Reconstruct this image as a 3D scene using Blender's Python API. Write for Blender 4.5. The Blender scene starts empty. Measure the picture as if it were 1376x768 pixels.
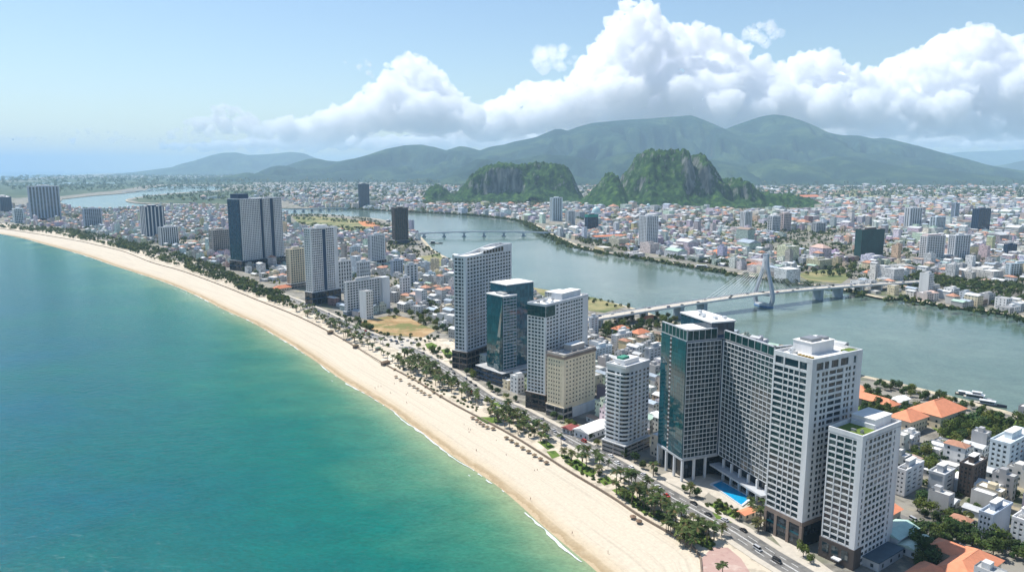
import bpy, bmesh, math, random
import numpy as np
from mathutils import Vector, Matrix, noise as mn
from mathutils.geometry import tessellate_polygon

rng = random.Random(7)
sc = bpy.context.scene
COL = sc.collection

# ------------------------------------------------------------------ camera
F = 980.0; CAMZ = 180.0
PITCH = math.atan((384 - 227) / F)
CP, SP = math.cos(PITCH), math.sin(PITCH)
cam = bpy.data.cameras.new('camera')
cam.sensor_width = 36.0
cam.lens = F / 1376 * 36.0
cam.clip_start = 1.0
cam.clip_end = 200000.0
camo = bpy.data.objects.new('camera', cam)
camo.location = (0, 0, CAMZ)
camo.rotation_euler = (math.pi / 2 - PITCH, 0, 0)
COL.objects.link(camo)
sc.camera = camo

# ------------------------------------------------------------------ sky and sun
SUN_EL = math.radians(61)
SUN_AZ = math.radians(-54)          # from +Y towards -X (behind the bay, seaward)
sd = Vector((math.sin(SUN_AZ) * math.cos(SUN_EL), math.cos(SUN_AZ) * math.cos(SUN_EL), math.sin(SUN_EL)))
world = bpy.data.worlds.new('World'); sc.world = world
world.use_nodes = True
nt = world.node_tree
bg = nt.nodes['Background']
sky = nt.nodes.new('ShaderNodeTexSky')
sky.sky_type = 'NISHITA'; sky.sun_disc = False
sky.sun_elevation = SUN_EL; sky.sun_rotation = SUN_AZ
sky.air_density = 1.2; sky.dust_density = 0.4; sky.ozone_density = 3.5
nt.links.new(sky.outputs['Color'], bg.inputs['Color'])
bg.inputs['Strength'].default_value = 0.11
sun = bpy.data.lights.new('sun', 'SUN')
sun.energy = 5.0; sun.angle = math.radians(0.5); sun.color = (1.0, 0.955, 0.89)
suno = bpy.data.objects.new('sun', sun)
suno.rotation_euler = sd.to_track_quat('Z', 'Y').to_euler()
suno.location = (0, 0, 3000)
COL.objects.link(suno)

sc.view_settings.view_transform = 'Standard'
sc.view_settings.look = 'None'
sc.view_settings.exposure = 0.32
sc.view_settings.gamma = 1.0
sc.view_settings.use_curve_mapping = False
sc.render.engine = 'CYCLES'
cy = sc.cycles
cy.use_denoising = True
cy.max_bounces = 72; cy.diffuse_bounces = 3; cy.glossy_bounces = 3; cy.transmission_bounces = 2
cy.volume_bounces = 72; cy.transparent_max_bounces = 8
cy.use_adaptive_sampling = True; cy.adaptive_threshold = 0.02

# ------------------------------------------------------------------ helpers
def G(px, py, z=0.0):
    """Point of the plane at height z seen at photo pixel (px, py)."""
    u, v = px - 688.0, py - 384.0
    t = (CAMZ - z) / (F * SP + v * CP)
    return Vector((u * t, (F * CP - v * SP) * t, z))
def proj(x, y, z):
    dz = z - CAMZ
    zc = y * CP - dz * SP
    yc = y * SP + dz * CP
    if zc < 1: zc = 1
    return 688 + F * x / zc, 384 - F * yc / zc, zc
def solve_t(P0, d, z, px):
    dz = z - CAMZ; zc0 = P0.y * CP - dz * SP; k = (px - 688) / F
    return (k * zc0 - P0.x) / (d.x - k * d.y * CP)
def height_at(P0, py):
    lo, hi = 0.0, 600.0
    for _ in range(50):
        m = (lo + hi) / 2
        if proj(P0.x, P0.y, m)[1] > py: lo = m
        else: hi = m
    return lo
def lin(c):
    return tuple(((x / 12.92) if x <= 0.04045 else ((x + 0.055) / 1.055) ** 2.4) for x in c)
def S(r, g, b):
    return lin((r / 255, g / 255, b / 255))

class MB:
    """Collects boxes, quads and tubes, then links them as ONE mesh object."""
    def __init__(s): s.v = []; s.f = []; s.m = []; s.c = []; s.uv = []; s.mi = 0; s.col = None
    def quad(s, a, b, c, d, uv=None):
        n = len(s.v); s.v += [tuple(a), tuple(b), tuple(c), tuple(d)]; s.f.append((n, n + 1, n + 2, n + 3)); s.m.append(s.mi); s.c.append(s.col)
        s.uv.append(uv)
    def poly(s, pts):
        n = len(s.v); s.v += [tuple(p) for p in pts]; s.f.append(tuple(range(n, n + len(pts)))); s.m.append(s.mi); s.c.append(s.col); s.uv.append(None)
    def box(s, x0, y0, z0, x1, y1, z1):
        s.obox((x0, y0, z0), (x1 - x0, 0, 0), (0, y1 - y0, 0), (0, 0, z1 - z0))
    def obox(s, o, a, b, c):
        o, a, b, c = Vector(o), Vector(a), Vector(b), Vector(c)
        p = [o, o + a, o + a + b, o + b, o + c, o + a + c, o + a + b + c, o + b + c]
        n = len(s.v); s.v += [tuple(q) for q in p]
        for q in ((3, 2, 1, 0), (4, 5, 6, 7), (0, 1, 5, 4), (1, 2, 6, 5), (2, 3, 7, 6), (3, 0, 4, 7)):
            s.f.append(tuple(n + i for i in q)); s.m.append(s.mi); s.c.append(s.col); s.uv.append(None)
    def tube(s, p, q, r0, r1=None, n=6, cap=True):
        p, q = Vector(p), Vector(q); r1 = r0 if r1 is None else r1
        d = (q - p); 
        if d.length < 1e-6: return
        d.normalize(); a = d.orthogonal().normalized(); b = d.cross(a)
        k = len(s.v)
        for c0, r in ((p, r0), (q, r1)):
            for i in range(n):
                t = 2 * math.pi * i / n
                s.v.append(tuple(c0 + a * math.cos(t) * r + b * math.sin(t) * r))
        for i in range(n):
            j = (i + 1) % n
            s.f.append((k + i, k + j, k + n + j, k + n + i)); s.m.append(s.mi); s.c.append(s.col); s.uv.append(None)
        if cap:
            s.f.append(tuple(k + n + i for i in range(n))); s.m.append(s.mi); s.c.append(s.col); s.uv.append(None)
            s.f.append(tuple(k + n - 1 - i for i in range(n))); s.m.append(s.mi); s.c.append(s.col); s.uv.append(None)
    def prism(s, pts, z0, z1, top=True, bottom=False):
        """Extruded outline (counter-clockwise)."""
        n = len(pts)
        for i in range(n):
            a, b = pts[i], pts[(i + 1) % n]
            s.quad((a[0], a[1], z0), (b[0], b[1], z0), (b[0], b[1], z1), (a[0], a[1], z1))
        if top: s.poly([(p[0], p[1], z1) for p in pts])
        if bottom: s.poly([(p[0], p[1], z0) for p in reversed(pts)])
    def mesh(s, name, mats):
        me = bpy.data.meshes.new(name); me.from_pydata(s.v, [], s.f)
        for m in (mats if isinstance(mats, (list, tuple)) else [mats]): me.materials.append(m)
        if any(s.m): me.polygons.foreach_set('material_index', s.m)
        if any(c is not None for c in s.c):
            at = me.color_attributes.new('tint', 'FLOAT_COLOR', 'CORNER')
            buf = []
            for f, c in zip(s.f, s.c): buf += list((*(c or (1, 1, 1)), 1.0)) * len(f)
            at.data.foreach_set('color', buf)
        me.update(); return me
    def build(s, name, mats, parent=None, **k):
        return link(s.mesh(name, mats), name, parent, **k)

def link(me, name, parent=None, label=None, cat=None, group=None, kind=None, loc=None):
    o = bpy.data.objects.new(name, me); COL.objects.link(o)
    if parent is not None: o.parent = parent
    if loc is not None: o.location = loc
    tag(o, label, cat, group, kind); return o
def tag(o, label=None, cat=None, group=None, kind=None):
    if label: o['label'] = label
    if cat: o['category'] = cat
    if group: o['group'] = group
    if kind: o['kind'] = kind
def empty(name, loc, rz=0.0, label=None, cat=None, group=None):
    o = bpy.data.objects.new(name, None); COL.objects.link(o)
    o.location = loc; o.rotation_euler = (0, 0, rz); o.empty_display_size = 2
    tag(o, label, cat, group); return o

def mat(name, color, rough=0.7, metal=0.0, spec=0.5, var=0.0, scale=0.2, tint=False, bump=0.0, bscale=1.0, objvar=0.0, streak=False):
    """Procedural Principled material; var = share of noise-driven wear, scale in 1/metres."""
    m = bpy.data.materials.new(name); m.use_nodes = True
    t = m.node_tree; N = t.nodes; L = t.links; b = N['Principled BSDF']
    b.inputs['Roughness'].default_value = rough; b.inputs['Metallic'].default_value = metal
    b.inputs['Specular IOR Level'].default_value = spec
    rgb = N.new('ShaderNodeRGB'); rgb.outputs[0].default_value = (*color, 1); cur = rgb.outputs[0]
    if tint:
        a = N.new('ShaderNodeVertexColor'); a.layer_name = 'tint'; cur = a.outputs[0]
    geo = N.new('ShaderNodeNewGeometry')
    if objvar:
        oi = N.new('ShaderNodeObjectInfo'); hs = N.new('ShaderNodeHueSaturation')
        mr = N.new('ShaderNodeMapRange'); mr.inputs['To Min'].default_value = 1 - objvar; mr.inputs['To Max'].default_value = 1 + objvar
        L.new(oi.outputs['Random'], mr.inputs['Value']); L.new(mr.outputs[0], hs.inputs['Value']); L.new(cur, hs.inputs['Color']); cur = hs.outputs[0]
        m2 = N.new('ShaderNodeMath'); m2.operation = 'MULTIPLY'; m2.inputs[1].default_value = 7.31
        m3 = N.new('ShaderNodeMath'); m3.operation = 'FRACT'; m4 = N.new('ShaderNodeMapRange')
        m4.inputs['To Min'].default_value = 0.485; m4.inputs['To Max'].default_value = 0.515
        L.new(oi.outputs['Random'], m2.inputs[0]); L.new(m2.outputs[0], m3.inputs[0]); L.new(m3.outputs[0], m4.inputs['Value']); L.new(m4.outputs[0], hs.inputs['Hue'])
    if var:
        mp = N.new('ShaderNodeMapping'); L.new(geo.outputs['Position'], mp.inputs['Vector'])
        if streak: mp.inputs['Scale'].default_value = (1, 1, 0.15)
        n1 = N.new('ShaderNodeTexNoise'); n1.inputs['Scale'].default_value = scale; n1.inputs['Detail'].default_value = 6; n1.inputs['Roughness'].default_value = 0.65
        L.new(mp.outputs[0], n1.inputs['Vector'])
        r = N.new('ShaderNodeMapRange'); r.inputs['From Min'].default_value = 0.3; r.inputs['From Max'].default_value = 0.7
        r.inputs['To Min'].default_value = 1 - var; r.inputs['To Max'].default_value = 1 + var
        L.new(n1.outputs['Fac'], r.inputs['Value'])
        mx = N.new('ShaderNodeVectorMath'); mx.operation = 'SCALE'; L.new(cur, mx.inputs[0]); L.new(r.outputs[0], mx.inputs['Scale']); cur = mx.outputs[0]
    if bump:
        n2 = N.new('ShaderNodeTexNoise'); n2.inputs['Scale'].default_value = bscale; n2.inputs['Detail'].default_value = 4
        L.new(geo.outputs['Position'], n2.inputs['Vector'])
        bp = N.new('ShaderNodeBump'); bp.inputs['Strength'].default_value = bump; bp.inputs['Distance'].default_value = 0.5
        L.new(n2.outputs['Fac'], bp.inputs['Height']); L.new(bp.outputs[0], b.inputs['Normal'])
    L.new(cur, b.inputs['Base Color'])
    return m

def noise_mix(name, cols, scales, thr, rough=0.9, width=0.06, detail=8, spec=0.2):
    """Base colour cols[0], overlaid by cols[i] where a noise of scales[i] exceeds thr[i]."""
    m = bpy.data.materials.new(name); m.use_nodes = True
    t = m.node_tree; N = t.nodes; L = t.links; b = N['Principled BSDF']
    b.inputs['Roughness'].default_value = rough; b.inputs['Specular IOR Level'].default_value = spec
    geo = N.new('ShaderNodeNewGeometry')
    rgb = N.new('ShaderNodeRGB'); rgb.outputs[0].default_value = (*cols[0], 1); cur = rgb.outputs[0]
    for i, c in enumerate(cols[1:]):
        mp = N.new('ShaderNodeMapping'); mp.inputs['Location'].default_value = (37.7 * i, 11.3 * i, 5.1 * i)
        L.new(geo.outputs['Position'], mp.inputs['Vector'])
        n = N.new('ShaderNodeTexNoise'); n.inputs['Scale'].default_value = scales[i]; n.inputs['Detail'].default_value = detail; n.inputs['Roughness'].default_value = 0.6
        L.new(mp.outputs[0], n.inputs['Vector'])
        r = N.new('ShaderNodeMapRange'); r.interpolation_type = 'SMOOTHSTEP'
        r.inputs['From Min'].default_value = thr[i] - width; r.inputs['From Max'].default_value = thr[i] + width
        L.new(n.outputs['Fac'], r.inputs['Value'])
        mx = N.new('ShaderNodeMix'); mx.data_type = 'RGBA'
        L.new(r.outputs[0], mx.inputs['Factor']); L.new(cur, mx.inputs['A']); mx.inputs['B'].default_value = (*c, 1)
        cur = mx.outputs['Result']
    L.new(cur, b.inputs['Base Color'])
    return m

def resample(pts, step):
    """Catmull-Rom through 2-D points, then points every `step` metres."""
    P = [Vector((p[0], p[1])) for p in pts]
    out = []
    for i in range(len(P) - 1):
        p0 = P[max(i - 1, 0)]; p1 = P[i]; p2 = P[i + 1]; p3 = P[min(i + 2, len(P) - 1)]
        n = max(2, int((p2 - p1).length / step))
        for k in range(n):
            t = k / n
            out.append(0.5 * ((2 * p1) + (p2 - p0) * t + (2 * p0 - 5 * p1 + 4 * p2 - p3) * t * t + (3 * p1 - p0 - 3 * p2 + p3) * t ** 3))
    out.append(P[-1])
    return out
def offset(line, d):
    """Shift a polyline to its left by d metres."""
    out = []
    for i, p in enumerate(line):
        t = (line[min(i + 1, len(line) - 1)] - line[max(i - 1, 0)]).normalized()
        out.append(p + Vector((-t.y, t.x)) * d)
    return out
def strip(mb, A, B, za, zb):
    for i in range(len(A) - 1):
        mb.quad((*A[i], za), (*A[i + 1], za), (*B[i + 1], zb), (*B[i], zb))
def inside(p, poly):
    x, y = p[0], p[1]; c = False; j = len(poly) - 1
    for i in range(len(poly)):
        xi, yi = poly[i][0], poly[i][1]; xj, yj = poly[j][0], poly[j][1]
        if (yi > y) != (yj > y) and x < (xj - xi) * (y - yi) / (yj - yi) + xi: c = not c
        j = i
    return c
def dist_line(p, line):
    best = 1e9
    for i in range(len(line) - 1):
        a, b = line[i], line[i + 1]; d = b - a; t = max(0, min(1, (p - a).dot(d) / max(d.length_squared, 1e-9)))
        best = min(best, (p - a - d * t).length)
    return best
def sheet(name, pts, z, m, skirt=0.0, **k):
    """Flat polygon with an optional skirt going down."""
    v = [Vector((p[0], p[1], z)) for p in pts]
    tris = tessellate_polygon([v])
    mb = MB(); mb.v = [tuple(q) for q in v]
    for t in tris:
        a, b, c = (v[i] for i in t)
        if (b - a).cross(c - a).z < 0: t = (t[0], t[2], t[1])
        mb.f.append(tuple(t)); mb.m.append(0); mb.c.append(None); mb.uv.append(None)
    if skirt:
        n = len(pts)
        for i in range(n):
            a, b = pts[i], pts[(i + 1) % n]
            mb.quad((a[0], a[1], z - skirt), (b[0], b[1], z - skirt), (b[0], b[1], z), (a[0], a[1], z))
    return mb.build(name, m, **k)

GZ = 3.0                      # street level above the sea
def P2(px, py, z=GZ): return G(px, py, z).to_2d()

# ------------------------------------------------------------------ shorelines, traced where they run
coast_px = [(900, 860), (812, 768), (758, 727), (711, 684), (669, 648), (615, 614), (569, 580), (519, 543), (469, 514), (429, 486), (394, 463), (344, 434), (300, 414), (273, 400), (221, 378), (156, 357), (112, 342), (65, 329), (0, 314), (-130, 297), (-320, 279)]
wall_px = [(1000, 860), (948, 780), (938, 741), (893, 711), (863, 694), (818, 664), (763, 631), (688, 584), (604, 539), (561, 512), (514, 487), (474, 463), (444, 446), (399, 424), (344, 402), (300, 384), (245, 364), (203, 352), (167, 338), (130, 329), (91, 321), (0, 307), (-130, 291), (-320, 273)]
coast = resample([P2(*p, 0.0) for p in coast_px], 6.0)
wall = resample([P2(*p) for p in wall_px], 6.0)
near_px = [(1700, 700), (1520, 620), (1376, 563), (1320, 547), (1270, 533), (1207, 517), (1157, 506), (1100, 491), (1000, 462), (914, 436), (880, 426), (852, 416), (800, 403), (745, 393), (700, 384), (660, 374), (609, 352), (579, 336), (569, 325), (558, 314), (549, 307), (519, 297), (494, 292.5), (469, 291), (429, 287.5), (376, 287.5), (305, 281.5), (237, 278), (175, 281), (130, 282), (90, 278), (80, 272)]
far_px = [(84, 267), (120, 263), (165, 259.5), (190, 256), (205, 251.5), (240, 249.5), (290, 250), (306, 252.5), (290, 256), (240, 259), (200, 263), (172, 268), (185, 272.5), (237, 274.5), (305, 276), (376, 279), (429, 279.5), (461, 279.5), (499, 281.5), (544, 284), (619, 287.5), (688, 294), (718, 300.5), (735, 309), (748, 316), (780, 330), (810, 337.5), (878, 348), (931, 357), (961, 362), (999, 368), (1047, 376), (1100, 383), (1132, 387.5), (1162, 393.5), (1192, 400), (1212, 399), (1257, 407), (1300, 413), (1376, 424), (1520, 455), (1700, 500)]
near_bank = resample([P2(*p) for p in near_px], 10.0)
far_bank = resample([P2(*p) for p in far_px], 12.0)
north_px = [(-500, 259), (-380, 251), (-120, 246.5), (0, 243.5), (30, 241), (70, 237), (130, 233.5), (200, 231.3), (270, 230)]
north = [P2(*p) for p in north_px]

# ------------------------------------------------------------------ ground materials
M_land = noise_mix('land_ground', [S(140, 136, 126), S(92, 100, 68), S(160, 150, 126), S(108, 105, 98)], [0.012, 0.03, 0.06], [0.58, 0.60, 0.54])
M_sand = bpy.data.materials.new('beach_sand')
M_water = bpy.data.materials.new('sea_water')

# land: one sheet from the seawall to the horizon, cut by the river
HZ = 60000.0
land_pts = list(near_bank) + list(far_bank) + [Vector((9000, 2500)), Vector((42000, 10000)), Vector((42000, HZ)), Vector((-22000, HZ))] + list(reversed(north)) + list(reversed(wall)) + [Vector((120, 120)), Vector((900, 60)), Vector((1500, 150))]
ground = sheet('ground', land_pts, GZ, M_land, skirt=4.5, kind='structure')

# beach strip between the seawall and the water
def build_beach():
    n = 520
    def even(line):
        d = [0.0]
        for a, b in zip(line, line[1:]): d.append(d[-1] + (b - a).length)
        out = []; j = 0
        for i in range(n + 1):
            t = d[-1] * i / n
            while j < len(d) - 2 and d[j + 1] < t: j += 1
            k = (t - d[j]) / max(d[j + 1] - d[j], 1e-9); out.append(line[j].lerp(line[j + 1], k))
        return out
    # pair each seawall point with the closest coast point (monotone)
    W = even(wall); C = []
    ci = 0
    for p in W:
        best = min(range(max(0, ci - 2), min(len(coast), ci + 60)), key=lambda i: (coast[i] - p).length)
        ci = max(ci, best); C.append(coast[ci])
    for _ in range(6): C = [C[0]] + [(C[i - 1] + C[i] * 2 + C[i + 1]) / 4 for i in range(1, n)] + [C[-1]]
    K = 14; v = []; f = []; wet = []
    for i in range(n + 1):
        for k in range(K + 1):
            t = k / K
            p = W[i].lerp(C[i], t)
            if k == K: p = W[i].lerp(C[i], 1.18)
            z = 2.4 - 2.1 * t ** 1.5 if k < K else -0.6
            z += 0.18 * mn.noise((p.x * 0.08, p.y * 0.08, 0)) * (1 - t)
            v.append((p.x, p.y, z)); wet.append(t)
    for i in range(n):
        for k in range(K):
            a = i * (K + 1) + k; f.append((a, a + 1, a + K + 2, a + K + 1))
    me = bpy.data.meshes.new('beach'); me.from_pydata(v, [], f)
    at = me.attributes.new('wet', 'FLOAT', 'POINT'); at.data.foreach_set('value', wet)
    me.materials.append(M_sand)
    for p in me.polygons: p.use_smooth = True
    o = link(me, 'beach', kind='structure')
    return C
coast_fit = build_beach()

def sand_material():
    m = M_sand; m.use_nodes = True; t = m.node_tree; N = t.nodes; L = t.links; b = N['Principled BSDF']
    b.inputs['Roughness'].default_value = 0.9; b.inputs['Specular IOR Level'].default_value = 0.15
    geo = N.new('ShaderNodeNewGeometry'); a = N.new('ShaderNodeAttribute'); a.attribute_name = 'wet'
    n1 = N.new('ShaderNodeTexNoise'); n1.inputs['Scale'].default_value = 0.05; n1.inputs['Detail'].default_value = 8; n1.inputs['Roughness'].default_value = 0.7
    n2 = N.new('ShaderNodeTexNoise'); n2.inputs['Scale'].default_value = 0.6; n2.inputs['Detail'].default_value = 6; n2.inputs['Roughness'].default_value = 0.7
    L.new(geo.outputs['Position'], n1.inputs['Vector']); L.new(geo.outputs['Position'], n2.inputs['Vector'])
    ad = N.new('ShaderNodeMath'); ad.operation = 'MULTIPLY_ADD'; ad.inputs[1].default_value = 0.10; L.new(n1.outputs['Fac'], ad.inputs[0]); L.new(a.outputs['Fac'], ad.inputs[2])
    cr = N.new('ShaderNodeValToRGB'); e = cr.color_ramp.elements
    e[0].position = 0.0; e[0].color = (*S(201, 190, 171), 1); e[1].position = 1.0; e[1].color = (*S(158, 138, 106), 1)
    for pos, c in ((0.80, S(199, 187, 167)), (0.95, S(192, 176, 150)), (1.0, S(184, 164, 134))):
        q = cr.color_ramp.elements.new(pos); q.color = (*c, 1)
    L.new(ad.outputs[0], cr.inputs['Fac'])
    sp = N.new('ShaderNodeSeparateXYZ'); L.new(geo.outputs['Position'], sp.inputs[0]); cv = N.new('ShaderNodeCombineXYZ')
    for i_, (src, k_) in enumerate(((a.outputs['Fac'], 34.0), (sp.outputs['X'], 0.012), (sp.outputs['Y'], 0.012))):
        mm = N.new('ShaderNodeMath'); mm.operation = 'MULTIPLY'; mm.inputs[1].default_value = k_; L.new(src, mm.inputs[0]); L.new(mm.outputs[0], cv.inputs[i_])
    nt_ = N.new('ShaderNodeTexNoise'); nt_.inputs['Scale'].default_value = 1.0; nt_.inputs['Detail'].default_value = 3; L.new(cv.outputs[0], nt_.inputs['Vector'])
    rt = N.new('ShaderNodeMapRange'); rt.inputs['From Min'].default_value = 0.36; rt.inputs['From Max'].default_value = 0.5; rt.inputs['To Min'].default_value = 0.88; rt.inputs['To Max'].default_value = 1.0; L.new(nt_.outputs['Fac'], rt.inputs['Value'])
    r = N.new('ShaderNodeMapRange'); r.inputs['From Min'].default_value = 0.3; r.inputs['From Max'].default_value = 0.7; r.inputs['To Min'].default_value = 0.86; r.inputs['To Max'].default_value = 1.08
    L.new(n2.outputs['Fac'], r.inputs['Value'])
    mx = N.new('ShaderNodeVectorMath'); mx.operation = 'SCALE'; L.new(cr.outputs[0], mx.inputs[0]); L.new(r.outputs[0], mx.inputs['Scale'])
    m9 = N.new('ShaderNodeVectorMath'); m9.operation = 'SCALE'; L.new(mx.outputs[0], m9.inputs[0]); L.new(rt.outputs[0], m9.inputs['Scale']); mx = m9
    L.new(mx.outputs[0], b.inputs['Base Color'])
    bp = N.new('ShaderNodeBump'); bp.inputs['Strength'].default_value = 0.35; bp.inputs['Distance'].default_value = 0.4
    L.new(n2.outputs['Fac'], bp.inputs['Height']); L.new(bp.outputs[0], b.inputs['Normal'])
sand_material()

# sea: a graded grid that knows its distance from the shore
def build_sea():
    def axis(lo, fine0, fine1, hi, st):
        a = list(np.arange(fine0, fine1, st)); x = fine0; s = st
        while x > lo: s *= 1.13; x -= s; a.insert(0, x)
        x = a[-1]; s = st
        while x < hi: s *= 1.13; x += s; a.append(x)
        return np.array(a)
    X = axis(-42000, -420, 180, 42000, 5.0); Y = axis(-300, 240, 1000, HZ, 6.0)
    gx, gy = np.meshgrid(X, Y); p = np.stack([gx.ravel(), gy.ravel()], 1)
    cl = np.array([(q.x, q.y) for q in coast][::2]); cl = np.vstack([cl, [(q.x, q.y) for q in north]])
    best = np.full(len(p), 1e9)
    for i in range(len(cl) - 1):
        a, b = cl[i], cl[i + 1]; d = b - a; L2 = max((d * d).sum(), 1e-9)
        if math.sqrt(L2) > 20000: continue
        t = np.clip(((p - a) @ d) / L2, 0, 1); best = np.minimum(best, np.hypot(*(p - a - t[:, None] * d).T))
    nx, ny = len(X), len(Y)
    v = np.column_stack([p, np.zeros(len(p))])
    idx = np.arange(nx * ny).reshape(ny, nx)
    f = np.stack([idx[:-1, :-1].ravel(), idx[:-1, 1:].ravel(), idx[1:, 1:].ravel(), idx[1:, :-1].ravel()], 1)
    me = bpy.data.meshes.new('sea'); me.from_pydata(v.tolist(), [], f.tolist())
    at = me.attributes.new('shore', 'FLOAT', 'POINT'); at.data.foreach_set('value', np.minimum(best, 5000.0))
    me.materials.append(M_water)
    link(me, 'sea', kind='structure')
build_sea()

def water_nodes(m, ramp, attr, rough, bscale, bstr, patch=0.5, stretch=(1, 1, 1), rot=0.0, ripple=0.12):
    m.use_nodes = True; t = m.node_tree; N = t.nodes; L = t.links; b = N['Principled BSDF']
    b.inputs['Roughness'].default_value = rough; b.inputs['IOR'].default_value = 1.33; b.inputs['Specular IOR Level'].default_value = 0.25
    geo = N.new('ShaderNodeNewGeometry')
    mp = N.new('ShaderNodeMapping'); mp.inputs['Rotation'].default_value = (0, 0, rot); mp.inputs['Scale'].default_value = stretch
    L.new(geo.outputs['Position'], mp.inputs['Vector'])
    def nz(sc_, det, ro=0.6):
        n = N.new('ShaderNodeTexNoise'); n.inputs['Scale'].default_value = sc_; n.inputs['Detail'].default_value = det; n.inputs['Roughness'].default_value = ro
        L.new(mp.outputs[0], n.inputs['Vector']); return n
    if attr:
        a = N.new('ShaderNodeAttribute'); a.attribute_name = attr
        big = nz(0.008, 5); mul = N.new('ShaderNodeMapRange')
        mul.inputs['From Min'].default_value = 0.3; mul.inputs['From Max'].default_value = 0.7; mul.inputs['To Min'].default_value = 1 - patch; mul.inputs['To Max'].default_value = 1 + patch
        L.new(big.outputs['Fac'], mul.inputs['Value'])
        d = N.new('ShaderNodeMath'); d.operation = 'MULTIPLY'; L.new(a.outputs['Fac'], d.inputs[0]); L.new(mul.outputs[0], d.inputs[1])
        lg = N.new('ShaderNodeMath'); lg.operation = 'ADD'; lg.inputs[1].default_value = 1.0; L.new(d.outputs[0], lg.inputs[0])
        l2 = N.new('ShaderNodeMath'); l2.operation = 'LOGARITHM'; l2.inputs[1].default_value = 5000.0; L.new(lg.outputs[0], l2.inputs[0])
        src = l2.outputs[0]
    else:
        src = nz(0.004, 4).outputs['Fac']
    cr = N.new('ShaderNodeValToRGB'); el = cr.color_ramp.elements
    el[0].position, el[0].color = ramp[0][0], (*ramp[0][1], 1); el[1].position, el[1].color = ramp[-1][0], (*ramp[-1][1], 1)
    for pos, c in ramp[1:-1]:
        q = el.new(pos); q.color = (*c, 1)
    L.new(src, cr.inputs['Fac'])
    mid = nz(0.05, 6); r = N.new('ShaderNodeMapRange'); r.inputs['From Min'].default_value = 0.3; r.inputs['From Max'].default_value = 0.7; r.inputs['To Min'].default_value = 0.88; r.inputs['To Max'].default_value = 1.12
    L.new(mid.outputs['Fac'], r.inputs['Value'])
    mx = N.new('ShaderNodeVectorMath'); mx.operation = 'SCALE'; L.new(cr.outputs[0], mx.inputs[0]); L.new(r.outputs[0], mx.inputs['Scale'])
    rp = nz(0.34, 5, 0.7); r3 = N.new('ShaderNodeMapRange'); r3.inputs['From Min'].default_value = 0.35; r3.inputs['From Max'].default_value = 0.65; r3.inputs['To Min'].default_value = 1 - ripple; r3.inputs['To Max'].default_value = 1 + ripple
    L.new(rp.outputs['Fac'], r3.inputs['Value'])
    m4 = N.new('ShaderNodeVectorMath'); m4.operation = 'SCALE'; L.new(mx.outputs[0], m4.inputs[0]); L.new(r3.outputs[0], m4.inputs['Scale']); mx = m4
    L.new(mx.outputs[0], b.inputs['Base Color'])
    w = nz(bscale, 7, 0.62)
    bp = N.new('ShaderNodeBump'); bp.inputs['Strength'].default_value = bstr; bp.inputs['Distance'].default_value = 2.0
    L.new(w.outputs['Fac'], bp.inputs['Height']); L.new(bp.outputs[0], b.inputs['Normal'])
def lg5(d): return math.log(d + 1) / math.log(5000)
water_nodes(M_water, [(0.0, S(160, 160, 124)), (lg5(10), S(116, 144, 110)), (lg5(30), S(60, 118, 94)), (lg5(75), S(8, 100, 88)), (lg5(200), S(0, 88, 90)), (lg5(450), S(0, 84, 106)), (lg5(2000), S(0, 88, 132))], 'shore', 0.14, 0.15, 0.5, 0.45, (1.0, 1.7, 1.0), 0.6, 0.16)
M_river = bpy.data.materials.new('river_water')
water_nodes(M_river, [(0.3, S(80, 102, 92)), (0.5, S(94, 112, 102)), (0.7, S(106, 122, 110))], None, 0.12, 0.16, 0.10, 0.3, (1, 1, 1), 0.0)
riv = list(offset(near_bank, -14)) + list(offset(far_bank, -14))
riv_pts = [P2(*p, 0.0) for p in ((1700, 760), (1400, 600), (1320, 560), (1207, 530), (1000, 480), (900, 450), (800, 418), (690, 398), (590, 360), (545, 330), (520, 306), (430, 295), (237, 284), (100, 288), (40, 276), (90, 262), (180, 250), (230, 247), (330, 247), (340, 256), (240, 268), (376, 275), (480, 276), (640, 282), (740, 296), (790, 322), (960, 352), (1100, 374), (1250, 390), (1400, 410), (1800, 500))]
sheet('river', riv_pts, 0.3, M_river, kind='structure')

# ------------------------------------------------------------------ hills and mountains
def interp(tab, x):
    if x <= tab[0][0] or x >= tab[-1][0]: return 0.0
    for (x0, y0), (x1, y1) in zip(tab, tab[1:]):
        if x0 <= x <= x1:
            t = (x - x0) / (x1 - x0); return y0 + (y1 - y0) * t
def terrain(name, sil, Yc, half, nx, ny, fn, m, base=227):
    """A relief whose crest at distance Yc has the heights of the ridge line sil (photo px)."""
    zc = Yc * CP
    tab = [((px - 688) / F * zc, max(0.0, CAMZ + (base - py) / F * Yc * 1.015 - GZ)) for px, py in sil]
    x0, x1 = tab[0][0] - half * 0.3, tab[-1][0] + half * 0.3
    v = []; f = []
    for j in range(ny + 1):
        for i in range(nx + 1):
            x = x0 + (x1 - x0) * i / nx; t = -1 + 2 * j / ny; y = Yc + t * half
            xs = x * Yc / y if y > 0 else x
            v.append((x, y, GZ - 2.0 + fn(tab, x, y, t)))
    for j in range(ny):
        for i in range(nx):
            a = j * (nx + 1) + i; f.append((a, a + 1, a + nx + 2, a + nx + 1))
    me = bpy.data.meshes.new(name); me.from_pydata(v, [], f); me.materials.append(m)
    for p in me.polygons: p.use_smooth = True
    return link(me, name, kind='structure')
def sstep(a, b, x):
    t = max(0.0, min(1.0, (x - a) / (b - a))); return t * t * (3 - 2 * t)

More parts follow.
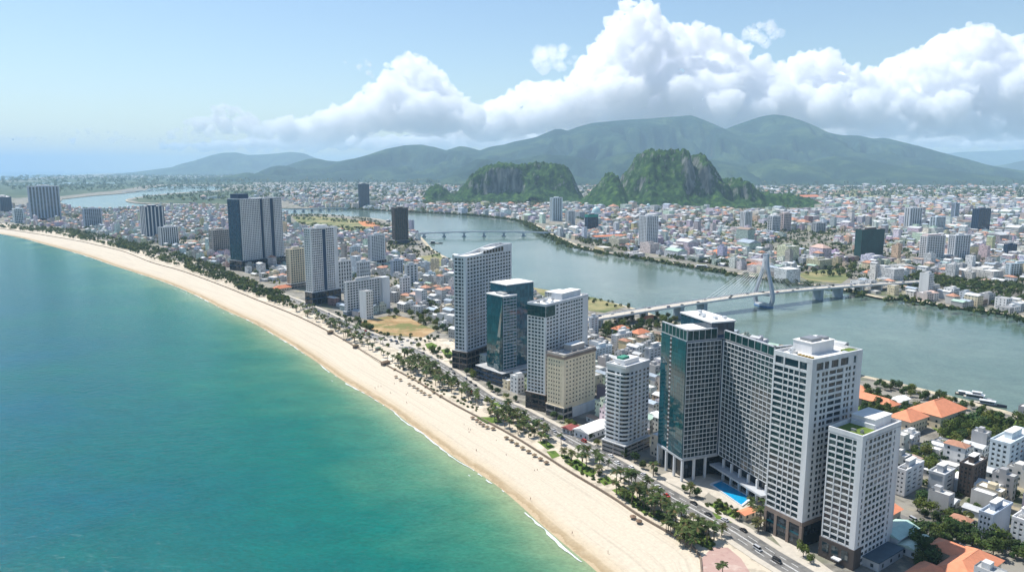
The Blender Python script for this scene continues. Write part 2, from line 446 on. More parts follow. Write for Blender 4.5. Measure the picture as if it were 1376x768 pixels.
def hill_material(name, greens, rock, rock_at, hf=0.03, bump=1.0):
    m = bpy.data.materials.new(name); m.use_nodes = True; t = m.node_tree; N = t.nodes; L = t.links; b = N['Principled BSDF']
    b.inputs['Roughness'].default_value = 0.95; b.inputs['Specular IOR Level'].default_value = 0.1
    geo = N.new('ShaderNodeNewGeometry')
    def nz(s_, d_, r_=0.65):
        n = N.new('ShaderNodeTexNoise'); n.inputs['Scale'].default_value = s_; n.inputs['Detail'].default_value = d_; n.inputs['Roughness'].default_value = r_
        L.new(geo.outputs['Position'], n.inputs['Vector']); return n
    cr = N.new('ShaderNodeValToRGB'); e = cr.color_ramp.elements
    e[0].position = 0.35; e[0].color = (*greens[0], 1); e[1].position = 0.66; e[1].color = (*greens[2], 1)
    q = e.new(0.5); q.color = (*greens[1], 1)
    n1 = nz(hf, 8, 0.72); L.new(n1.outputs['Fac'], cr.inputs['Fac'])
    sp = N.new('ShaderNodeSeparateXYZ'); L.new(geo.outputs['True Normal'], sp.inputs[0])
    n2 = nz(hf * 0.6, 6); ad = N.new('ShaderNodeMath'); ad.operation = 'MULTIPLY_ADD'; ad.inputs[1].default_value = 0.6
    L.new(n2.outputs['Fac'], ad.inputs[0]); L.new(sp.outputs['Z'], ad.inputs[2])
    r = N.new('ShaderNodeMapRange'); r.inputs['From Min'].default_value = rock_at + 0.05; r.inputs['From Max'].default_value = rock_at - 0.06
    L.new(ad.outputs[0], r.inputs['Value'])
    mp = N.new('ShaderNodeMapping'); mp.inputs['Scale'].default_value = (1, 1, 0.2); L.new(geo.outputs['Position'], mp.inputs['Vector'])
    n3 = N.new('ShaderNodeTexNoise'); n3.inputs['Scale'].default_value = hf * 1.5; n3.inputs['Detail'].default_value = 6; L.new(mp.outputs[0], n3.inputs['Vector'])
    rk = N.new('ShaderNodeValToRGB'); rk.color_ramp.elements[0].position = 0.35; rk.color_ramp.elements[0].color = (*rock[0], 1); rk.color_ramp.elements[1].position = 0.68; rk.color_ramp.elements[1].color = (*rock[1], 1)
    L.new(n3.outputs['Fac'], rk.inputs['Fac'])
    mx = N.new('ShaderNodeMix'); mx.data_type = 'RGBA'; L.new(r.outputs[0], mx.inputs['Factor']); L.new(cr.outputs[0], mx.inputs['A']); L.new(rk.outputs[0], mx.inputs['B'])
    L.new(mx.outputs['Result'], b.inputs['Base Color'])
    bp = N.new('ShaderNodeBump'); bp.inputs['Strength'].default_value = bump; bp.inputs['Distance'].default_value = 0.15 / hf
    L.new(n1.outputs['Fac'], bp.inputs['Height']); L.new(bp.outputs[0], b.inputs['Normal'])
    return m
M_karst = hill_material('karst_hill', [S(22, 42, 26), S(40, 68, 34), S(80, 106, 50)], [S(58, 66, 68), S(132, 134, 128)], 0.66, 0.03, 1.0)
M_mount = hill_material('mountain_forest', [S(20, 40, 36), S(32, 56, 44), S(74, 92, 58)], [S(120, 110, 84), S(160, 134, 110)], 0.36, 0.0016, 0.7)

Ysd = 0.0
def karst(tab, x, y, t):
    w = mn.fractal(Vector((x * 0.006, y * 0.006, 3.1)), 0.9, 2.1, 5)
    xs = x + 9 * mn.noise((x * 0.012, y * 0.012, 9.0)) + 22 * t * mn.noise((x * 0.01, 3.0, 9.0))
    p = interp(tab, xs)
    if p <= 0: return -3.0
    tt = abs(t + 0.15 * w) 
    cap = sstep(0.60, 0.44, tt + 0.16 * w + 0.05 * mn.noise((x * 0.04, y * 0.015, 4.0)))
    skirt = max(0.0, 1 - tt) ** 1.1
    cl = sstep(-0.25, 0.25, mn.noise((x * 0.0075, 1.5 + Ysd, 2.0)) + 0.25 * w)
    slope = min(1.0, skirt * 1.25) ** 0.85
    h = p * (cl * (0.62 * cap + 0.38 * min(1.0, skirt * 1.5)) + (1 - cl) * (0.15 * cap + 0.85 * slope))
    edge = min(1.0, p / 60.0)
    h += edge * (20 * mn.fractal(Vector((x * 0.022, y * 0.022, 1.0)), 0.62, 2.1, 7) + 6.5 * mn.noise((x * 0.10, y * 0.10, 2.0)) - 26 * abs(mn.noise((x * 0.016, y * 0.008, 6.0)))) * (0.3 + 0.7 * skirt)
    if tt > 0.97: h = min(h, -3.0)
    return h
sil_a = [(560, 270), (568, 265), (575, 254), (585, 247), (594, 250), (602, 258), (612, 261), (619, 252), (630, 240), (640, 231), (650, 225), (660, 221), (672, 219), (700, 221), (720, 219.5), (735, 221), (750, 221), (760, 224), (768, 231), (773, 243), (778, 255), (786, 268), (792, 276)]
sil_b = [(776, 276), (790, 262), (804, 250), (811, 239), (820, 231.5), (828, 235), (834, 248), (841, 236), (850, 224), (858, 211), (868, 205), (880, 203), (895, 204), (910, 203), (916, 207), (921, 222), (926, 221), (931, 209.5), (940, 209), (948, 216), (955, 227), (962, 240), (970, 251), (977, 241.5), (986, 240), (995, 245), (1003, 252), (1012, 257), (1022, 258), (1035, 260), (1048, 259), (1062, 260), (1076, 262), (1088, 267), (1098, 275), (1106, 282)]
terrain('karst_hill', sil_a, 4250, 330, 230, 100, karst, M_karst)
terrain('karst_hill', sil_b, 3750, 420, 300, 130, karst, M_karst)

def mount(seed, rough=1.0, pw=1.0):
    def fn(tab, x, y, t):
        s = 0.00085
        wob = 420 * mn.noise((x * 0.0006, y * 0.0006, seed))
        p = interp(tab, x + wob * abs(t))
        if p <= 0: return -5.0
        wx = 900 * mn.noise((x * 0.0004, y * 0.0004, seed + 3)); 
        r = mn.ridged_multi_fractal(Vector(((x + wx) * s, (y * 0.55 + wx) * s, seed)), 0.8, 2.15, 8, 1.0, 2.0)
        u = max(0.0, 1 - abs(t)) ** pw
        sp_ = rough * (r - 1.3) * 1.5
        if sp_ > 0: sp_ = 0.2 * (1 - math.exp(-sp_ / 0.2))
        else: sp_ *= 1.5
        spur = 1 + sp_ * min(1.0, abs(t) * 1.7)
        h = p * u * max(0.12, spur) + min(p, 160) * 0.03 * (r - 1.3) * u
        return h if abs(t) < 0.985 else -5.0
    return fn
sil_far = [(205, 229), (235, 224), (262, 216), (285, 209), (300, 206), (318, 205.5), (335, 209), (352, 208.5), (372, 207), (392, 205), (410, 207), (425, 213), (445, 221), (470, 228)]
sil_1 = [(352, 234), (372, 228), (395, 219), (415, 213.5), (428, 213.5), (440, 216), (455, 217), (470, 214), (485, 212), (500, 207), (520, 201), (545, 196.5), (566, 195.5), (585, 199), (600, 203), (618, 197.5), (628, 198.5), (645, 203), (660, 198), (676, 196), (690, 192), (720, 186), (745, 176), (752, 175.5), (762, 178), (780, 172), (795, 168), (830, 165), (880, 162), (905, 160), (926, 158.5), (945, 165), (960, 171), (972, 176), (985, 171), (1000, 166), (1018, 160), (1036, 157.5), (1056, 160), (1076, 166), (1092, 172), (1112, 181), (1130, 184), (1150, 184), (1170, 188), (1186, 187), (1205, 192), (1230, 201), (1260, 213), (1290, 222), (1320, 229), (1350, 235), (1385, 238), (1400, 244)]
sil_2 = [(560, 246), (585, 240), (605, 231), (625, 222), (640, 214), (655, 214), (672, 218), (700, 214), (730, 208), (765, 210), (800, 216), (840, 205), (900, 205), (960, 216), (1000, 222), (1040, 213), (1080, 219), (1120, 210), (1165, 214), (1200, 222), (1235, 222), (1270, 227), (1300, 232), (1340, 238), (1376, 238), (1420, 246)]
sil_r = [(1285, 240), (1310, 231), (1340, 224), (1370, 217), (1400, 210), (1460, 205), (1560, 215)]
sil_rf = [(1180, 226), (1230, 212), (1290, 205), (1350, 203), (1450, 198), (1600, 215)]
terrain('mountain', sil_1, 13500, 3600, 460, 90, mount(4.0, 1.0, 0.95), M_mount)
terrain('mountain', sil_2, 9600, 1500, 380, 60, mount(8.0, 1.2, 0.9), M_mount)
terrain('mountain', sil_far, 24000, 3000, 160, 24, mount(2.0, 0.7), M_mount)
terrain('mountain', sil_r, 19000, 2600, 100, 30, mount(5.0, 0.8), M_mount)
terrain('mountain', sil_rf, 30000, 3000, 100, 20, mount(6.0, 0.6), M_mount)

# ------------------------------------------------------------------ haze: one closed box of even, pale air
def build_haze():
    mb = MB(); mb.box(-45000, -1500, -3.0, 45000, HZ + 800, 1160)
    m = bpy.data.materials.new('haze_air'); m.use_nodes = True; t = m.node_tree
    for n in list(t.nodes):
        if n.type == 'BSDF_PRINCIPLED': t.nodes.remove(n)
    v = t.nodes.new('ShaderNodeVolumePrincipled')
    v.inputs['Color'].default_value = (0.55, 0.80, 1.0, 1); v.inputs["Density"].default_value = HAZE_D
    v.inputs['Anisotropy'].default_value = 0.0
    t.links.new(v.outputs[0], t.nodes['Material Output'].inputs['Volume'])
    m.cycles.homogeneous_volume = True
    mb.build('haze', m, kind='stuff', label='pale blue haze over the bay and the mountains')
HAZE_D = 4.6e-5
build_haze()
# ------------------------------------------------------------------ clouds
def cloud_material(name, dens):
    m = bpy.data.materials.new(name); m.use_nodes = True; t = m.node_tree
    for n in list(t.nodes):
        if n.type == 'BSDF_PRINCIPLED': t.nodes.remove(n)
    v = t.nodes.new('ShaderNodeVolumePrincipled')
    v.inputs['Color'].default_value = (0.995, 0.996, 1.0, 1); v.inputs['Density'].default_value = dens
    v.inputs['Anisotropy'].default_value = 0.0
    t.links.new(v.outputs[0], t.nodes['Material Output'].inputs['Volume'])
    m.cycles.homogeneous_volume = True
    return m
def puff_mesh(rad_list, name, voxel):
    bm = bmesh.new()
    for c, r in rad_list:
        bmesh.ops.create_icosphere(bm, subdivisions=2, radius=r, matrix=Matrix.Translation(c) @ Matrix.Diagonal((1, 0.9, 0.86, 1)))
    me = bpy.data.meshes.new(name); bm.to_mesh(me); bm.free(); return me
def cloud(name, top, bot, D, seed, m, label, rmin=7, rmax=24, dens=1.0, voxel=75, depth=0.10, dsp=1.0):
    """Cumulus heap at distance D filling the outline between the top and bottom lines (photo px)."""
    rg = random.Random(seed); puffs = []
    x0, x1 = top[0][0], top[-1][0]; x = x0
    k = D / F
    def at(px, py, dd): return Vector(((px - 688) * k, D + dd, CAMZ + (227 - py) * k))
    while x < x1:
        yt, yb = interp(top, x) or top[0][1], interp(bot, x) or bot[0][1]
        hgt = max(yb - yt, 4)
        n = max(2, int(dens * (1 + hgt / 16)))
        for _ in range(n):
            u = rg.random() ** 1.3
            r = rg.uniform(rmin, rmax) * (0.55 + 0.5 * min(1, hgt / 60)) * (0.6 + 0.6 * u)
            r = min(r, hgt * 0.55 + 2)
            y = yt + r + u * max(0, hgt - 2 * r)
            puffs.append((at(x + rg.uniform(-5, 5), y, rg.uniform(-1, 1) * D * depth * (0.4 + 0.6 * u)), r * k))
        r = rg.uniform(rmin * 0.55, rmin * 1.25)
        r = min(r, hgt * 0.5)
        puffs.append((at(x + rg.uniform(-2, 2), yt + r, rg.uniform(-0.3, 0.3) * D * depth), r * k))
        x += rg.uniform(3.0, 6.5)
    me = puff_mesh(puffs, name, voxel)
    me.materials.append(m)
    o = link(me, name, kind='stuff', label=label)
    rm = o.modifiers.new('fuse', 'REMESH'); rm.mode = 'VOXEL'; rm.voxel_size = voxel
    for i, (size, st) in enumerate(((700 * D / 30000, 560 * D / 30000), (260 * D / 30000, 330 * D / 30000), (110 * D / 30000, 150 * D / 30000))):
        tx = bpy.data.textures.new('billow', 'CLOUDS'); tx.noise_scale = size; tx.noise_depth = 3
        d = o.modifiers.new('billow', 'DISPLACE'); d.texture = tx; d.strength = st * dsp; d.mid_level = 0.5; d.texture_coords = 'GLOBAL'
    return o
M_cl = cloud_material('cloud_water_droplets', 0.0030)
M_cl_thin = cloud_material('cloud_thin_droplets', 0.0010)
DC = 40000
main_top = [(640, 165), (655, 140), (672, 134), (690, 122), (705, 116), (720, 112), (745, 112), (765, 105), (785, 85), (800, 62), (815, 36), (830, 14), (845, 11), (870, 22), (885, 40), (912, 45), (940, 46), (960, 60), (985, 68), (1000, 84), (1020, 92), (1040, 88), (1060, 80), (1085, 72), (1110, 90), (1130, 100), (1150, 108), (1165, 125)]
main_bot = [(640, 196), (690, 192), (760, 184), (900, 178), (970, 190), (1060, 178), (1165, 194)]
cloud('cumulus_cloud', main_top, main_bot, DC, 3, M_cl, 'tallest white cumulus bank over the mountain summits')
left_top = [(378, 182), (395, 166), (420, 160), (445, 152), (465, 143), (490, 136), (510, 122), (525, 110), (535, 90), (552, 78), (570, 80), (590, 94), (605, 112), (622, 134), (642, 146), (660, 160)]
left_bot = [(378, 190), (450, 192), (560, 188), (600, 190), (660, 188)]
cloud('cumulus_cloud', left_top, left_bot, DC - 4000, 5, M_cl, 'white cumulus tower rising over the lower blue ridge')
small_top = [(255, 184), (270, 166), (290, 158), (303, 148), (315, 140), (330, 147), (345, 158), (358, 170), (368, 184)]
small_bot = [(255, 187), (320, 188), (368, 187)]
cloud('cumulus_cloud', small_top, small_bot, DC - 11000, 9, M_cl, 'small white cumulus heap standing alone over the far coast', rmin=5, rmax=14, dsp=0.6)
right_top = [(1120, 120), (1150, 100), (1180, 84), (1205, 76), (1232, 66), (1245, 54), (1262, 46), (1290, 48), (1305, 58), (1330, 60), (1352, 66), (1380, 58), (1410, 62)]
right_bot = [(1120, 190), (1180, 193), (1240, 195), (1300, 194), (1410, 194)]
cloud('cumulus_cloud', right_top, right_bot, DC + 3000, 13, M_cl, 'broad grey-white cloud bank beyond the quarried ridge')
wisp_top = [(484, 96), (490, 89), (497, 86), (505, 90), (511, 97)]
wisp_bot = [(484, 100), (497, 104), (511, 101)]
cloud('cloud_puff', wisp_top, wisp_bot, DC, 17, M_cl_thin, 'tiny loose cloud puff in open blue sky', rmin=3, rmax=6, voxel=45, dsp=0.45)
w2t = [(988, 50), (1000, 44), (1012, 40), (1025, 48), (1030, 58)]
w2b = [(988, 60), (1010, 74), (1030, 68)]
cloud('cloud_puff', w2t, w2b, DC, 19, M_cl_thin, 'ragged cloud puff beside the tallest cumulus', rmin=6, rmax=10, voxel=45, dsp=0.7, dens=1.6)
w3t = [(716, 88), (726, 74), (742, 69), (756, 72), (764, 84)]
w3b = [(716, 96), (740, 98), (764, 96)]
cloud('cloud_puff', w3t, w3b, DC, 23, M_cl_thin, 'soft cloud puff left of the tallest cumulus', rmin=6, rmax=11, voxel=45, dsp=0.7, dens=1.6)
lowt = [(-60, 184), (0, 184), (60, 186), (100, 180), (125, 174), (145, 171), (165, 176), (190, 186), (230, 186), (260, 182), (380, 182), (520, 182), (700, 176)]
lowb = [(-60, 192), (0, 193), (145, 195), (260, 195), (520, 195), (700, 192)]
cloud('low_cloud', lowt, lowb, 44000, 29, M_cl_thin, 'thin low cloud layer over the sea horizon', rmin=3, rmax=7, voxel=110, dens=0.9, dsp=0.6)

bt = [(235, 192), (380, 186), (520, 184), (640, 174), (700, 168), (760, 160), (860, 154), (960, 162), (1060, 160), (1160, 170), (1300, 176), (1410, 176)]
bb = [(235, 200), (380, 203), (640, 204), (960, 200), (1160, 204), (1410, 204)]
cloud('low_cloud', bt, bb, 57000, 37, M_cl, 'pale cloud layer sinking behind the mountain crest', rmin=6, rmax=15, voxel=130, dens=0.8, dsp=0.6, depth=0.05)
# ------------------------------------------------------------------ building materials
def glass(name, c0, c1, rough=0.06, cell=0.45, share=0.25, spec=0.6):
    """Window glass; some cells show a pale curtain behind (each cell of the facade differs)."""
    m = bpy.data.materials.new(name); m.use_nodes = True; t = m.node_tree; N = t.nodes; L = t.links; b = N['Principled BSDF']
    b.inputs['Roughness'].default_value = rough; b.inputs['Specular IOR Level'].default_value = spec
    geo = N.new('ShaderNodeNewGeometry'); sn = N.new('ShaderNodeVectorMath'); sn.operation = 'SCALE'; sn.inputs['Scale'].default_value = cell
    L.new(geo.outputs['Position'], sn.inputs[0]); fl = N.new('ShaderNodeVectorMath'); fl.operation = 'FLOOR'; L.new(sn.outputs[0], fl.inputs[0])
    wn = N.new('ShaderNodeTexWhiteNoise'); L.new(fl.outputs[0], wn.inputs['Vector'])
    r = N.new('ShaderNodeMapRange'); r.inputs['From Min'].default_value = 1 - share; r.inputs['From Max'].default_value = 1.0
    L.new(wn.outputs['Value'], r.inputs['Value'])
    mx = N.new('ShaderNodeMix'); mx.data_type = 'RGBA'; mx.inputs['A'].default_value = (*c0, 1); mx.inputs['B'].default_value = (*c1, 1)
    L.new(r.outputs[0], mx.inputs['Factor']); L.new(mx.outputs['Result'], b.inputs['Base Color'])
    return m
M_glass = glass('window_glass', (0.014, 0.032, 0.042), (0.13, 0.145, 0.145), share=0.36)
M_glass_dk = glass('dark_window_glass', (0.008, 0.016, 0.024), (0.05, 0.065, 0.08))
M_teal = glass('teal_curtain_glass', (0.004, 0.052, 0.070), (0.010, 0.088, 0.112), rough=0.04, cell=0.3, share=0.5, spec=0.9)
M_navy = glass('navy_curtain_glass', (0.008, 0.030, 0.060), (0.02, 0.06, 0.10), rough=0.06, cell=0.3, share=0.5, spec=0.8)
M_blue_teal = glass('blue_teal_glass', (0.008, 0.062, 0.095), (0.022, 0.11, 0.155), rough=0.04, cell=0.3, share=0.6, spec=0.9)
M_green_glass = glass('green_curtain_glass', (0.006, 0.035, 0.036), (0.015, 0.06, 0.06), rough=0.06, cell=0.3, share=0.5, spec=0.7)
def wallm(n, c, **k): return mat(n, c, rough=0.8, spec=0.3, var=0.15, scale=0.16, streak=True, **k)
W_white = wallm('white_render', (0.64, 0.64, 0.64)); W_cool = wallm('cool_white_render', (0.58, 0.60, 0.62))
W_cream = wallm('cream_render', (0.70, 0.60, 0.44)); W_grey = wallm('grey_render', (0.42, 0.44, 0.46)); W_bluegrey = wallm('blue_grey_render', (0.36, 0.42, 0.50))
W_dark = wallm('dark_stone_cladding', (0.075, 0.062, 0.056)); W_brown = wallm('brown_stone', (0.22, 0.17, 0.14)); W_taupe = wallm('taupe_render', (0.40, 0.36, 0.33))
W_navy = wallm('navy_panel', (0.04, 0.07, 0.12)); W_pink = wallm('pinkish_render', (0.62, 0.50, 0.47)); W_pale = wallm('pale_blue_render', (0.58, 0.66, 0.70))
M_roofw = mat('white_roof_deck', (0.74, 0.73, 0.70), rough=0.85, var=0.16, scale=0.15)
M_roofg = mat('grey_roof_deck', (0.40, 0.40, 0.39), rough=0.9, var=0.2, scale=0.15)
M_terr = mat('terracotta_roof', (0.56, 0.20, 0.10), rough=0.8, var=0.16, scale=0.35, bump=0.3, bscale=1.5)
M_terr2 = mat('bright_orange_tile', (0.66, 0.25, 0.13), rough=0.8, var=0.14, scale=0.3)  # tile's own colour, a brighter orange than the terracotta
M_metal = mat('painted_metal', (0.62, 0.64, 0.65), rough=0.45, metal=0.3, var=0.06)
M_green = mat('roof_lawn', S(92, 112, 40), rough=0.95, var=0.35, scale=0.4)
M_timber = mat('ochre_timber', (0.42, 0.30, 0.10), rough=0.8, var=0.2, scale=0.6)
M_concrete = mat('concrete', (0.46, 0.46, 0.44), rough=0.85, var=0.14, scale=0.2)
M_steel = mat('rooftop_steel', (0.30, 0.31, 0.32), rough=0.5, metal=0.5)

RECT = []            # footprints that keep houses and trees away: (centre, half sizes, angle)
LAND = []            # landmarks for the labels: (x, y, words)
def block(x, y, hx, hy, a): RECT.append((x, y, hx, hy, math.cos(a), math.sin(a)))
def blocked(x, y, pad=2.0):
    for cx, cy_, hx, hy, c, s in RECT:
        dx, dy = x - cx, y - cy_
        if abs(dx * c + dy * s) < hx + pad and abs(-dx * s + dy * c) < hy + pad: return True
    return False

# ------------------------------------------------------------------ facades
def face_frame(face, Lx, Ly):
    """(origin, along, outward) of one wall in the tower's own axes."""
    return {'L': (Vector((0, Ly, 0)), Vector((0, -1, 0)), Vector((-1, 0, 0))), 'R': (Vector((0, 0, 0)), Vector((1, 0, 0)), Vector((0, -1, 0))),
            'E': (Vector((Lx, 0, 0)), Vector((0, 1, 0)), Vector((1, 0, 0))), 'B': (Vector((Lx, Ly, 0)), Vector((-1, 0, 0)), Vector((0, 1, 0)))}[face]
UP = Vector((0, 0, 1))
def facade(grid, panes, o, u, n, L, z0, z1, nfl, cells, band=0.8, dp=0.35, off=0.0, corner=True):
    """Piers and floor bands standing proud of the wall, a pane in every opening.
    cells: list of (kind, width), kind p = solid pier, w = window; widths are scaled to the wall's length."""
    tot = sum(w for _, w in cells); k = L / tot; fh = (z1 - z0) / nfl; s = 0.0
    band = min(band, fh * 0.75)
    for kind, w in cells:
        w *= k
        if kind == 'p':
            grid.obox(o + u * s + UP * z0 + n * (off), u * w, n * (dp + 0.06), UP * (z1 - z0))
        else:
            for i in range(nfl):
                panes.append((o + u * (s + w / 2) + UP * (z0 + fh * i + band + (fh - band) / 2) + n * (off + 0.06), u, n, w, fh - band))
        s += w
    for i in range(nfl):
        grid.obox(o + UP * (z0 + fh * i) + n * off, u * L, n * dp, UP * band)
    grid.obox(o + UP * z1 + n * off, u * L, n * (dp + 0.03), UP * 0.5)
def even(n, pier=0.35, end=None):
    """n equal openings with piers between them."""
    e = pier if end is None else end
    c = [('p', e)]
    for i in range(n):
        c.append(('w', 1.0))
        if i < n - 1: c.append(('p', pier))
    c.append(('p', e)); return c
PANE = {}
def pane_mesh(w, h, m):
    key = (round(w, 2), round(h, 2), m.name)
    if key not in PANE:
        mb = MB(); mb.box(-w / 2, -0.05, -h / 2, w / 2, 0.02, h / 2); PANE[key] = mb.mesh('window', m)
    return PANE[key]
def make_windows(root, panes, m, most=100):
    """The windows nearest the lens are parts of their own; the others are one part of kind stuff."""
    if most:
        Mw = root.matrix_basis
        c = Vector((0, 0, CAMZ))
        panes = sorted(panes, key=lambda p: (Mw @ p[0] - c).length)
        for p, u, n, w, h in panes[:most]:
            o = link(pane_mesh(w, h, m), 'window', root)
            o.matrix_local = Matrix(((u.x, -n.x, 0, p.x), (u.y, -n.y, 0, p.y), (0, 0, 1, p.z), (0, 0, 0, 1)))
        panes = panes[most:]
    if panes:
        mb = MB()
        for p, u, n, w, h in panes:
            mb.obox(p - u * w / 2 - UP * h / 2 - n * 0.02, u * w, n * 0.07, UP * h)
        mb.build('window', m, root, kind='stuff' if len(panes) > 1 else None)
def curtain(mb, o, u, n, L, z0, z1, nb, nf, off=0.12, gap=0.12, thick=0.10):
    """A glass curtain wall: panels with fine joints between."""
    w, h = L / nb, (z1 - z0) / nf
    for i in range(nb):
        for j in range(nf):
            mb.obox(o + u * (i * w + gap / 2) + UP * (z0 + j * h + gap / 2) + n * (off - thick), u * (w - gap), n * thick, UP * (h - gap))

def roof_set(root, Lx, Ly, h, wall_m, seed, pent=(0.35, 0.3, 0.35, 0.4, 4.5), deck=None, par=1.3, units=8):
    """Parapet, roof deck, stair house and plant on a flat roof."""
    rg = random.Random(seed)
    d = MB(); d.box(0.3, 0.3, h, Lx - 0.3, Ly - 0.3, h + 0.25); d.build('roof', deck or M_roofw, root)
    p = MB(); t = 0.35
    p.box(-0.42, -0.42, h - 0.15, Lx + 0.1, t, h + par); p.box(-0.42, Ly - t, h - 0.15, Lx + 0.1, Ly + 0.1, h + par)
    p.box(-0.42, t, h - 0.15, t, Ly - t, h + par); p.box(Lx - t, t, h - 0.15, Lx + 0.1, Ly - t, h + par)
    p.build('parapet', wall_m, root)
    if pent:
        x, y, w, l, ph = pent
        b = MB(); b.box(Lx * x, Ly * y, h + 0.2, Lx * (x + w), Ly * (y + l), h + ph)
        po = b.build('penthouse', wall_m, root)
        c = MB(); c.box(Lx * x - 0.3, Ly * y - 0.3, h + ph, Lx * (x + w) + 0.3, Ly * (y + l) + 0.3, h + ph + 0.35); c.build('roof', M_roofw, po)
    for i in range(units):
        w = rg.uniform(1.0, 2.6); l = rg.uniform(1.0, 2.6); x = rg.uniform(1, max(1.2, Lx - w - 1)); y = rg.uniform(1, max(1.2, Ly - l - 1)); hh = rg.uniform(0.8, 2.0)
        if pent and Lx * pent[0] - w - .3 < x < Lx * (pent[0] + pent[2]) + .3 and Ly * pent[1] - l - .3 < y < Ly * (pent[1] + pent[3]) + .3: continue
        b = MB(); b.box(x, y, h + 0.25, x + w, y + l, h + 0.25 + hh)
        if rg.random() < 0.5:
            b.tube((x + w / 2, y + l / 2, h + 0.25 + hh), (x + w / 2, y + l / 2, h + 0.6 + hh), min(w, l) * 0.35, n=10)
        b.build('air_handler', rg.choice([M_metal, M_steel, M_roofg]), root)

class Tower:
    """A tower placed by the ground point of its front corner, its yaw and the edges seen in the photo."""
    def __init__(s, name, cx, cy_, xl, xr, ytop, yaw, label, cat='tower', Lx=None, Ly=None, group=None, short=None, topx=True):
        P = G(cx, cy_, GZ); h = height_at(P, ytop)
        a = math.radians(yaw); s.ex = Vector((math.cos(a), math.sin(a), 0)); s.ey = Vector((-math.sin(a), math.cos(a), 0))
        s.Lx = Lx or solve_t(P, s.ex, h, xr); s.Ly = Ly or solve_t(P, s.ey, h, xl); s.h = h - GZ
        s.root = empty(name, P, a, label, cat, group); s.P = P; s.a = a
        s.root.matrix_basis = Matrix.Translation(P) @ Matrix.Rotation(a, 4, 'Z')
        c = P + s.ex * s.Lx / 2 + s.ey * s.Ly / 2; s.c = c
        block(c.x, c.y, s.Lx / 2 + 1, s.Ly / 2 + 1, a)
        if short: LAND.append((c.x, c.y, short))
        s.grid = MB(); s.panes = []
    def core(s, m, z0, z1=None, inset=0.0, name='wall'):
        b = MB(); b.box(inset, inset, z0, s.Lx - inset, s.Ly - inset, s.h if z1 is None else z1); return b.build(name, m, s.root)
    def face(s, f, z0, z1, nfl, cells, **k):
        o, u, n = face_frame(f, s.Lx, s.Ly); L = s.Ly if f in 'LE' else s.Lx
        facade(s.grid, s.panes, o, u, n, L, z0, z1, nfl, cells, **k)
    def glass_face(s, mb, f, z0, z1, nb, nf, a=0.0, b=1.0, **k):
        o, u, n = face_frame(f, s.Lx, s.Ly); L = s.Ly if f in 'LE' else s.Lx
        curtain(mb, o + u * L * a, u, n, L * (b - a), z0, z1, nb, nf, **k)
    def corner(s, z0, z1, w=0.9, d=0.45):
        s.grid.box(-d, -d, z0, w, w, z1 + 0.5)
    def finish(s, wall_m, glass_m, most=100, name='facade_grid'):
        if s.grid.f: s.grid.build(name, wall_m, s.root)
        make_windows(s.root, s.panes, glass_m, most)

def podium(t, m, z1, x0=-1.5, y0=-1.5, x1=None, y1=None, band_m=None, glass_m=None, nfl=2):
    """A lower block round the foot of a tower with a glazed strip per floor."""
    x1 = t.Lx + 1.5 if x1 is None else x1; y1 = t.Ly + 1.5 if y1 is None else y1
    b = MB(); b.box(x0, y0, -1, x1, y1, z1); po = b.build('podium', m, t.root)
    fh = z1 / nfl; gm = glass_m or M_glass_dk
    for i in range(nfl):
        za, zb = i * fh + 0.9, (i + 1) * fh - 0.7
        nL = max(2, int((y1 - y0) / 6)); nR = max(2, int((x1 - x0) / 6))
        for k in range(nL):
            w = (y1 - y0) / nL; o = link(pane_mesh(w - .8, zb - za, gm), 'shop_window', po); o.location = (x0 - 0.08, y0 + (k + .5) * w, (za + zb) / 2); o.rotation_euler.z = -math.pi / 2
        for k in range(nR):
            w = (x1 - x0) / nR; o = link(pane_mesh(w - .8, zb - za, gm), 'shop_window', po); o.location = (x0 + (k + .5) * w, y0 - 0.08, (za + zb) / 2)
    c = MB(); c.box(x0 - 0.35, y0 - 0.35, z1, x1 + 0.35, y1 + 0.35, z1 + 0.5); c.build('cornice', band_m or W_cool, po)
    c = MB(); c.box(x0 + 0.2, y0 + 0.2, z1 + 0.3, x1 - 0.2, y1 - 0.2, z1 + 0.56); c.build('roof', M_roofg, po)
    return po

# ------------------------------------------------------------------ the front row of towers
# tall white slab with a swept roof
t = Tower('hotel_tower', 627, 497, 610, 687, 346, 57, 'tall white slab tower with swept roof crest, beside the teal glass tower', short='the swept-roof white tower'); 
t.core(W_cool, 0, inset=0.1); z0 = t.h * 0.17
t.face('L', z0, t.h - 1, 26, even(3, 0.3, 0.3), band=1.25); t.face('R', z0, t.h - 1, 26, even(15, 0.42, 0.6), band=1.3); t.corner(z0, t.h, 2.2)
cr = MB()
n_ = 24
for i in range(n_):
    u0, u1 = i / n_, (i + 1) / n_
    f_ = lambda u: t.h + 1.0 + 5.5 * sstep(0.15, 0.85, u)
    for y_ in (-0.5, t.Ly - 0.6):
        cr.poly([(t.Lx * u0, y_, t.h - 0.5), (t.Lx * u1, y_, t.h - 0.5), (t.Lx * u1, y_, f_(u1)), (t.Lx * u0, y_, f_(u0))])
        cr.poly([(t.Lx * u0, y_ + 1.1, t.h - 0.5), (t.Lx * u0, y_ + 1.1, f_(u0)), (t.Lx * u1, y_ + 1.1, f_(u1)), (t.Lx * u1, y_ + 1.1, t.h - 0.5)])
        cr.quad((t.Lx * u0, y_, f_(u0)), (t.Lx * u1, y_, f_(u1)), (t.Lx * u1, y_ + 1.1, f_(u1)), (t.Lx * u0, y_ + 1.1, f_(u0)))
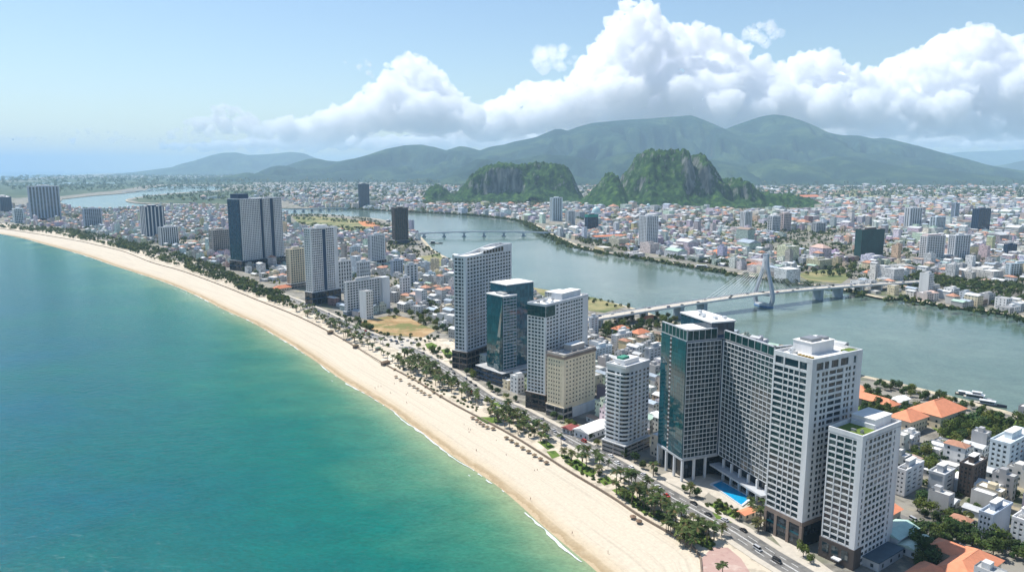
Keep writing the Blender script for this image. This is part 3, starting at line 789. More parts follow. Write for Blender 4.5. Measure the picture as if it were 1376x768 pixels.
cr.box(t.Lx - 1.2, 0.6, t.h - 0.5, t.Lx + 0.2, t.Ly - 0.6, t.h + 6.4); cr.box(-0.5, 0.6, t.h - 0.5, 0.6, t.Ly - 0.6, t.h + 1.0)
cr.build('roof_crest', W_cool, t.root)
lv = MB()
for i in range(7):
    lv.box(t.Lx * (0.36 + i * 0.065), -0.66, t.h + 0.6, t.Lx * (0.36 + i * 0.065) + 3.6, -0.45, t.h + 3.4 + i * 0.22)
lv.build('louvre', M_glass_dk, t.root)
rf = MB(); rf.box(0.5, 0.5, t.h, t.Lx - 1.2, t.Ly - 0.6, t.h + 0.4); rf.box(t.Lx * .5, 2, t.h, t.Lx * .8, t.Ly - 2, t.h + 4.2); rf.build('roof', M_roofw, t.root)
podium(t, W_brown, z0 * 0.95, -2, -2, t.Lx + 1, t.Ly + 2, W_dark, nfl=3)
t.finish(W_cool, M_glass)
TA = t

# teal glass tower with a folded facade and a taller block behind
t = Tower('glass_tower', 676, 517, 654, 694, 399, 40, 'faceted teal glass tower with folded front and taller block behind', short='the teal glass tower')
fr = t.h - 0.2
t.core(W_navy, 0, inset=0.15)
g = MB()
ztop, zb = t.h, t.h * 0.17
t.glass_face(g, 'L', zb, ztop, 7, 22); g.build('curtain_wall', M_teal, t.root)
fold = MB()      # a folded prism leaning out of the seaward wall
yl = t.Ly
a0 = Vector((-0.3, yl * 0.02, ztop)); b0 = Vector((-0.3, yl * 0.02, zb)); c0 = Vector((-3.2, yl * 0.10, zb)); d0 = Vector((-0.3, yl * 0.58, zb))
fold.poly([a0, d0, c0]); fold.poly([a0, c0, b0]); fold.poly([b0, c0, d0]); fold.poly([a0, b0, d0])
fold.build('folded_glass_fin', M_teal, t.root)
t.face('R', zb, ztop - 1, 22, even(4, 0.05, 0.05), band=0.55, dp=0.35)
w2 = MB(); xe = solve_t(t.P, t.ex, t.h, 722); hb = height_at(t.P + t.ex * (xe * 0.6) + t.ey * 6, 381) - GZ
w2.box(t.Lx * 0.55, 5.0, 0, xe, 5.0 + t.Ly, hb); w2.build('rear_block', W_navy, t.root)
g2 = MB()
curtain(g2, Vector((t.Lx * 0.55, 5.0, 0)), Vector((1, 0, 0)), Vector((0, -1, 0)), xe - t.Lx * 0.55, zb, hb - 0.5, 8, 25)
g2.build('curtain_wall', M_blue_teal, t.root)
g2 = MB(); curtain(g2, Vector((t.Lx * 0.55, 5.0 + t.Ly, 0)), Vector((0, -1, 0)), Vector((-1, 0, 0)), t.Ly, t.h + 2, hb - 0.5, 6, 3)
g2.build('curtain_wall', M_blue_teal, t.root)
c = MB(); c.box(t.Lx * 0.55 - 0.4, 4.6, hb, xe + 0.4, 5.4 + t.Ly, hb + 0.7); c.build('roof', M_roofw, t.root)
c = MB(); c.box(-0.4, -0.7, t.h, t.Lx + 0.2, t.Ly + 0.3, t.h + 0.8); c.build('roof', M_roofw, t.root)
c = MB(); c.box(3, 3, t.h + .8, t.Lx * 0.5, t.Ly * 0.6, t.h + 2.4); c.build('skylight', M_roofg, t.root)
podium(t, W_navy, zb * 0.9, -5, -5, xe + 1, t.Ly + 9, W_white, M_glass_dk, 3)
t.finish(W_bluegrey, M_teal)
TB = t

# white tower with green glass crown corner
t = Tower('hotel_tower', 732, 553, 709, 790, 411, 52, 'white grid hotel tower with green glass corner under its roof terrace', short='the green-cornered white tower')
t.core(W_cool, 0, inset=0.1); z0 = t.h * 0.16
t.face('L', z0, t.h - 9, 22, even(5, 0.35, 0.4), band=1.1); t.face('R', z0, t.h - 1, 24, [('p', 0.5)] + even(4, 0.45, 0.3)[1:] + [('p', 0.3)] + even(9, 0.3, 0.3) + [('p', 2.6)], band=1.2); t.corner(z0, t.h - 9, 1.2)
g = MB(); t.glass_face(g, 'L', t.h - 8.4, t.h - 0.6, 5, 2, off=0.3); t.glass_face(g, 'R', t.h - 8.4, t.h - 0.6, 4, 2, 0, 0.2, off=0.62); g.build('corner_glazing', M_green_glass, t.root)
roof_set(t.root, t.Lx, t.Ly, t.h, W_cool, 31, (0.45, 0.2, 0.45, 0.6, 5.0), units=14)
podium(t, W_dark, z0, -1, -1, t.Lx * 0.7, t.Ly + 1, W_brown, nfl=3)
t.finish(W_white, M_glass)
TC = t

# cream tower
t = Tower('hotel_tower', 757, 564, 736, 800, 479, 46, 'cream hotel tower with square windows, standing before the white grid tower', short='the cream hotel tower')
t.core(W_cream, 0, inset=0.1); z0 = t.h * 0.2
t.face('L', z0, t.h - 1, 12, even(6, 1.0, 1.0), band=1.9); t.face('R', z0, t.h - 1, 12, even(9, 1.15, 1.3), band=1.9); t.corner(z0, t.h, 2.0)
roof_set(t.root, t.Lx, t.Ly, t.h, W_taupe, 33, (0.4, 0.3, 0.4, 0.5, 4.5), M_roofg, units=12)
b = MB(); b.box(-0.8, -0.8, t.h - 2.2, t.Lx + 0.4, t.Ly + 0.4, t.h - 0.4); b.build('cornice', W_brown, t.root)
podium(t, W_taupe, z0 * 0.95, -0.7, -0.7, t.Lx * 0.25, t.Ly + 0.7, W_cream, nfl=2)
lo = MB(); lo.box(t.Lx * 0.25, -1.2, 0, t.Lx + 1.5, t.Ly, z0 * 0.75); lo.build('annexe', W_cool, t.root)
t.finish(W_cream, M_glass)
TD = t

# white tower with rounded balconies
t = Tower('apartment_tower', 838, 614, 815, 873, 495, 44, 'slim white tower with rounded corner balconies and green roof hut', short='the rounded-balcony white tower')
z0 = t.h * 0.15
R_ = 4.5
def round_outline(e):
    pts = []
    for k in range(9):
        a = math.pi + (math.pi / 2) * k / 8
        pts.append((R_ + (R_ + e) * math.cos(a), R_ + (R_ + e) * math.sin(a)))
    pts += [(t.Lx + e, -e), (t.Lx + e, t.Ly + e), (-e, t.Ly + e)]
    return pts
b = MB(); b.prism(round_outline(0), 0, t.h); b.build('wall', W_white, t.root)
nf = 17; fh = (t.h - z0 - 3) / nf
bal = MB(); gl = MB()
for i in range(nf):
    z = z0 + i * fh
    o1 = round_outline(0.9)[:9]; o2 = round_outline(0.55)[:9]
    pts = [(-0.9, t.Ly)] + o1 + [(t.Lx * 0.34, -0.9)]
    ins = [(-0.02, t.Ly)] + round_outline(-0.02)[:9] + [(t.Lx * 0.34, 0.02)]
    for j in range(len(pts) - 1):
        p, q, p2, q2 = pts[j], pts[j + 1], ins[j], ins[j + 1]
        bal.quad((*p, z - .15), (*q, z - .15), (*q, z + 0.95), (*p, z + 0.95)); bal.quad((*p, z + 0.95), (*q, z + 0.95), (*q2, z + 0.95), (*p2, z + 0.95)); bal.quad((*p2, z - .15), (*q2, z - .15), (*q, z - .15), (*p, z - .15))
    gpts = [(-0.06, t.Ly * 0.93), (-0.06, t.Ly * 0.55), None, (-0.06, t.Ly * 0.45), (-0.06, R_ + .3)] + [None] + round_outline(0.06)[1:8] + [None, (R_ + 1, -0.06), (t.Lx * 0.3, -0.06)]
    for j in range(len(gpts) - 1):
        if gpts[j] and gpts[j + 1]:
            p, q = gpts[j], gpts[j + 1]; gl.quad((*p, z + 1.0), (*q, z + 1.0), (*q, z + fh - 0.35), (*p, z + fh - 0.35))
bal.build('balcony', W_white, t.root, kind='stuff'); gl.build('balcony_glazing', M_glass_dk, t.root, kind='stuff')
for i in range(nf):
    z = z0 + i * fh
    for x in (0.44, 0.60, 0.78, 0.93):
        t.panes.append((Vector((t.Lx * x, -0.06, z + fh * 0.55)), Vector((1, 0, 0)), Vector((0, -1, 0)), 2.0, fh * 0.52))
roof_set(t.root, t.Lx, t.Ly, t.h, W_white, 35, None, units=5)
b = MB(); b.prism([(R_, R_), (t.Lx * .8, R_), (t.Lx * .8, t.Ly * .8), (R_, t.Ly * .8)], t.h, t.h + 3.2); b.build('stair_house', W_white, t.root)
b = MB(); b.box(R_ + 1, t.Ly * .45, t.h + 3.2, t.Lx * .5, t.Ly * .75, t.h + 4.6); b.build('roof_hut', mat('green_sheet', (0.05, 0.26, 0.17), rough=0.6), t.root)
podium(t, W_taupe, z0 * 0.9, -1.6, -1.6, t.Lx + 0.6, t.Ly + 1, W_white, M_glass_dk, 3)
t.finish(W_white, M_glass)
TE = t

# L-shaped dark glass hotel with white grid
t = Tower('hotel_complex', 916, 646, 889, 970, 459, 20, 'huge L-shaped hotel with teal glass seaward end and white window grids over a pool', short='the L-shaped glass hotel')
P0 = t.P; Lx = t.Lx; Ly = t.Ly; h = t.h
L2 = -solve_t(P0 + t.ex * Lx, t.ey, h, 1040); W2 = solve_t(P0 + t.ex * Lx - t.ey * L2, t.ex, h, 1064)
zb = h * 0.165
b = MB(); b.box(0.15, 0.15, zb, Lx + W2, Ly, h); b.build('seaward_wing', W_navy, t.root)
b = MB(); b.box(Lx + 0.15, -L2 + 0.15, zb, Lx + W2 - 0.1, -0.1 + 0.25, h); b.build('inland_wing', W_navy, t.root)
g = MB(); o, u, n = face_frame('L', Lx, Ly)
curtain(g, o, u, n, Ly * 0.36, zb, h, 4, 26); g.build('curtain_wall', M_teal, t.root); g = MB(); curtain(g, o + u * Ly * 0.46, u, n, Ly * 0.54, zb, h, 6, 26, off=0.6, thick=0.5)
g.build('curtain_wall', M_teal, t.root)
s_ = MB(); s_.obox(o + u * Ly * 0.37 + UP * zb, u * Ly * 0.08, n * 0.05, UP * (h - zb))
s_.build('recess_strip', W_dark, t.root)
bl = MB()
for i in range(26): bl.obox(o + u * Ly * 0.38 + UP * (zb + (h - zb) / 26 * (i + 0.3)) + n * 0.03, u * Ly * 0.05, n * 0.35, UP * 0.8)
bl.build('balcony', W_grey, t.root, kind='stuff')
facade(t.grid, t.panes, Vector((0, 0, 0)), Vector((1, 0, 0)), Vector((0, -1, 0)), Lx, zb, h - 1, 25, even(9, 0.09, 0.12), band=0.45, dp=0.25)
facade(t.grid, t.panes, Vector((Lx, -1.8, 0)), Vector((0, -1, 0)), Vector((-1, 0, 0)), L2 - 1.8, zb, h - 1, 25, [('p', 0.2)] + even(13, 0.08, 0.1), band=0.45, dp=0.25)
g = MB(); curtain(g, Vector((Lx, -L2, 0)), Vector((1, 0, 0)), Vector((0, -1, 0)), W2, zb, h, 5, 26); g.build('end_glazing', M_green_glass, t.root)
r = MB(); r.box(0.2, 0.2, h, Lx + W2, Ly, h + 0.3); r.box(Lx, -L2, h, Lx + W2, 0.1, h + 0.32); r.build('roof', M_roofg, t.root)
# glazed crown: two-storey frames round the roof edges
def crown(o, u, L, nseg, hh=6.0):
    cw = MB(); cg = MB()
    w = L / nseg
    for i in range(nseg + 1): cw.obox(o + u * (i * w - 0.15), u * 0.3, Vector((-u.y, u.x, 0)) * 0.4, UP * hh)
    cw.obox(o + UP * hh, u * L, Vector((-u.y, u.x, 0)) * 1.2, UP * 0.5); cw.obox(o, u * L, Vector((-u.y, u.x, 0)) * 0.45, UP * 0.5)
    for i in range(nseg): cg.obox(o + u * (i * w + 0.2) + UP * 0.5 + Vector((-u.y, u.x, 0)) * 0.15, u * (w - 0.4), Vector((-u.y, u.x, 0)) * 0.08, UP * (hh - 0.6))
    cw.build('crown_frame', W_grey, t.root); cg.build('crown_glazing', M_green_glass, t.root)
crown(Vector((0, Ly, h)), Vector((0, -1, 0)), Ly, 7); crown(Vector((0, 0, h)), Vector((1, 0, 0)), Lx * 0.86, 5)
crown(Vector((Lx, -2, h)), Vector((0, -1, 0)), L2 - 2, 8, 5); crown(Vector((Lx, -L2, h)), Vector((1, 0, 0)), W2, 3, 5)
b = MB(); b.box(2.5, 3, h + 0.3, Lx * 0.72, Ly * 0.7, h + 4.2); b.build('pavilion', M_glass_dk, t.root)
b = MB(); b.box(1.8, 2.4, h + 4.2, Lx * 0.76, Ly * 0.76, h + 5.2); b.build('pavilion_roof', M_roofw, t.root)
b = MB(); b.box(Lx - 6, 1.5, h + 0.3, Lx + W2 - 2, Ly + 6, h + 9); b.build('penthouse', W_navy, t.root)
g = MB(); curtain(g, Vector((Lx - 6, Ly + 6, 0)), Vector((0, -1, 0)), Vector((-1, 0, 0)), Ly + 4.5, h + 2, h + 8.4, 6, 3); curtain(g, Vector((Lx - 6, 1.5, 0)), Vector((1, 0, 0)), Vector((0, -1, 0)), W2 + 4, h + 2, h + 8.4, 6, 3); g.build('penthouse_glazing', M_navy, t.root)
b = MB(); b.box(Lx - 6.6, 0.9, h + 9, Lx + W2 - 1.4, Ly + 6.6, h + 9.8); b.build('penthouse_roof', M_roofw, t.root)
for i in range(6):
    b = MB(); x = Lx - 4 + rng.uniform(0, W2); y = rng.uniform(3, Ly + 2); b.box(x, y, h + 9.8, x + 2, y + 2.2, h + 11.2); b.build('air_handler', rng.choice([M_metal, M_steel]), t.root)
# open ground storeys on columns, recessed lobby
b = MB(); b.box(3, 3, -1, Lx + W2 - 1, Ly - 1, zb - 0.6); b.box(Lx + 2.5, -L2 + 2.5, -1, Lx + W2 - 2, 3, zb - 0.62); b.build('lobby', M_glass_dk, t.root)
b = MB(); b.box(-0.8, -0.8, zb - 1.2, Lx + 0.2, Ly, zb); b.build('transfer_slab', W_grey, t.root)
b = MB(); b.box(Lx - 4.5, -L2 - 1.5, zb * 0.52, Lx + W2 + 1, 0, zb * 0.52 + 1.0); b.build('canopy', W_grey, t.root)
for x, y in [(-0.2, Ly - 1), (-0.2, Ly * 0.62), (-0.2, Ly * 0.3), (-0.2, -0.2), (Lx * 0.33, -0.2), (Lx * 0.66, -0.2)] + [(Lx - 0.2, -L2 * k / 6) for k in range(1, 7)]:
    b = MB(); b.box(x - 0.6, y - 0.6, -1, x + 0.6, y + 0.6, zb - 0.6); b.build('column', W_cool, t.root)
c2 = P0 + t.ex * (Lx + W2 / 2) - t.ey * L2 / 2; block(c2.x, c2.y, W2 / 2 + 2, L2 / 2 + 2, t.a)
t.finish(W_cool, M_glass)
TF = t

# white tower with roof garden
t = Tower('hotel_tower', 1075, 736, 1041, 1158, 487, 31, 'tallest white foreground tower with roof terrace and grouped dark windows', short='the tall foreground white tower')
t.core(W_white, 0, inset=0.1); z0 = t.h * 0.145
t.face('L', z0, t.h - 5.5, 24, [('p', .22), ('w', 2.0), ('p', .16), ('w', 1), ('p', .16), ('w', 1), ('p', .16), ('w', 1), ('p', .16), ('w', 2.2), ('p', .2)], band=0.85)
t.face('R', z0, t.h - 5.5, 24, [('p', 1.2), ('w', .6), ('p', .6), ('w', 0.7), ('p', .15), ('w', 0.7), ('p', .35), ('w', 1.7), ('p', .15), ('w', 1.7), ('p', .6), ('w', .6), ('p', .2), ('w', .6), ('p', .6), ('w', .6), ('p', 1.6)], band=1.15)
t.face('L', t.h - 5.4, t.h - 0.7, 1, [('p', .4), ('w', 2), ('p', .3), ('w', 3.2), ('p', .3), ('w', 2.4), ('p', .3)], band=1.2, dp=0.42)
t.face('R', t.h - 5.4, t.h - 0.7, 1, [('p', .8), ('w', 1.5), ('p', .3), ('w', 1), ('p', .5), ('w', 1.6), ('p', .5), ('w', 1.8), ('p', 1.2), ('w', .6), ('p', 1.4)], band=1.2, dp=0.42)
t.corner(z0, t.h, 2.4)
roof_set(t.root, t.Lx, t.Ly, t.h, W_white, 41, (0.30, 0.42, 0.45, 0.5, 5.5), units=12, par=1.6)
b = MB(); b.box(t.Lx * .34, t.Ly * .5, t.h + 5.8, t.Lx * .55, t.Ly * .8, t.h + 7.2); b.box(t.Lx * .6, t.Ly * .5, t.h + 5.8, t.Lx * .7, t.Ly * .7, t.h + 7.0); b.build('roof_plant', M_steel, t.root)
for i in range(5):
    b = MB(); y = 1.5 + i * 1.7; b.box(1.2, y, t.h + 0.3, 3.2, y + 0.9, t.h + 1.9); b.build('pergola', M_timber, t.root)
pl = MB(); pl.box(1, 1, t.h + .3, t.Lx * .25, 2.2, t.h + 1.0); pl.box(t.Lx * .8, 1, t.h + .3, t.Lx - 1, t.Ly * .3, t.h + 1.1); pl.build('roof_planting', M_green, t.root)
# dark stone portico at the foot
pd = MB(); pd.box(-0.5, t.Ly * 0.02, z0 - 2.2, 0.4, t.Ly, z0); pd.box(-0.5, -0.6, z0 - 2.2, t.Lx * 0.6, 0.2, z0); pd.build('portico_beam', W_brown, t.root)
for y in (-0.2, t.Ly * 0.34, t.Ly * 0.68, t.Ly - 0.6):
    b = MB(); b.box(-0.7, y - 0.6, -1, 0.6, y + 0.9, z0 - 2.2); b.build('portico_column', W_brown, t.root)
b = MB(); b.box(-0.25, 0.2, 0, 0.3, t.Ly - 0.3, z0 - 2.2); b.box(0.3, -0.25, 0, t.Lx * .62, 0.3, z0 - 2.2); b.build('lobby_glazing', M_glass_dk, t.root)
b = MB(); b.box(-0.45, 1.0, z0 * 0.45, -0.2, t.Ly - 1, z0 * 0.52); b.build('teal_fascia', M_teal, t.root)  # narrow band of plain teal curtain glass, not emissive
t.finish(W_white, M_glass)
TG = t

# shorter white tower with roof lawn
t = Tower('apartment_tower', 1145, 765, 1114, 1210, 591, 36, 'shorter white foreground tower with a lawn on its roof', short='the roof-lawn white tower')
t.core(W_white, 0, inset=0.1); z0 = t.h * 0.16
t.face('L', z0, t.h - 1, 17, even(4, 0.14, 0.18), band=0.85)
t.face('R', 0.5, t.h - 1, 20, [('p', .9), ('w', .45), ('p', .5)] + even(6, 0.28, 0.2) + [('p', .5), ('w', .45), ('p', 1.8)], band=1.1); t.corner(0, t.h, 2.2)
roof_set(t.root, t.Lx, t.Ly, t.h, W_white, 43, (0.52, 0.25, 0.45, 0.7, 4.2), units=6, par=2.0)
b = MB(); b.box(1.2, 1.2, t.h + .25, t.Lx * .45, t.Ly - 1.2, t.h + .7); b.build('roof_lawn', M_green, t.root)
b = MB(); b.box(t.Lx * .47, t.Ly * .2, t.h + .25, t.Lx * .51, t.Ly * .9, t.h + 2.4); b.build('roof_screen', W_cool, t.root)
pd = MB(); pd.box(-0.8, -0.7, -1, t.Lx * 0.16, t.Ly + 0.6, z0 - 0.1); po = pd.build('podium', W_dark, t.root)
b = MB()
for k in range(3): b.box(-0.95, 2 + k * t.Ly * .3, z0 * .35, -0.75, 2 + k * t.Ly * .3 + t.Ly * .2, z0 * .8)
b.build('shopfront_glazing', M_glass, po)
b = MB(); b.box(-3.2, t.Ly * .3, z0 * .28, -0.8, t.Ly * .55, z0 * .34); b.build('entrance_canopy', W_white, po)
t.finish(W_white, M_glass)
TH = t

# ------------------------------------------------------------------ towers further along the bay
def simple(name, cx, cy_, xl, xr, ytop, yaw, label, wall_m, gm, nL, nR, nfl, short=None, cat='tower', pod=None, most=0, Lx=None, Ly=None, band=1.25, pier=0.38, endR=0.7, pent=True, roofm=None, corner=1.5, podh=0.12, units=5):
    t = Tower(name, cx, cy_, xl, xr, ytop, yaw, label, cat, Lx=Lx, Ly=Ly, short=short)
    z0 = t.h * podh if pod else 1.0
    t.core(wall_m, 0, inset=0.1)
    if nL: t.face('L', z0, t.h - 0.8, nfl, even(nL, pier, pier), band=band)
    if nR: t.face('R', z0, t.h - 0.8, nfl, even(nR, pier, endR), band=band)
    if corner: t.corner(z0, t.h, corner)
    roof_set(t.root, t.Lx, t.Ly, t.h, wall_m, int(cx), (0.3, 0.3, 0.4, 0.4, 4.0) if pent else None, roofm, units=units)
    if pod: podium(t, pod, z0, nfl=2)
    t.finish(wall_m, gm, most)
    return t
# dark glass and white twin-bay tower on the left
t = Tower('apartment_tower', 326, 364, 305, 377, 268, 58, 'tall broad tower of white bays split by dark blue glass recesses', short='the white-bayed blue tower')
t.core(W_navy, 0, inset=0.2); z0 = t.h * 0.14
g = MB(); t.glass_face(g, 'L', 0, t.h, 8, 34); g.build('curtain_wall', M_navy, t.root)
o, u, n = face_frame('R', t.Lx, t.Ly)
for a, b_ in ((0.02, 0.46), (0.54, 0.70), (0.80, 1.0)):
    k = max(3, int((b_ - a) * 26)); bx = MB()
    facade(t.grid, t.panes, o + u * t.Lx * a, u, n, t.Lx * (b_ - a), z0, t.h - 1, 33, even(k, 0.42, 0.3), band=1.3, dp=1.2, off=1.5 if a < .7 else 1.0)
    bx.obox(o + u * t.Lx * a + UP * z0, u * t.Lx * (b_ - a), n * (1.45 if a < .7 else 0.95), UP * (t.h - z0 - .6)); bx.build('bay', W_cool, t.root)
b = MB(); b.box(t.Lx * .05, t.Ly * .2, t.h, t.Lx * .28, t.Ly * .9, t.h + 9); b.build('penthouse', W_navy, t.root)
roof_set(t.root, t.Lx, t.Ly, t.h, W_cool, 51, None, units=10)
podium(t, W_navy, z0, -3, -4, t.Lx + 3, t.Ly, W_navy, nfl=2)
t.finish(W_white, M_navy, 100)
TM1 = t
t = simple('apartment_tower', 421, 410, 408, 453, 308, 52, 'tall white tower with a dark recessed stripe, next to the slim cream block', W_white, M_glass, 3, 0, 27, 'the dark-striped white tower', pod=W_navy, band=1.5, podh=0.17)
o, u, n = face_frame('R', t.Lx, t.Ly); gr = MB(); pn = []
for a, b_, k in ((0.0, 0.42, 6), (0.56, 0.86, 4)): facade(gr, pn, o + u * t.Lx * a, u, n, t.Lx * (b_ - a), t.h * .17, t.h - .8, 27, even(k, .3, .25), band=1.4)
gr.build('facade_grid', W_white, t.root); make_windows(t.root, pn, M_glass_dk, 0)
s_ = MB(); s_.obox(o + u * t.Lx * .43 + UP * t.h * .17, u * t.Lx * .12, n * .08, UP * (t.h * .82)); s_.build('recess_strip', W_navy, t.root)
TM2 = t
TM3 = simple('apartment_block', 391, 388, 384, 409, 336, 56, 'slim cream block tucked left of the dark-striped white tower', W_cream, M_glass, 2, 6, 15, 'the slim cream block', pod=W_taupe, band=1.3)
TM4 = simple('hotel_block', 466, 424, 462, 511, 380, 50, 'low broad white hotel with an even window grid above the brown vacant lot', W_white, M_glass, 1, 12, 11, 'the broad white hotel', pod=W_bluegrey, band=1.3, most=100, corner=1.0)
b = MB(); b.box(TM4.Lx, -4, 0, TM4.Lx + 12, TM4.Ly + 2, TM4.h + 1); b.build('end_wing', W_white, TM4.root)
block(*(TM4.P + TM4.ex * (TM4.Lx + 6) + TM4.ey * 2).to_2d(), 8, 12, TM4.a)
TM5 = simple('apartment_tower', 499, 361, 494, 517, 317, 54, 'pale grey tower on a plain white base behind the broad white hotel', W_cool, M_glass, 2, 6, 16, 'the pale grey tower', pod=W_white, podh=0.25)
TM6 = simple('office_tower', 531, 328, 526, 548, 280, 25, 'dark brown tower on a purple podium by the river bridge', W_dark, M_glass_dk, 4, 6, 20, 'the dark brown tower', pod=W_navy, podh=0.10, band=0.9)
simple('office_tower', 484, 280, 481, 496, 247.5, 30, 'lone dark blue tower on the far river bank', W_navy, M_navy, 4, 6, 22, 'the lone blue tower', band=0.8)
t = simple('office_tower', 199, 322, 187, 220, 278, 45, 'dark navy tower with white vertical ribs behind the coast trees', W_navy, M_navy, 0, 0, 22, 'the ribbed navy tower', band=0.8, corner=0)
rb = MB()
for f in 'LR':
    o, u, n = face_frame(f, t.Lx, t.Ly); L = t.Ly if f == 'L' else t.Lx; k = 4 if f == 'L' else 5
    for i in range(k): rb.obox(o + u * L * ((i + .35) / k), u * L / k * .32, n * 1.2, UP * (t.h + (2 if i % 2 else 0)))
rb.build('facade_rib', W_white, t.root)
simple('hotel_block', 217, 330, 212, 239, 306, 48, 'white block with vertical fins next to the ribbed navy tower', W_white, M_glass, 2, 8, 9, 'the finned white block', band=0.5, pier=0.9)
simple('hotel_block', 287, 345, 280, 308, 310, 48, 'taupe grey block on a dark base left of the white-bayed tower', W_taupe, M_glass, 3, 8, 10, 'the taupe block', pod=W_navy, podh=0.22)
simple('hotel_tower', 42, 299, 36, 79, 251, 35, 'wide pale grey slab tower near the curve of the beach', W_bluegrey, M_glass, 2, 9, 24, 'the wide grey slab', pod=W_navy, band=0.7, pier=0.8)
simple('hotel_block', 114, 306, 110, 136, 281, 40, 'plain grey-blue block standing right of the wide grey slab', W_bluegrey, M_glass, 2, 8, 13, 'the plain grey-blue block', band=1.3)
simple('office_block', 2, 288, -8, 15, 265, 40, 'dark blue block cut by the left frame edge', W_navy, M_navy, 4, 6, 9, band=0.8)
simple('apartment_block', 20, 300, 16, 31, 281, 40, 'small pale block in front of the wide grey slab', W_pale, M_glass, 2, 5, 8, band=1.4)
# across the river
simple('apartment_tower', 742, 297, 739, 756, 266, 30, 'slim pale blue tower below the rounded rock hill', W_pale, M_glass, 3, 4, 22, 'the slim pale blue tower', band=1.2)
simple('apartment_block', 763, 302, 760, 773, 284, 30, 'short off-white block right of the slim pale blue tower', W_cool, M_glass, 3, 4, 11, band=1.2)
t = simple('office_tower', 789, 311, 786, 804, 289, 30, 'dark tower wrapped in blue netting with a green top floor', W_navy, M_glass_dk, 4, 5, 14, 'the netted dark tower', band=0.7)
b = MB(); b.box(-.6, -.6, t.h - 6, t.Lx + .5, t.Ly + .5, t.h + 1); b.build('top_storey', mat('green_netting', (0.03, 0.25, 0.20), rough=.8), t.root)
simple('apartment_tower', 868, 336, 859, 885, 291, 30, 'blue-white tower on a blue podium beside the wide river', W_cool, M_glass, 5, 6, 20, 'the blue-white riverside tower', pod=W_navy, band=1.1, pier=.7)
simple('apartment_tower', 1000, 311, 995, 1011, 285, 25, 'narrow white tower among the low roofs below the green hill', W_white, M_glass, 3, 4, 16, 'the narrow white tower')
t = simple('office_tower', 1156, 351, 1150, 1189, 309, 20, 'broad dark green building shrouded in netting near the river', W_dark, M_green_glass, 0, 0, 18, 'the netted green building', pod=W_navy, corner=0)
g = MB(); t.glass_face(g, 'L', t.h * .12, t.h + 1, 4, 14, off=.5); t.glass_face(g, 'R', t.h * .12, t.h + 1, 9, 14, off=.5); g.build('netting', mat('dark_green_netting', (0.01, 0.055, 0.055), rough=.7, var=.3, scale=.08), t.root)
b = MB(); b.tube((t.Lx * .6, t.Ly * .5, t.h), (t.Lx * .6, t.Ly * .5, t.h + 16), 1.0, n=4); b.build('lift_mast', M_concrete, t.root)
simple('apartment_tower', 1221, 308, 1216, 1240, 280, 25, 'grey and white tower behind the pink-topped tower', W_cool, M_glass, 2, 5, 17, 'the grey and white tower', band=.7, pier=.9)
simple('apartment_tower', 1256, 314, 1250, 1271, 292, 25, 'pale tower just right of the grey and white tower', W_pale, M_glass, 2, 6, 12, 'the pale inland tower', band=.9)
simple('office_tower', 1312, 314, 1307, 1332, 281, 25, 'solid dark navy tower on the far right of the city', W_navy, M_navy, 3, 6, 18, 'the solid navy tower', band=.7)
simple('office_tower', 1282, 295, 1279, 1290, 273, 25, 'thin grey-blue tower beside the inland avenue', W_bluegrey, M_glass_dk, 3, 3, 15, 'the thin grey-blue tower', band=.9)
t = simple('apartment_tower', 1243, 354, 1237, 1271, 318, 22, 'white balconied tower with a pink roof storey', W_white, M_glass, 3, 7, 13, 'the pink-topped tower', pod=W_brown, band=1.4)
b = MB(); b.box(t.Lx * .05, 1, t.h, t.Lx * .75, t.Ly - 1, t.h + 4); b.build('top_storey', W_pink, t.root)
t = simple('apartment_tower', 1281, 352, 1275, 1305, 317, 22, 'blue-glazed white tower right of the pink-topped tower', W_cool, M_navy, 3, 6, 13, 'the blue-glazed white tower', pod=W_navy, band=1.0, pier=.7)
simple('office_block', 1352, 347, 1349, 1367, 329, 20, 'small dark glass block among low roofs on the right', W_navy, M_navy, 2, 5, 6, band=.8)
simple('apartment_block', 1356, 374, 1352, 1392, 355, 20, 'pale blue mid-rise block at the right frame edge', W_pale, M_glass, 3, 9, 6, band=1.4)
simple('apartment_block', 1096, 313, 1091, 1110, 300, 22, 'grey-green block with a blank wall in the inland city', W_grey, M_glass, 2, 5, 7, band=1.4)
simple('apartment_block', 1037, 312, 1032, 1049, 291, 22, 'off-white block with pinkish upper floors, left of its pink neighbour', W_cool, M_glass, 2, 5, 9, band=1.3)
simple('apartment_block', 1052, 311, 1048, 1064, 287, 22, 'pinkish grey block with an orange roof hut', W_pink, M_glass, 2, 5, 10, band=1.3)
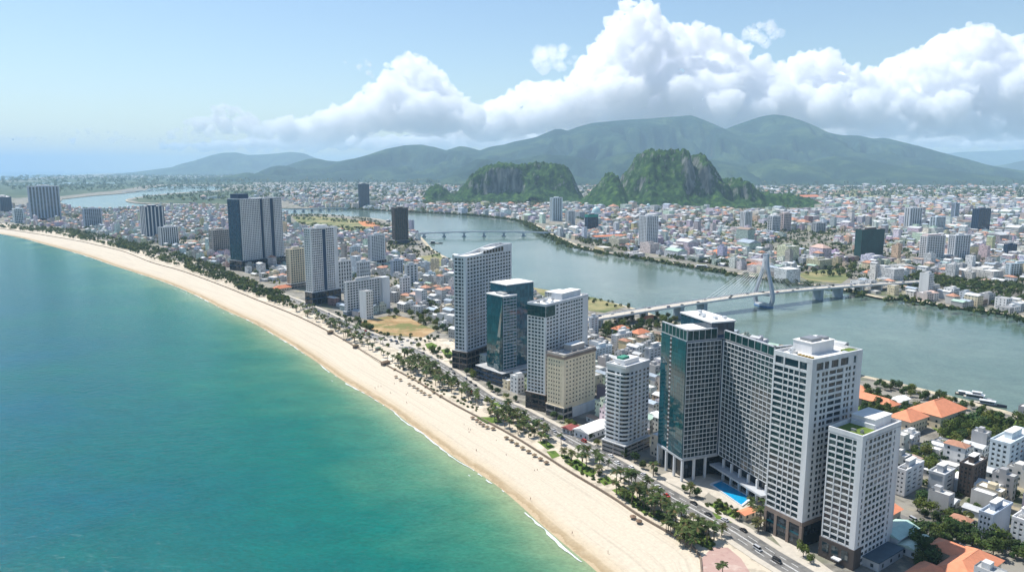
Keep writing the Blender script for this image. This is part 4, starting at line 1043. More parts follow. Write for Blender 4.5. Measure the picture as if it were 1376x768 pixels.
# mid-rise blocks of the peninsula behind the front row
MID = [(455, 393, 449, 472, 352, 50, W_white, 3, 5, 8, 'white block with deep balconies left of the broad white hotel'), (484, 389, 479, 497, 353, 50, W_cool, 2, 5, 7, 'boxy white block behind the broad white hotel'),
       (528, 372, 524, 541, 351, 48, W_bluegrey, 0, 4, 6, 'blank grey-blue house block right of the pale grey tower'), (546, 384, 543, 561, 357, 48, W_cool, 0, 3, 7, 'bare white block with a blank side wall'),
       (541, 402, 537, 551, 374, 48, W_white, 2, 3, 7, 'thin white townhouse block'), (574, 380, 571, 585, 368, 46, W_pale, 2, 4, 4, 'low pale block near the dark trees'),
       (464, 376, 458, 466, 330, 50, W_taupe, 0, 4, 9, 'taupe block half hidden by the dark-striped tower'), (473, 345, 470, 484, 332, 48, W_pale, 2, 4, 4, 'squat blue-white block by the river field'),
       (828, 470, 822, 849, 452, 44, W_white, 3, 6, 5, 'white five-storey block behind the rounded-balcony tower'), (793, 452, 791, 804, 428, 44, W_cool, 0, 2, 7, 'narrow white block against the end of the green-cornered tower'),
       (872, 500, 866, 893, 470, 44, W_grey, 0, 4, 7, 'grey block with blank wall beside the L-shaped hotel'), (800, 486, 795, 822, 470, 44, W_pale, 2, 5, 4, 'grey-blue low block right of the cream tower'),
       (1214, 668, 1205, 1241, 634, 38, W_white, 2, 3, 5, 'white five-storey block with blank side wall, beside the roof-lawn tower'), (1266, 668, 1248, 1283, 640, 38, W_grey, 0, 1, 4, 'bare grey box house with white roof'),
       (1304, 668, 1290, 1326, 628, 38, W_dark, 3, 4, 6, 'dark stone-clad block with rooftop hut'), (1352, 642, 1331, 1390, 598, 36, W_pale, 3, 5, 6, 'large pale blue block with small windows at the right frame edge'),
       (1374, 742, 1360, 1400, 702, 36, W_white, 2, 4, 5, 'white block with arched windows in the corner by the street trees'), (1330, 728, 1316, 1360, 694, 36, W_bluegrey, 3, 0, 4, 'narrow grey house with dark glazed front and ochre side')]
for cx, cy_, xl, xr, yt, yaw, wm, nL, nR, nf, lab in MID:
    simple('apartment_block', cx, cy_, xl, xr, yt, yaw, lab, wm, M_glass, nL, nR, nf, cat='building', band=1.5, pier=.9, corner=.6, units=3, most=100)
# ------------------------------------------------------------------ paving, roads, lots
def gpoly(px, z=GZ): return [P2(*p, z) for p in px]
M_pave = noise_mix('promenade_paving', [S(196, 184, 164), S(168, 158, 140), S(214, 202, 182)], [0.15, 0.06], [0.55, 0.58], rough=0.9)
M_road = noise_mix('asphalt', [S(118, 116, 112), S(98, 97, 95), S(134, 130, 124)], [0.2, 0.05], [0.55, 0.6], rough=0.9)
M_mark = mat('road_paint', (0.72, 0.72, 0.70), rough=0.7, var=0.2, scale=0.5)
M_kerb = mat('pavement_slab', S(186, 178, 164), rough=0.9, var=0.12, scale=0.3)
M_lawn = noise_mix('lawn_grass', [S(92, 114, 48), S(70, 94, 38), S(120, 132, 68)], [0.25, 0.6], [0.55, 0.6])
M_dirt = noise_mix('bare_dirt', [S(160, 132, 94), S(178, 152, 114), S(112, 114, 68), S(140, 108, 74)], [0.05, 0.03, 0.1], [0.55, 0.53, 0.62])
M_orange = noise_mix('orange_earth', [S(186, 120, 78), S(200, 150, 108)], [0.05], [0.55])
M_field = noise_mix('field_grass', [S(112, 116, 76), S(146, 138, 98), S(82, 96, 58)], [0.012, 0.02], [0.52, 0.6])
M_farf = noise_mix('far_grassland', [S(62, 82, 58), S(92, 100, 74), S(48, 66, 46)], [0.004, 0.008], [0.52, 0.56])
M_bank = noise_mix('embankment_stone', [S(186, 174, 150), S(150, 142, 126), S(206, 192, 164)], [0.08, 0.05], [0.55, 0.6])
M_plaza = noise_mix('pink_paving', [S(176, 148, 138), S(166, 136, 128), S(188, 168, 156)], [0.2, 0.1], [0.55, 0.6])
M_wallstone = mat('seawall_stone', S(120, 106, 92), rough=0.9, var=0.2, scale=0.4)

road_px = [(1170, 860), (1120, 800), (1066, 764), (1034, 745), (988, 715), (945, 691), (900, 666), (846, 634), (806, 611), (764, 588), (716, 562), (690, 548), (655, 535), (626, 515), (598, 496), (566, 477), (535, 463), (505, 453), (480, 443), (455, 431), (428, 418), (400, 406), (370, 394), (340, 383), (300, 368), (250, 352), (190, 334), (120, 317), (60, 307), (0, 299), (-100, 288)]
road = resample([P2(*p) for p in road_px], 8.0)
mb = MB(); prom_edge = offset(road, 10.0)       # seaward side lies to the left of the traced direction
def near_wall(p): return min(wall, key=lambda q: (q - p).length_squared)
A = []; B = []
for p in prom_edge:
    q = near_wall(p)
    if (q - p).length < 90: A.append(p); B.append(q)
strip(mb, B, A, GZ + 0.03, GZ + 0.03); mb.build('promenade', M_pave, kind='structure')
mb = MB(); strip(mb, offset(road, 6.4), offset(road, -6.4), GZ + 0.06, GZ + 0.06); mb.build('road', M_road, kind='structure')
for s_ in (1, -1):
    mb = MB(); a = offset(road, 6.4 * s_); b = offset(road, 10.0 * s_)
    if s_ == 1: a, b = b, a
    strip(mb, a, b, GZ + 0.2, GZ + 0.2)
    e0, e1 = (b, a) if s_ == 1 else (a, b)
    strip(mb, *(((b, b) if s_ == 1 else (a, a))), GZ + 0.2, GZ)
    mb.build('pavement', M_kerb, kind='structure')
mb = MB()
for off_, dash in ((0.25, 0), (-0.25, 0), (3.2, 1), (-3.2, 1)):
    ln = offset(road, off_)
    for i in range(len(ln) - 1):
        d = (ln[i + 1] - ln[i]); k = 0.55 if dash else 1.0
        n = Vector((-d.y, d.x)).normalized() * 0.12
        e = ln[i] + d * k; mb.quad((*(ln[i] - n), GZ + 0.08), (*(e - n), GZ + 0.08), (*(e + n), GZ + 0.08), (*(ln[i] + n), GZ + 0.08))
mb.build('road_marking', M_mark, kind='structure')
def lot(name, px, m, z=0.05): return sheet(name, gpoly(px), GZ + z, m, kind='structure')
lot('vacant_ground', [(484, 433), (500, 428), (530, 423), (552, 428), (585, 444), (568, 453), (520, 450), (497, 446)], M_dirt, 0.10)
lot('plaza', [(500, 460), (510, 455), (560, 452), (600, 455), (616, 462), (612, 500), (600, 492), (566, 472), (535, 468)], M_pave, 0.05)
lot('parking_ground', [(508, 457), (522, 452), (568, 456), (560, 464), (530, 467)], M_kerb, 0.09)
lot('plaza', [(940, 775), (944, 748), (957, 735), (978, 735), (996, 750), (1012, 775)], M_plaza, 0.07)
lot('sand_terrace', [(478, 466), (492, 460), (530, 480), (528, 490), (512, 488)], M_pave, 0.04)
lot('field', [(392, 291), (430, 290.5), (468, 294), (505, 299), (516, 304), (480, 312), (440, 306), (400, 299)], M_field, 0.2)
lot('bare_ground', [(480, 297.5), (494, 297), (512, 302), (505, 305), (488, 304)], M_orange, 0.35)
lot('bare_ground', [(590, 340), (560, 346), (545, 352), (590, 366), (605, 362)], M_field, 0.15)
lot('field', [(1068, 368), (1120, 360), (1145, 370), (1130, 381), (1085, 376)], M_field, 0.2)
lot('field', [(1030, 262), (1100, 258), (1376, 262), (1500, 264), (1500, 272), (1376, 268), (1100, 264)], M_field, 0.5)
lot('field', [(850, 258), (1000, 255), (1376, 255), (1600, 256), (1600, 260), (1100, 259)], M_field, 0.6)
lot('bare_ground', [(715, 386), (800, 400), (840, 412), (812, 420), (770, 414), (730, 398)], M_field, 0.15)
lot('garden_path', [(1290, 598), (1306, 580), (1312, 584), (1300, 604)], M_dirt, 0.08)
lot('lawn', [(1240, 566), (1300, 556), (1376, 566), (1376, 606), (1290, 600)], M_lawn, 0.05)
lot('lawn', [(1150, 520), (1200, 535), (1230, 552), (1190, 570), (1150, 560)], M_lawn, 0.05)
LAWNS = [[(722, 593), (735, 592), (746, 600), (736, 604)], [(734, 606), (746, 605), (753, 612), (742, 616)], [(752, 610), (764, 611), (768, 619), (756, 616)], [(758, 620), (776, 616), (802, 634), (795, 641), (772, 630)],
         [(802, 643), (818, 640), (826, 648), (812, 652)], [(822, 658), (838, 652), (874, 684), (868, 692), (846, 676)], [(902, 704), (924, 700), (962, 730), (954, 738), (920, 722)],
         [(952, 678), (968, 672), (992, 690), (984, 702), (962, 696)], [(660, 541), (672, 540), (690, 552), (680, 556)], [(640, 560), (668, 560), (676, 568), (654, 568)], [(868, 690), (886, 684), (906, 700), (896, 704)]]
for q in LAWNS: lot('lawn', q, M_lawn, 0.12)
lot('lawn', [(571, 462), (580, 460), (588, 464), (584, 469), (574, 468)], M_lawn, 0.3)
lot('lawn', [(592, 470), (602, 468), (610, 476), (600, 480)], M_lawn, 0.3)
lot('field', [(-300, 262), (-300, 246), (30, 244), (180, 241), (340, 241), (340, 247.5), (205, 248), (150, 256), (80, 264), (20, 266)], M_farf, 0.15)
lot('lagoon', [(0, 248.6), (36, 246.6), (60, 245.6), (110, 244.8), (165, 245.2), (168, 246.6), (110, 247.6), (60, 248.6)], M_river, 0.4)
lot('lagoon', [(210, 240.4), (300, 240.2), (300, 241.2), (212, 241.5)], M_river, 0.6)
lot('field', [(-100, 250), (40, 249.5), (120, 251), (180, 252), (150, 257), (90, 260), (-100, 262)], M_farf, 0.3)
lot('field', [(176, 268.6), (200, 264), (240, 260.2), (300, 257), (345, 255), (345, 268), (305, 274), (240, 273.4), (188, 271.6)], M_farf, 0.3)
lot('field', [(-60, 243), (120, 239), (340, 238), (640, 243), (640, 246), (340, 243), (120, 243)], M_farf, 0.7)
# embankment walks along the river
for nm, ln, s_, w in (('embankment_walk', far_bank, 1, 9.0), ('embankment_walk', near_bank, 1, 7.0)):
    mb = MB(); a = offset(ln, 0.3); b = offset(ln, -w)
    # the river lies on the left of the near bank and of the far bank
    strip(mb, b, a, GZ + 0.05, GZ + 0.05); mb.build(nm, M_bank, kind='structure')
# seawall
mb = MB(); wl = [p for p in wall if proj(p.x, p.y, GZ)[2] > 50]; a = offset(wl, 0.0); b = offset(wl, 0.7)
strip(mb, a, b, GZ + 0.75, GZ + 0.75); strip(mb, a, a, GZ + 0.75, 0.5); strip(mb, b, b, 0.5, GZ + 0.75)
mb.build('seawall', M_wallstone, label='long low stone seawall along the back of the sandy beach', cat='wall')
# foam
def foam(off0, amp, wid, cut, seed, z):
    mb = MB(); ln = resample(coast_px_w, 2.5)
    prev = None
    for i, p in enumerate(ln):
        t = (ln[min(i + 1, len(ln) - 1)] - ln[max(i - 1, 0)]).normalized(); nrm = Vector((-t.y, t.x))
        n1 = mn.noise((p.x * 0.02, p.y * 0.02, seed)); n2 = mn.noise((p.x * 0.12, p.y * 0.12, seed + 3)); n3 = mn.noise((p.x * 0.6, p.y * 0.6, seed + 5))
        w = wid * (n1 * 1.2 + n2 * 0.9 + n3 * 0.5 + cut)
        c = off0 + amp * (mn.noise((p.x * 0.03, p.y * 0.03, seed + 9)) + 0.35 * n2)
        cur = None
        if w > 0.25: cur = (p + nrm * (c - w * 0.5 + n3 * 0.4), p + nrm * (c + w * 0.5))
        if prev and cur: mb.quad((*prev[0], z), (*cur[0], z), (*cur[1], z), (*prev[1], z))
        prev = cur
    return mb
coast_px_w = [P2(*p, 0.0) for p in coast_px]
M_foam = mat('sea_foam', (0.62, 0.66, 0.64), rough=0.9, var=0.25, scale=0.7)
foam(3.2, 2.2, 1.6, 0.28, 1.0, 0.34).build('surf_foam', M_foam, kind='stuff')
foam(9.0, 4.0, 0.9, -0.05, 21.0, 0.10).build('surf_foam', M_foam, kind='stuff')

# ------------------------------------------------------------------ label helpers
ORD = ['nearest', 'second', 'third', 'fourth', 'fifth', 'sixth', 'seventh', 'eighth', 'ninth', 'tenth', 'eleventh', 'twelfth', 'thirteenth', 'fourteenth', 'fifteenth', 'sixteenth', 'seventeenth', 'eighteenth', 'nineteenth', 'twentieth']
TENS = {2: 'twenty', 3: 'thirty', 4: 'forty', 5: 'fifty', 6: 'sixty', 7: 'seventy', 8: 'eighty', 9: 'ninety'}
ONES = ['', 'first', 'second', 'third', 'fourth', 'fifth', 'sixth', 'seventh', 'eighth', 'ninth']
def nth(i):
    """1 -> leftmost, 2 -> second from the left ..."""
    if i == 1: return 'leftmost'
    if i <= 20: return ORD[i - 1] + ' from left'
    t_, o_ = divmod(i, 10)
    if t_ >= 10: return 'far along from left'
    return (TENS[t_] + '-' + ONES[o_] if o_ else TENS[t_][:-1] + 'ieth') + ' from left'
def landmark(p):
    x, y = p[0], p[1]
    return min(LAND, key=lambda l: (l[0] - x) ** 2 + (l[1] - y) ** 2)
def number_labels(items, join=', '):
    """items: [(object, base label)]; equal bases are told apart by their order from left to right."""
    by = {}
    for o, b in items: by.setdefault(b, []).append(o)
    for b, os_ in by.items():
        if len(os_) == 1: os_[0]['label'] = b; continue
        os_.sort(key=lambda o: proj(*o.location)[0])
        for i, o in enumerate(os_): o['label'] = b + join + ('rightmost' if i == len(os_) - 1 and i > 0 else nth(i + 1))

# ------------------------------------------------------------------ vegetation
def leaf_mat(name, c, sheen=0.0): 
    m = mat(name, c, rough=0.75, spec=0.25, tint=True, objvar=0.25); t = m.node_tree; b = t.nodes['Principled BSDF']
    tr = t.nodes.new('ShaderNodeBsdfTranslucent'); mx = t.nodes.new('ShaderNodeMixShader'); mx.inputs[0].default_value = 0.35
    src = b.inputs['Base Color'].links[0].from_socket; t.links.new(src, tr.inputs['Color'])
    t.links.new(b.outputs[0], mx.inputs[1]); t.links.new(tr.outputs[0], mx.inputs[2]); t.links.new(mx.outputs[0], t.nodes['Material Output'].inputs['Surface'])
    return m
M_leaf = leaf_mat('tree_leaves', (0.05, 0.09, 0.03)); M_bark = mat('bark', (0.16, 0.12, 0.085), rough=0.9, var=0.2, scale=1.5)
M_palm = leaf_mat('palm_leaves', (0.06, 0.09, 0.03))
def leaf_quad(mb, c, nrm, size, rg, col):
    a = nrm.orthogonal().normalized(); b = nrm.cross(a); th = rg.uniform(0, 6.28)
    u = (a * math.cos(th) + b * math.sin(th)) * size * rg.uniform(0.7, 1.2); v = (b * math.cos(th) - a * math.sin(th)) * size * rg.uniform(0.5, 0.9)
    mb.col = col; mb.quad(c - u * 0.6 - v * 0.4, c + u * 0.5 - v * 0.6, c + u * 0.6 + v * 0.5, c - u * 0.4 + v * 0.6)
def crown_mesh(seed, R, H, z0, nl, nq, size, base):
    rg = random.Random(seed); mb = MB(); lobes = []
    for i in range(nl):
        a = rg.uniform(0, 6.28); r = R * rg.uniform(0.15, 0.68); z = z0 + H * rg.uniform(0.25, 0.8)
        lobes.append((Vector((r * math.cos(a), r * math.sin(a), z)), R * rg.uniform(0.34, 0.58), rg.uniform(0.75, 1.3)))
    for c, lr, tone in lobes:
        for k in range(nq // nl):
            d = Vector((rg.gauss(0, 1), rg.gauss(0, 1), rg.gauss(0.25, 0.9))).normalized()
            p = c + Vector((d.x, d.y, d.z * H / R * 0.75)) * lr * rg.uniform(0.62, 1.08)
            nn = (d + Vector((rg.uniform(-.7, .7), rg.uniform(-.7, .7), rg.uniform(-.2, .9)))).normalized()
            q = tone * rg.uniform(0.72, 1.3)
            leaf_quad(mb, p, nn, size, rg, (base[0] * q * rg.uniform(.9, 1.2), base[1] * q, base[2] * q))
    return mb
def trunk_mesh(seed, h, r, spread):
    rg = random.Random(seed); mb = MB(); p = Vector((0, 0, -0.3)); q = Vector((rg.uniform(-.3, .3), rg.uniform(-.3, .3), h * 0.55))
    mb.tube(p, q, r, r * 0.7, 7)
    for k in range(4):
        a = k * 1.57 + rg.uniform(-.4, .4); e = q + Vector((math.cos(a) * spread, math.sin(a) * spread, h * 0.35)); mb.tube(q, e, r * 0.5, r * 0.2, 5)
    return mb
GREENS = [(0.050, 0.094, 0.022), (0.036, 0.074, 0.022), (0.082, 0.125, 0.026), (0.048, 0.080, 0.020), (0.115, 0.145, 0.03)]
TREE = []
for k in range(6):
    R = [3.2, 4.0, 3.6, 2.6, 4.6, 3.0][k]; H = [5.0, 5.2, 6.2, 4.4, 5.2, 5.6][k]; z0 = [2.2, 2.4, 2.6, 1.9, 2.6, 2.2][k]
    TREE.append((trunk_mesh(70 + k, z0 + H * 0.5, 0.24, R * 0.45).mesh('trunk', M_bark), crown_mesh(80 + k, R, H, z0 - 0.6, 9, 470, 0.72, GREENS[k % 5]).mesh('crown', M_leaf)))
SHRUB = []
for k in range(4): SHRUB.append(crown_mesh(180 + k, 1.5, 1.7, -0.5, 5, 130, 0.5, [(0.10, 0.14, 0.035), (0.06, 0.10, 0.03), (0.13, 0.15, 0.04), (0.05, 0.08, 0.03)][k]).mesh('shrub', M_leaf))
def palm_meshes(seed, h, lean, nfr, fl, base):
    rg = random.Random(seed); tr = MB(); p = Vector((0, 0, -0.3)); N_ = 5
    for i in range(N_):
        t_ = (i + 1) / N_; q = Vector((lean * t_ ** 1.8, lean * 0.3 * t_ ** 2, h * t_)); tr.tube(p, q, 0.26 - 0.10 * (i / N_), 0.26 - 0.10 * t_, 6); p = q
    top = p; cr = MB()
    for k in range(nfr):
        a = k * 2.399 + rg.uniform(-.2, .2); el = rg.uniform(-0.35, 1.15); L_ = fl * rg.uniform(0.8, 1.1)
        d = Vector((math.cos(a), math.sin(a), 0)); side = Vector((-d.y, d.x, 0)); pts = []
        for j in range(6):
            s_ = j / 5; pts.append(top + d * L_ * s_ * math.cos(el * (1 - s_ * 0.5)) + UP * (L_ * (math.sin(el) * s_ - 0.55 * s_ * s_)))
        q = rg.uniform(0.7, 1.35); cr.col = tuple(b * q for b in base)
        if k % 7 == 6: cr.col = (0.16 * q, 0.12 * q, 0.05 * q)
        for j in range(5):
            wa = 0.55 * math.sin(math.pi * (0.12 + 0.8 * j / 5)); wb = 0.55 * math.sin(math.pi * (0.12 + 0.8 * (j + 1) / 5))
            for sg in (1, -1):
                o1 = side * sg * wa * 1.5 - UP * wa * 0.7; o2 = side * sg * wb * 1.5 - UP * wb * 0.7
                gap = (pts[j + 1] - pts[j]) * 0.30
                cr.quad(pts[j], pts[j + 1] - gap * 0.4, pts[j + 1] + o2 - gap + d * 0.35, pts[j] + o1 + d * 0.35)
    return tr.mesh('trunk', M_bark), cr.mesh('crown', M_palm)
PALM = [palm_meshes(200 + k, [6.5, 8.0, 5.4, 7.2, 4.2][k], [0.6, 1.2, 0.3, -0.8, 0.4][k], [18, 20, 17, 19, 16][k], [3.0, 3.2, 2.8, 3.1, 2.7][k], [(0.078, 0.115, 0.028), (0.062, 0.096, 0.026), (0.105, 0.135, 0.034), (0.07, 0.105, 0.03), (0.12, 0.125, 0.04)][k]) for k in range(5)]
def scatter(px, n, md, z=GZ, seed=0, pad=1.5, avoid=True):
    """n points over the ground that the traced outline covers, at least md apart."""
    rg = random.Random(seed + int(px[0][0] * 7 + px[0][1])); poly = gpoly(px)
    xs = [p.x for p in poly]; ys = [p.y for p in poly]; out = []; tries = 0
    while len(out) < n and tries < n * 40:
        tries += 1; p = Vector((rg.uniform(min(xs), max(xs)), rg.uniform(min(ys), max(ys))))
        if not inside(p, poly) or (avoid and blocked(p.x, p.y, pad)): continue
        if any((p - q).length_squared < md * md for q in out): continue
        out.append(p)
    return out
PLANTS = {'palm_tree': [], 'tree': [], 'shrub': []}
def sow(kind, px, n, md, where, s0=0.8, s1=1.2, seed=0, pad=1.5):
    for p in scatter(px, n, md, seed=seed, pad=pad): PLANTS[kind].append((p, rng.uniform(s0, s1), where))
# palms of the promenade
sow('palm_tree', [(526, 486), (545, 478), (580, 490), (640, 528), (652, 546), (626, 540), (580, 515), (545, 500)], 78, 3.2, 'in the dense seaside grove')
sow('palm_tree', [(655, 556), (690, 556), (746, 592), (738, 602), (690, 582), (665, 570)], 30, 4.0, 'on the promenade below the teal glass tower')
sow('palm_tree', [(756, 610), (780, 606), (812, 630), (806, 642), (770, 626)], 9, 5, 'on the promenade below the cream tower')
sow('palm_tree', [(820, 655), (840, 640), (880, 668), (902, 690), (895, 702), (860, 690), (830, 668)], 28, 3.8, 'in the lawn strip before the L-shaped hotel')
sow('palm_tree', [(888, 704), (930, 698), (962, 724), (956, 736), (920, 735)], 16, 4.0, 'on the lawn north of the pink plaza')
sow('palm_tree', [(893, 713), (905, 712), (936, 732), (940, 748), (915, 735)], 11, 3.0, 'in sand by the pink plaza', 0.6, 0.85)
sow('palm_tree', [(868, 634), (890, 640), (955, 684), (978, 704), (955, 700), (905, 668)], 26, 3.8, 'along the road edge of the pool garden')
sow('palm_tree', [(1000, 708), (1016, 700), (1064, 738), (1080, 758), (1050, 764), (1015, 738)], 12, 5.0, 'in front of the tall foreground tower')
sow('palm_tree', [(950, 645), (960, 640), (1020, 668), (1028, 690), (1005, 690), (1012, 672)], 16, 3.2, 'around the hotel pool', 0.5, 0.8)
sow('palm_tree', [(440, 436), (470, 440), (504, 458), (488, 466), (460, 456)], 26, 4.5, 'by the seawall west of the vacant lot')
sow('palm_tree', [(390, 404), (430, 424), (470, 446), (440, 440), (392, 416)], 34, 5.0, 'below the dark-striped tower')
# broad trees
sow('tree', [(1262, 704), (1300, 718), (1380, 740), (1380, 758), (1310, 742), (1270, 722)], 26, 4.6, 'along the back street near the orange roof', 0.9, 1.3)
sow('tree', [(1262, 592), (1300, 562), (1380, 572), (1380, 604), (1320, 600)], 46, 5.5, 'in the riverside park', 0.9, 1.5)
sow('tree', [(1160, 530), (1215, 548), (1240, 556), (1196, 574), (1158, 560)], 34, 5.0, 'behind the roof-lawn tower by the long orange roofs', 0.8, 1.3)
sow('tree', [(1212, 612), (1290, 602), (1306, 622), (1240, 640)], 24, 5.0, 'between the park and the bare box house', 0.8, 1.2)
sow('tree', [(1225, 672), (1262, 672), (1280, 700), (1240, 700)], 9, 5.0, 'beside the white five-storey block', 0.7, 1.1)
sow('tree', [(1222, 712), (1262, 722), (1275, 752), (1235, 768), (1225, 740)], 18, 4.4, 'beside the pale green roofs', 0.8, 1.3)
sow('tree', [(800, 442), (830, 430), (905, 426), (916, 434), (880, 446), (815, 456)], 60, 5.5, 'under the landward end of the cable bridge', 0.8, 1.3)
sow('tree', [(735, 389), (790, 400), (852, 412), (845, 416), (790, 406)], 18, 6.0, 'on the river point before the cable bridge', 0.7, 1.0)
sow('tree', [(1200, 522), (1270, 537), (1330, 556), (1310, 556), (1240, 540)], 16, 5.0, 'on the bank beside the moored boats', 0.6, 1.0)
sow('tree', [(598, 502), (636, 520), (720, 560), (742, 574), (720, 576), (650, 538), (612, 516)], 40, 4.5, 'at the foot of the front towers', 0.6, 0.95)
sow('tree', [(745, 572), (770, 580), (812, 600), (830, 622), (800, 612), (760, 590)], 22, 4.2, 'by the cream tower forecourt', 0.6, 1.0)
sow('tree', [(575, 470), (612, 476), (618, 496), (600, 490)], 12, 5.0, 'around the plaza lawns', 0.6, 1.0)
sow('tree', [(498, 428), (560, 416), (606, 428), (606, 452), (585, 446), (552, 428)], 44, 6.0, 'behind the brown vacant lot', 0.8, 1.2)
sow('tree', [(505, 452), (570, 448), (600, 456), (570, 460), (520, 456)], 12, 5.0, 'around the parked cars by the vacant lot', 0.6, 0.9)
sow('tree', [(552, 318), (570, 330), (610, 352), (608, 360), (580, 346), (560, 332)], 34, 7.0, 'on the river bank by the far beam bridge', 0.8, 1.2)
sow('tree', [(445, 425), (470, 428), (500, 442), (505, 452), (470, 440)], 22, 5.0, 'along the road before the broad white hotel', 0.7, 1.1)
sow('tree', [(800, 480), (815, 470), (880, 505), (882, 590), (875, 590), (812, 500)], 22, 6.0, 'between the rounded-balcony tower and the river houses', 0.6, 1.0)
pw = [p for p in wall if 60 < proj(p.x, p.y, GZ)[2] < 760]
for k, p in enumerate(offset(pw, -9)):
    if k % 2 == 0 and rng.random() < .45: PLANTS['palm_tree'].append((p + Vector((rng.uniform(-3, 3), rng.uniform(-4, 4))), rng.uniform(.7, 1.1), 'along the seawall walk'))
rd_ = [p for p in road if 60 < proj(p.x, p.y, GZ)[2] < 900]
for s_ in (10.5, -11.0):
    for k, p in enumerate(offset(rd_, s_)):
        if s_ > 0 and proj(p.x, p.y, GZ)[2] < 520 and rng.random() < .6: continue
        if rng.random() < .8: PLANTS['palm_tree' if s_ > 0 and (rng.random() < .65 or proj(p.x, p.y, GZ)[2] < 520) else 'tree'].append((p + Vector((rng.uniform(-2, 2), rng.uniform(-2, 2))), rng.uniform(.6, .95), 'on the seaward verge of the beach road' if s_ > 0 else 'on the landward verge of the beach road'))
sow('tree', [(1160, 512), (1210, 522), (1270, 538), (1262, 544), (1200, 530)], 14, 5.0, 'between the river and the long orange roofs', 0.7, 1.1)
sow('shrub', [(660, 541), (690, 552), (730, 590), (745, 600), (700, 580), (650, 552)], 34, 3.0, 'in the beds below the teal glass tower')
sow('shrub', [(752, 610), (800, 632), (826, 650), (812, 652), (770, 630)], 30, 3.0, 'in the beds below the rounded-balcony tower')
sow('shrub', [(830, 655), (874, 684), (906, 702), (890, 704), (850, 680)], 40, 2.6, 'in the lawn strip before the L-shaped hotel')
sow('shrub', [(902, 704), (930, 702), (962, 730), (954, 738), (920, 722)], 34, 2.4, 'around the lawn by the pink plaza')
sow('shrub', [(948, 676), (968, 670), (996, 690), (984, 704), (960, 698)], 34, 2.2, 'in the pool garden')
sow('shrub', [(985, 718), (1010, 720), (1060, 752), (1045, 760), (1000, 735)], 24, 3.0, 'along the road by the pink plaza')
sow('shrub', [(530, 490), (580, 515), (650, 550), (640, 552), (570, 518)], 40, 3.2, 'at the edge of the dense palm grove')
plaza_g = gpoly([(940, 775), (944, 748), (957, 735), (978, 735), (996, 750), (1012, 775)]); pool_g = gpoly([(954, 650), (969, 644), (1013, 669), (996, 684)])
def plant_all():
    items = {k: [] for k in PLANTS}; extra = []
    for kind, lst in PLANTS.items():
        vis = []
        for p, s_, w in lst:
            x, y, z = proj(p.x, p.y, GZ + 3)
            if z < 1000 and (any((p - q).length_squared < 70 for q in road) or inside(p, plaza_g) or inside(p, pool_g)): continue
            if not (-25 < x < 1400 and y < 800) or hidden(p.x, p.y, GZ + 6 * s_): continue
            vis.append((z / s_, p, s_, w))
        vis.sort(key=lambda q: q[0])
        s_up = 1.12 if kind == 'palm_tree' else 1.0
        vis = [(a, b, c * s_up, d) for a, b, c, d in vis]; cap = 300 if kind != 'shrub' else 240
        for i, (zz, p, s_, w) in enumerate(vis):
            if i >= cap: extra.append((p, s_, kind)); continue
            rz = rng.uniform(0, 6.28)
            if kind == 'shrub':
                r = link(SHRUB[rng.randrange(4)], 'shrub', cat='shrub', group='garden shrubs'); r.location = (p.x, p.y, GZ + .05); r.rotation_euler.z = rz; r.scale = (s_, s_, s_)
                items[kind].append((r, 'low rounded shrub ' + w)); continue
            k = rng.randrange(6 if kind == 'tree' else 5); T_ = (TREE if kind == 'tree' else PALM)[k]
            r = empty(kind, (p.x, p.y, GZ), rz, cat='palm' if kind == 'palm_tree' else 'tree', group='coconut palms' if kind == 'palm_tree' else 'broad leafy trees'); r.scale = (s_, s_, s_)
            link(T_[0], 'trunk', r); link(T_[1], 'crown', r)
            tone = ['mid green', 'dark green', 'light green', 'dark green', 'yellow-green', 'mid green'][k] if kind == 'tree' else ['tall', 'tall leaning', 'short', 'tall', 'stubby yellowish'][k]
            items[kind].append((r, ('%s leafy tree ' if kind == 'tree' else '%s coconut palm ') % tone + w))
    for k, it in items.items(): number_labels(it)
    return extra
TOWERS = []
def hidden(x, y, z):
    px, py, zc = proj(x, y, z)
    for x0, x1, yt, yb, tz in TOWERS:
        if zc > tz and x0 < px < x1 and yt < py < yb: return True
    return False
for o in list(COL.objects):
    if o.parent is None and o.type == 'EMPTY' and o.get('category') in ('tower', 'building'):
        pts = []
        for ch in o.children:
            if ch.type == 'MESH' and ch.name.split('.')[0] in ('wall', 'podium', 'seaward_wing', 'inland_wing', 'rear_block'):
                for v in ch.data.vertices: pts.append(proj(*(o.matrix_basis @ v.co)))
        if pts:
            xs = sorted(p[0] for p in pts); ys = [p[1] for p in pts]
            TOWERS.append((xs[0], xs[-1], min(ys) + 6, max(ys), min(p[2] for p in pts) + 10))

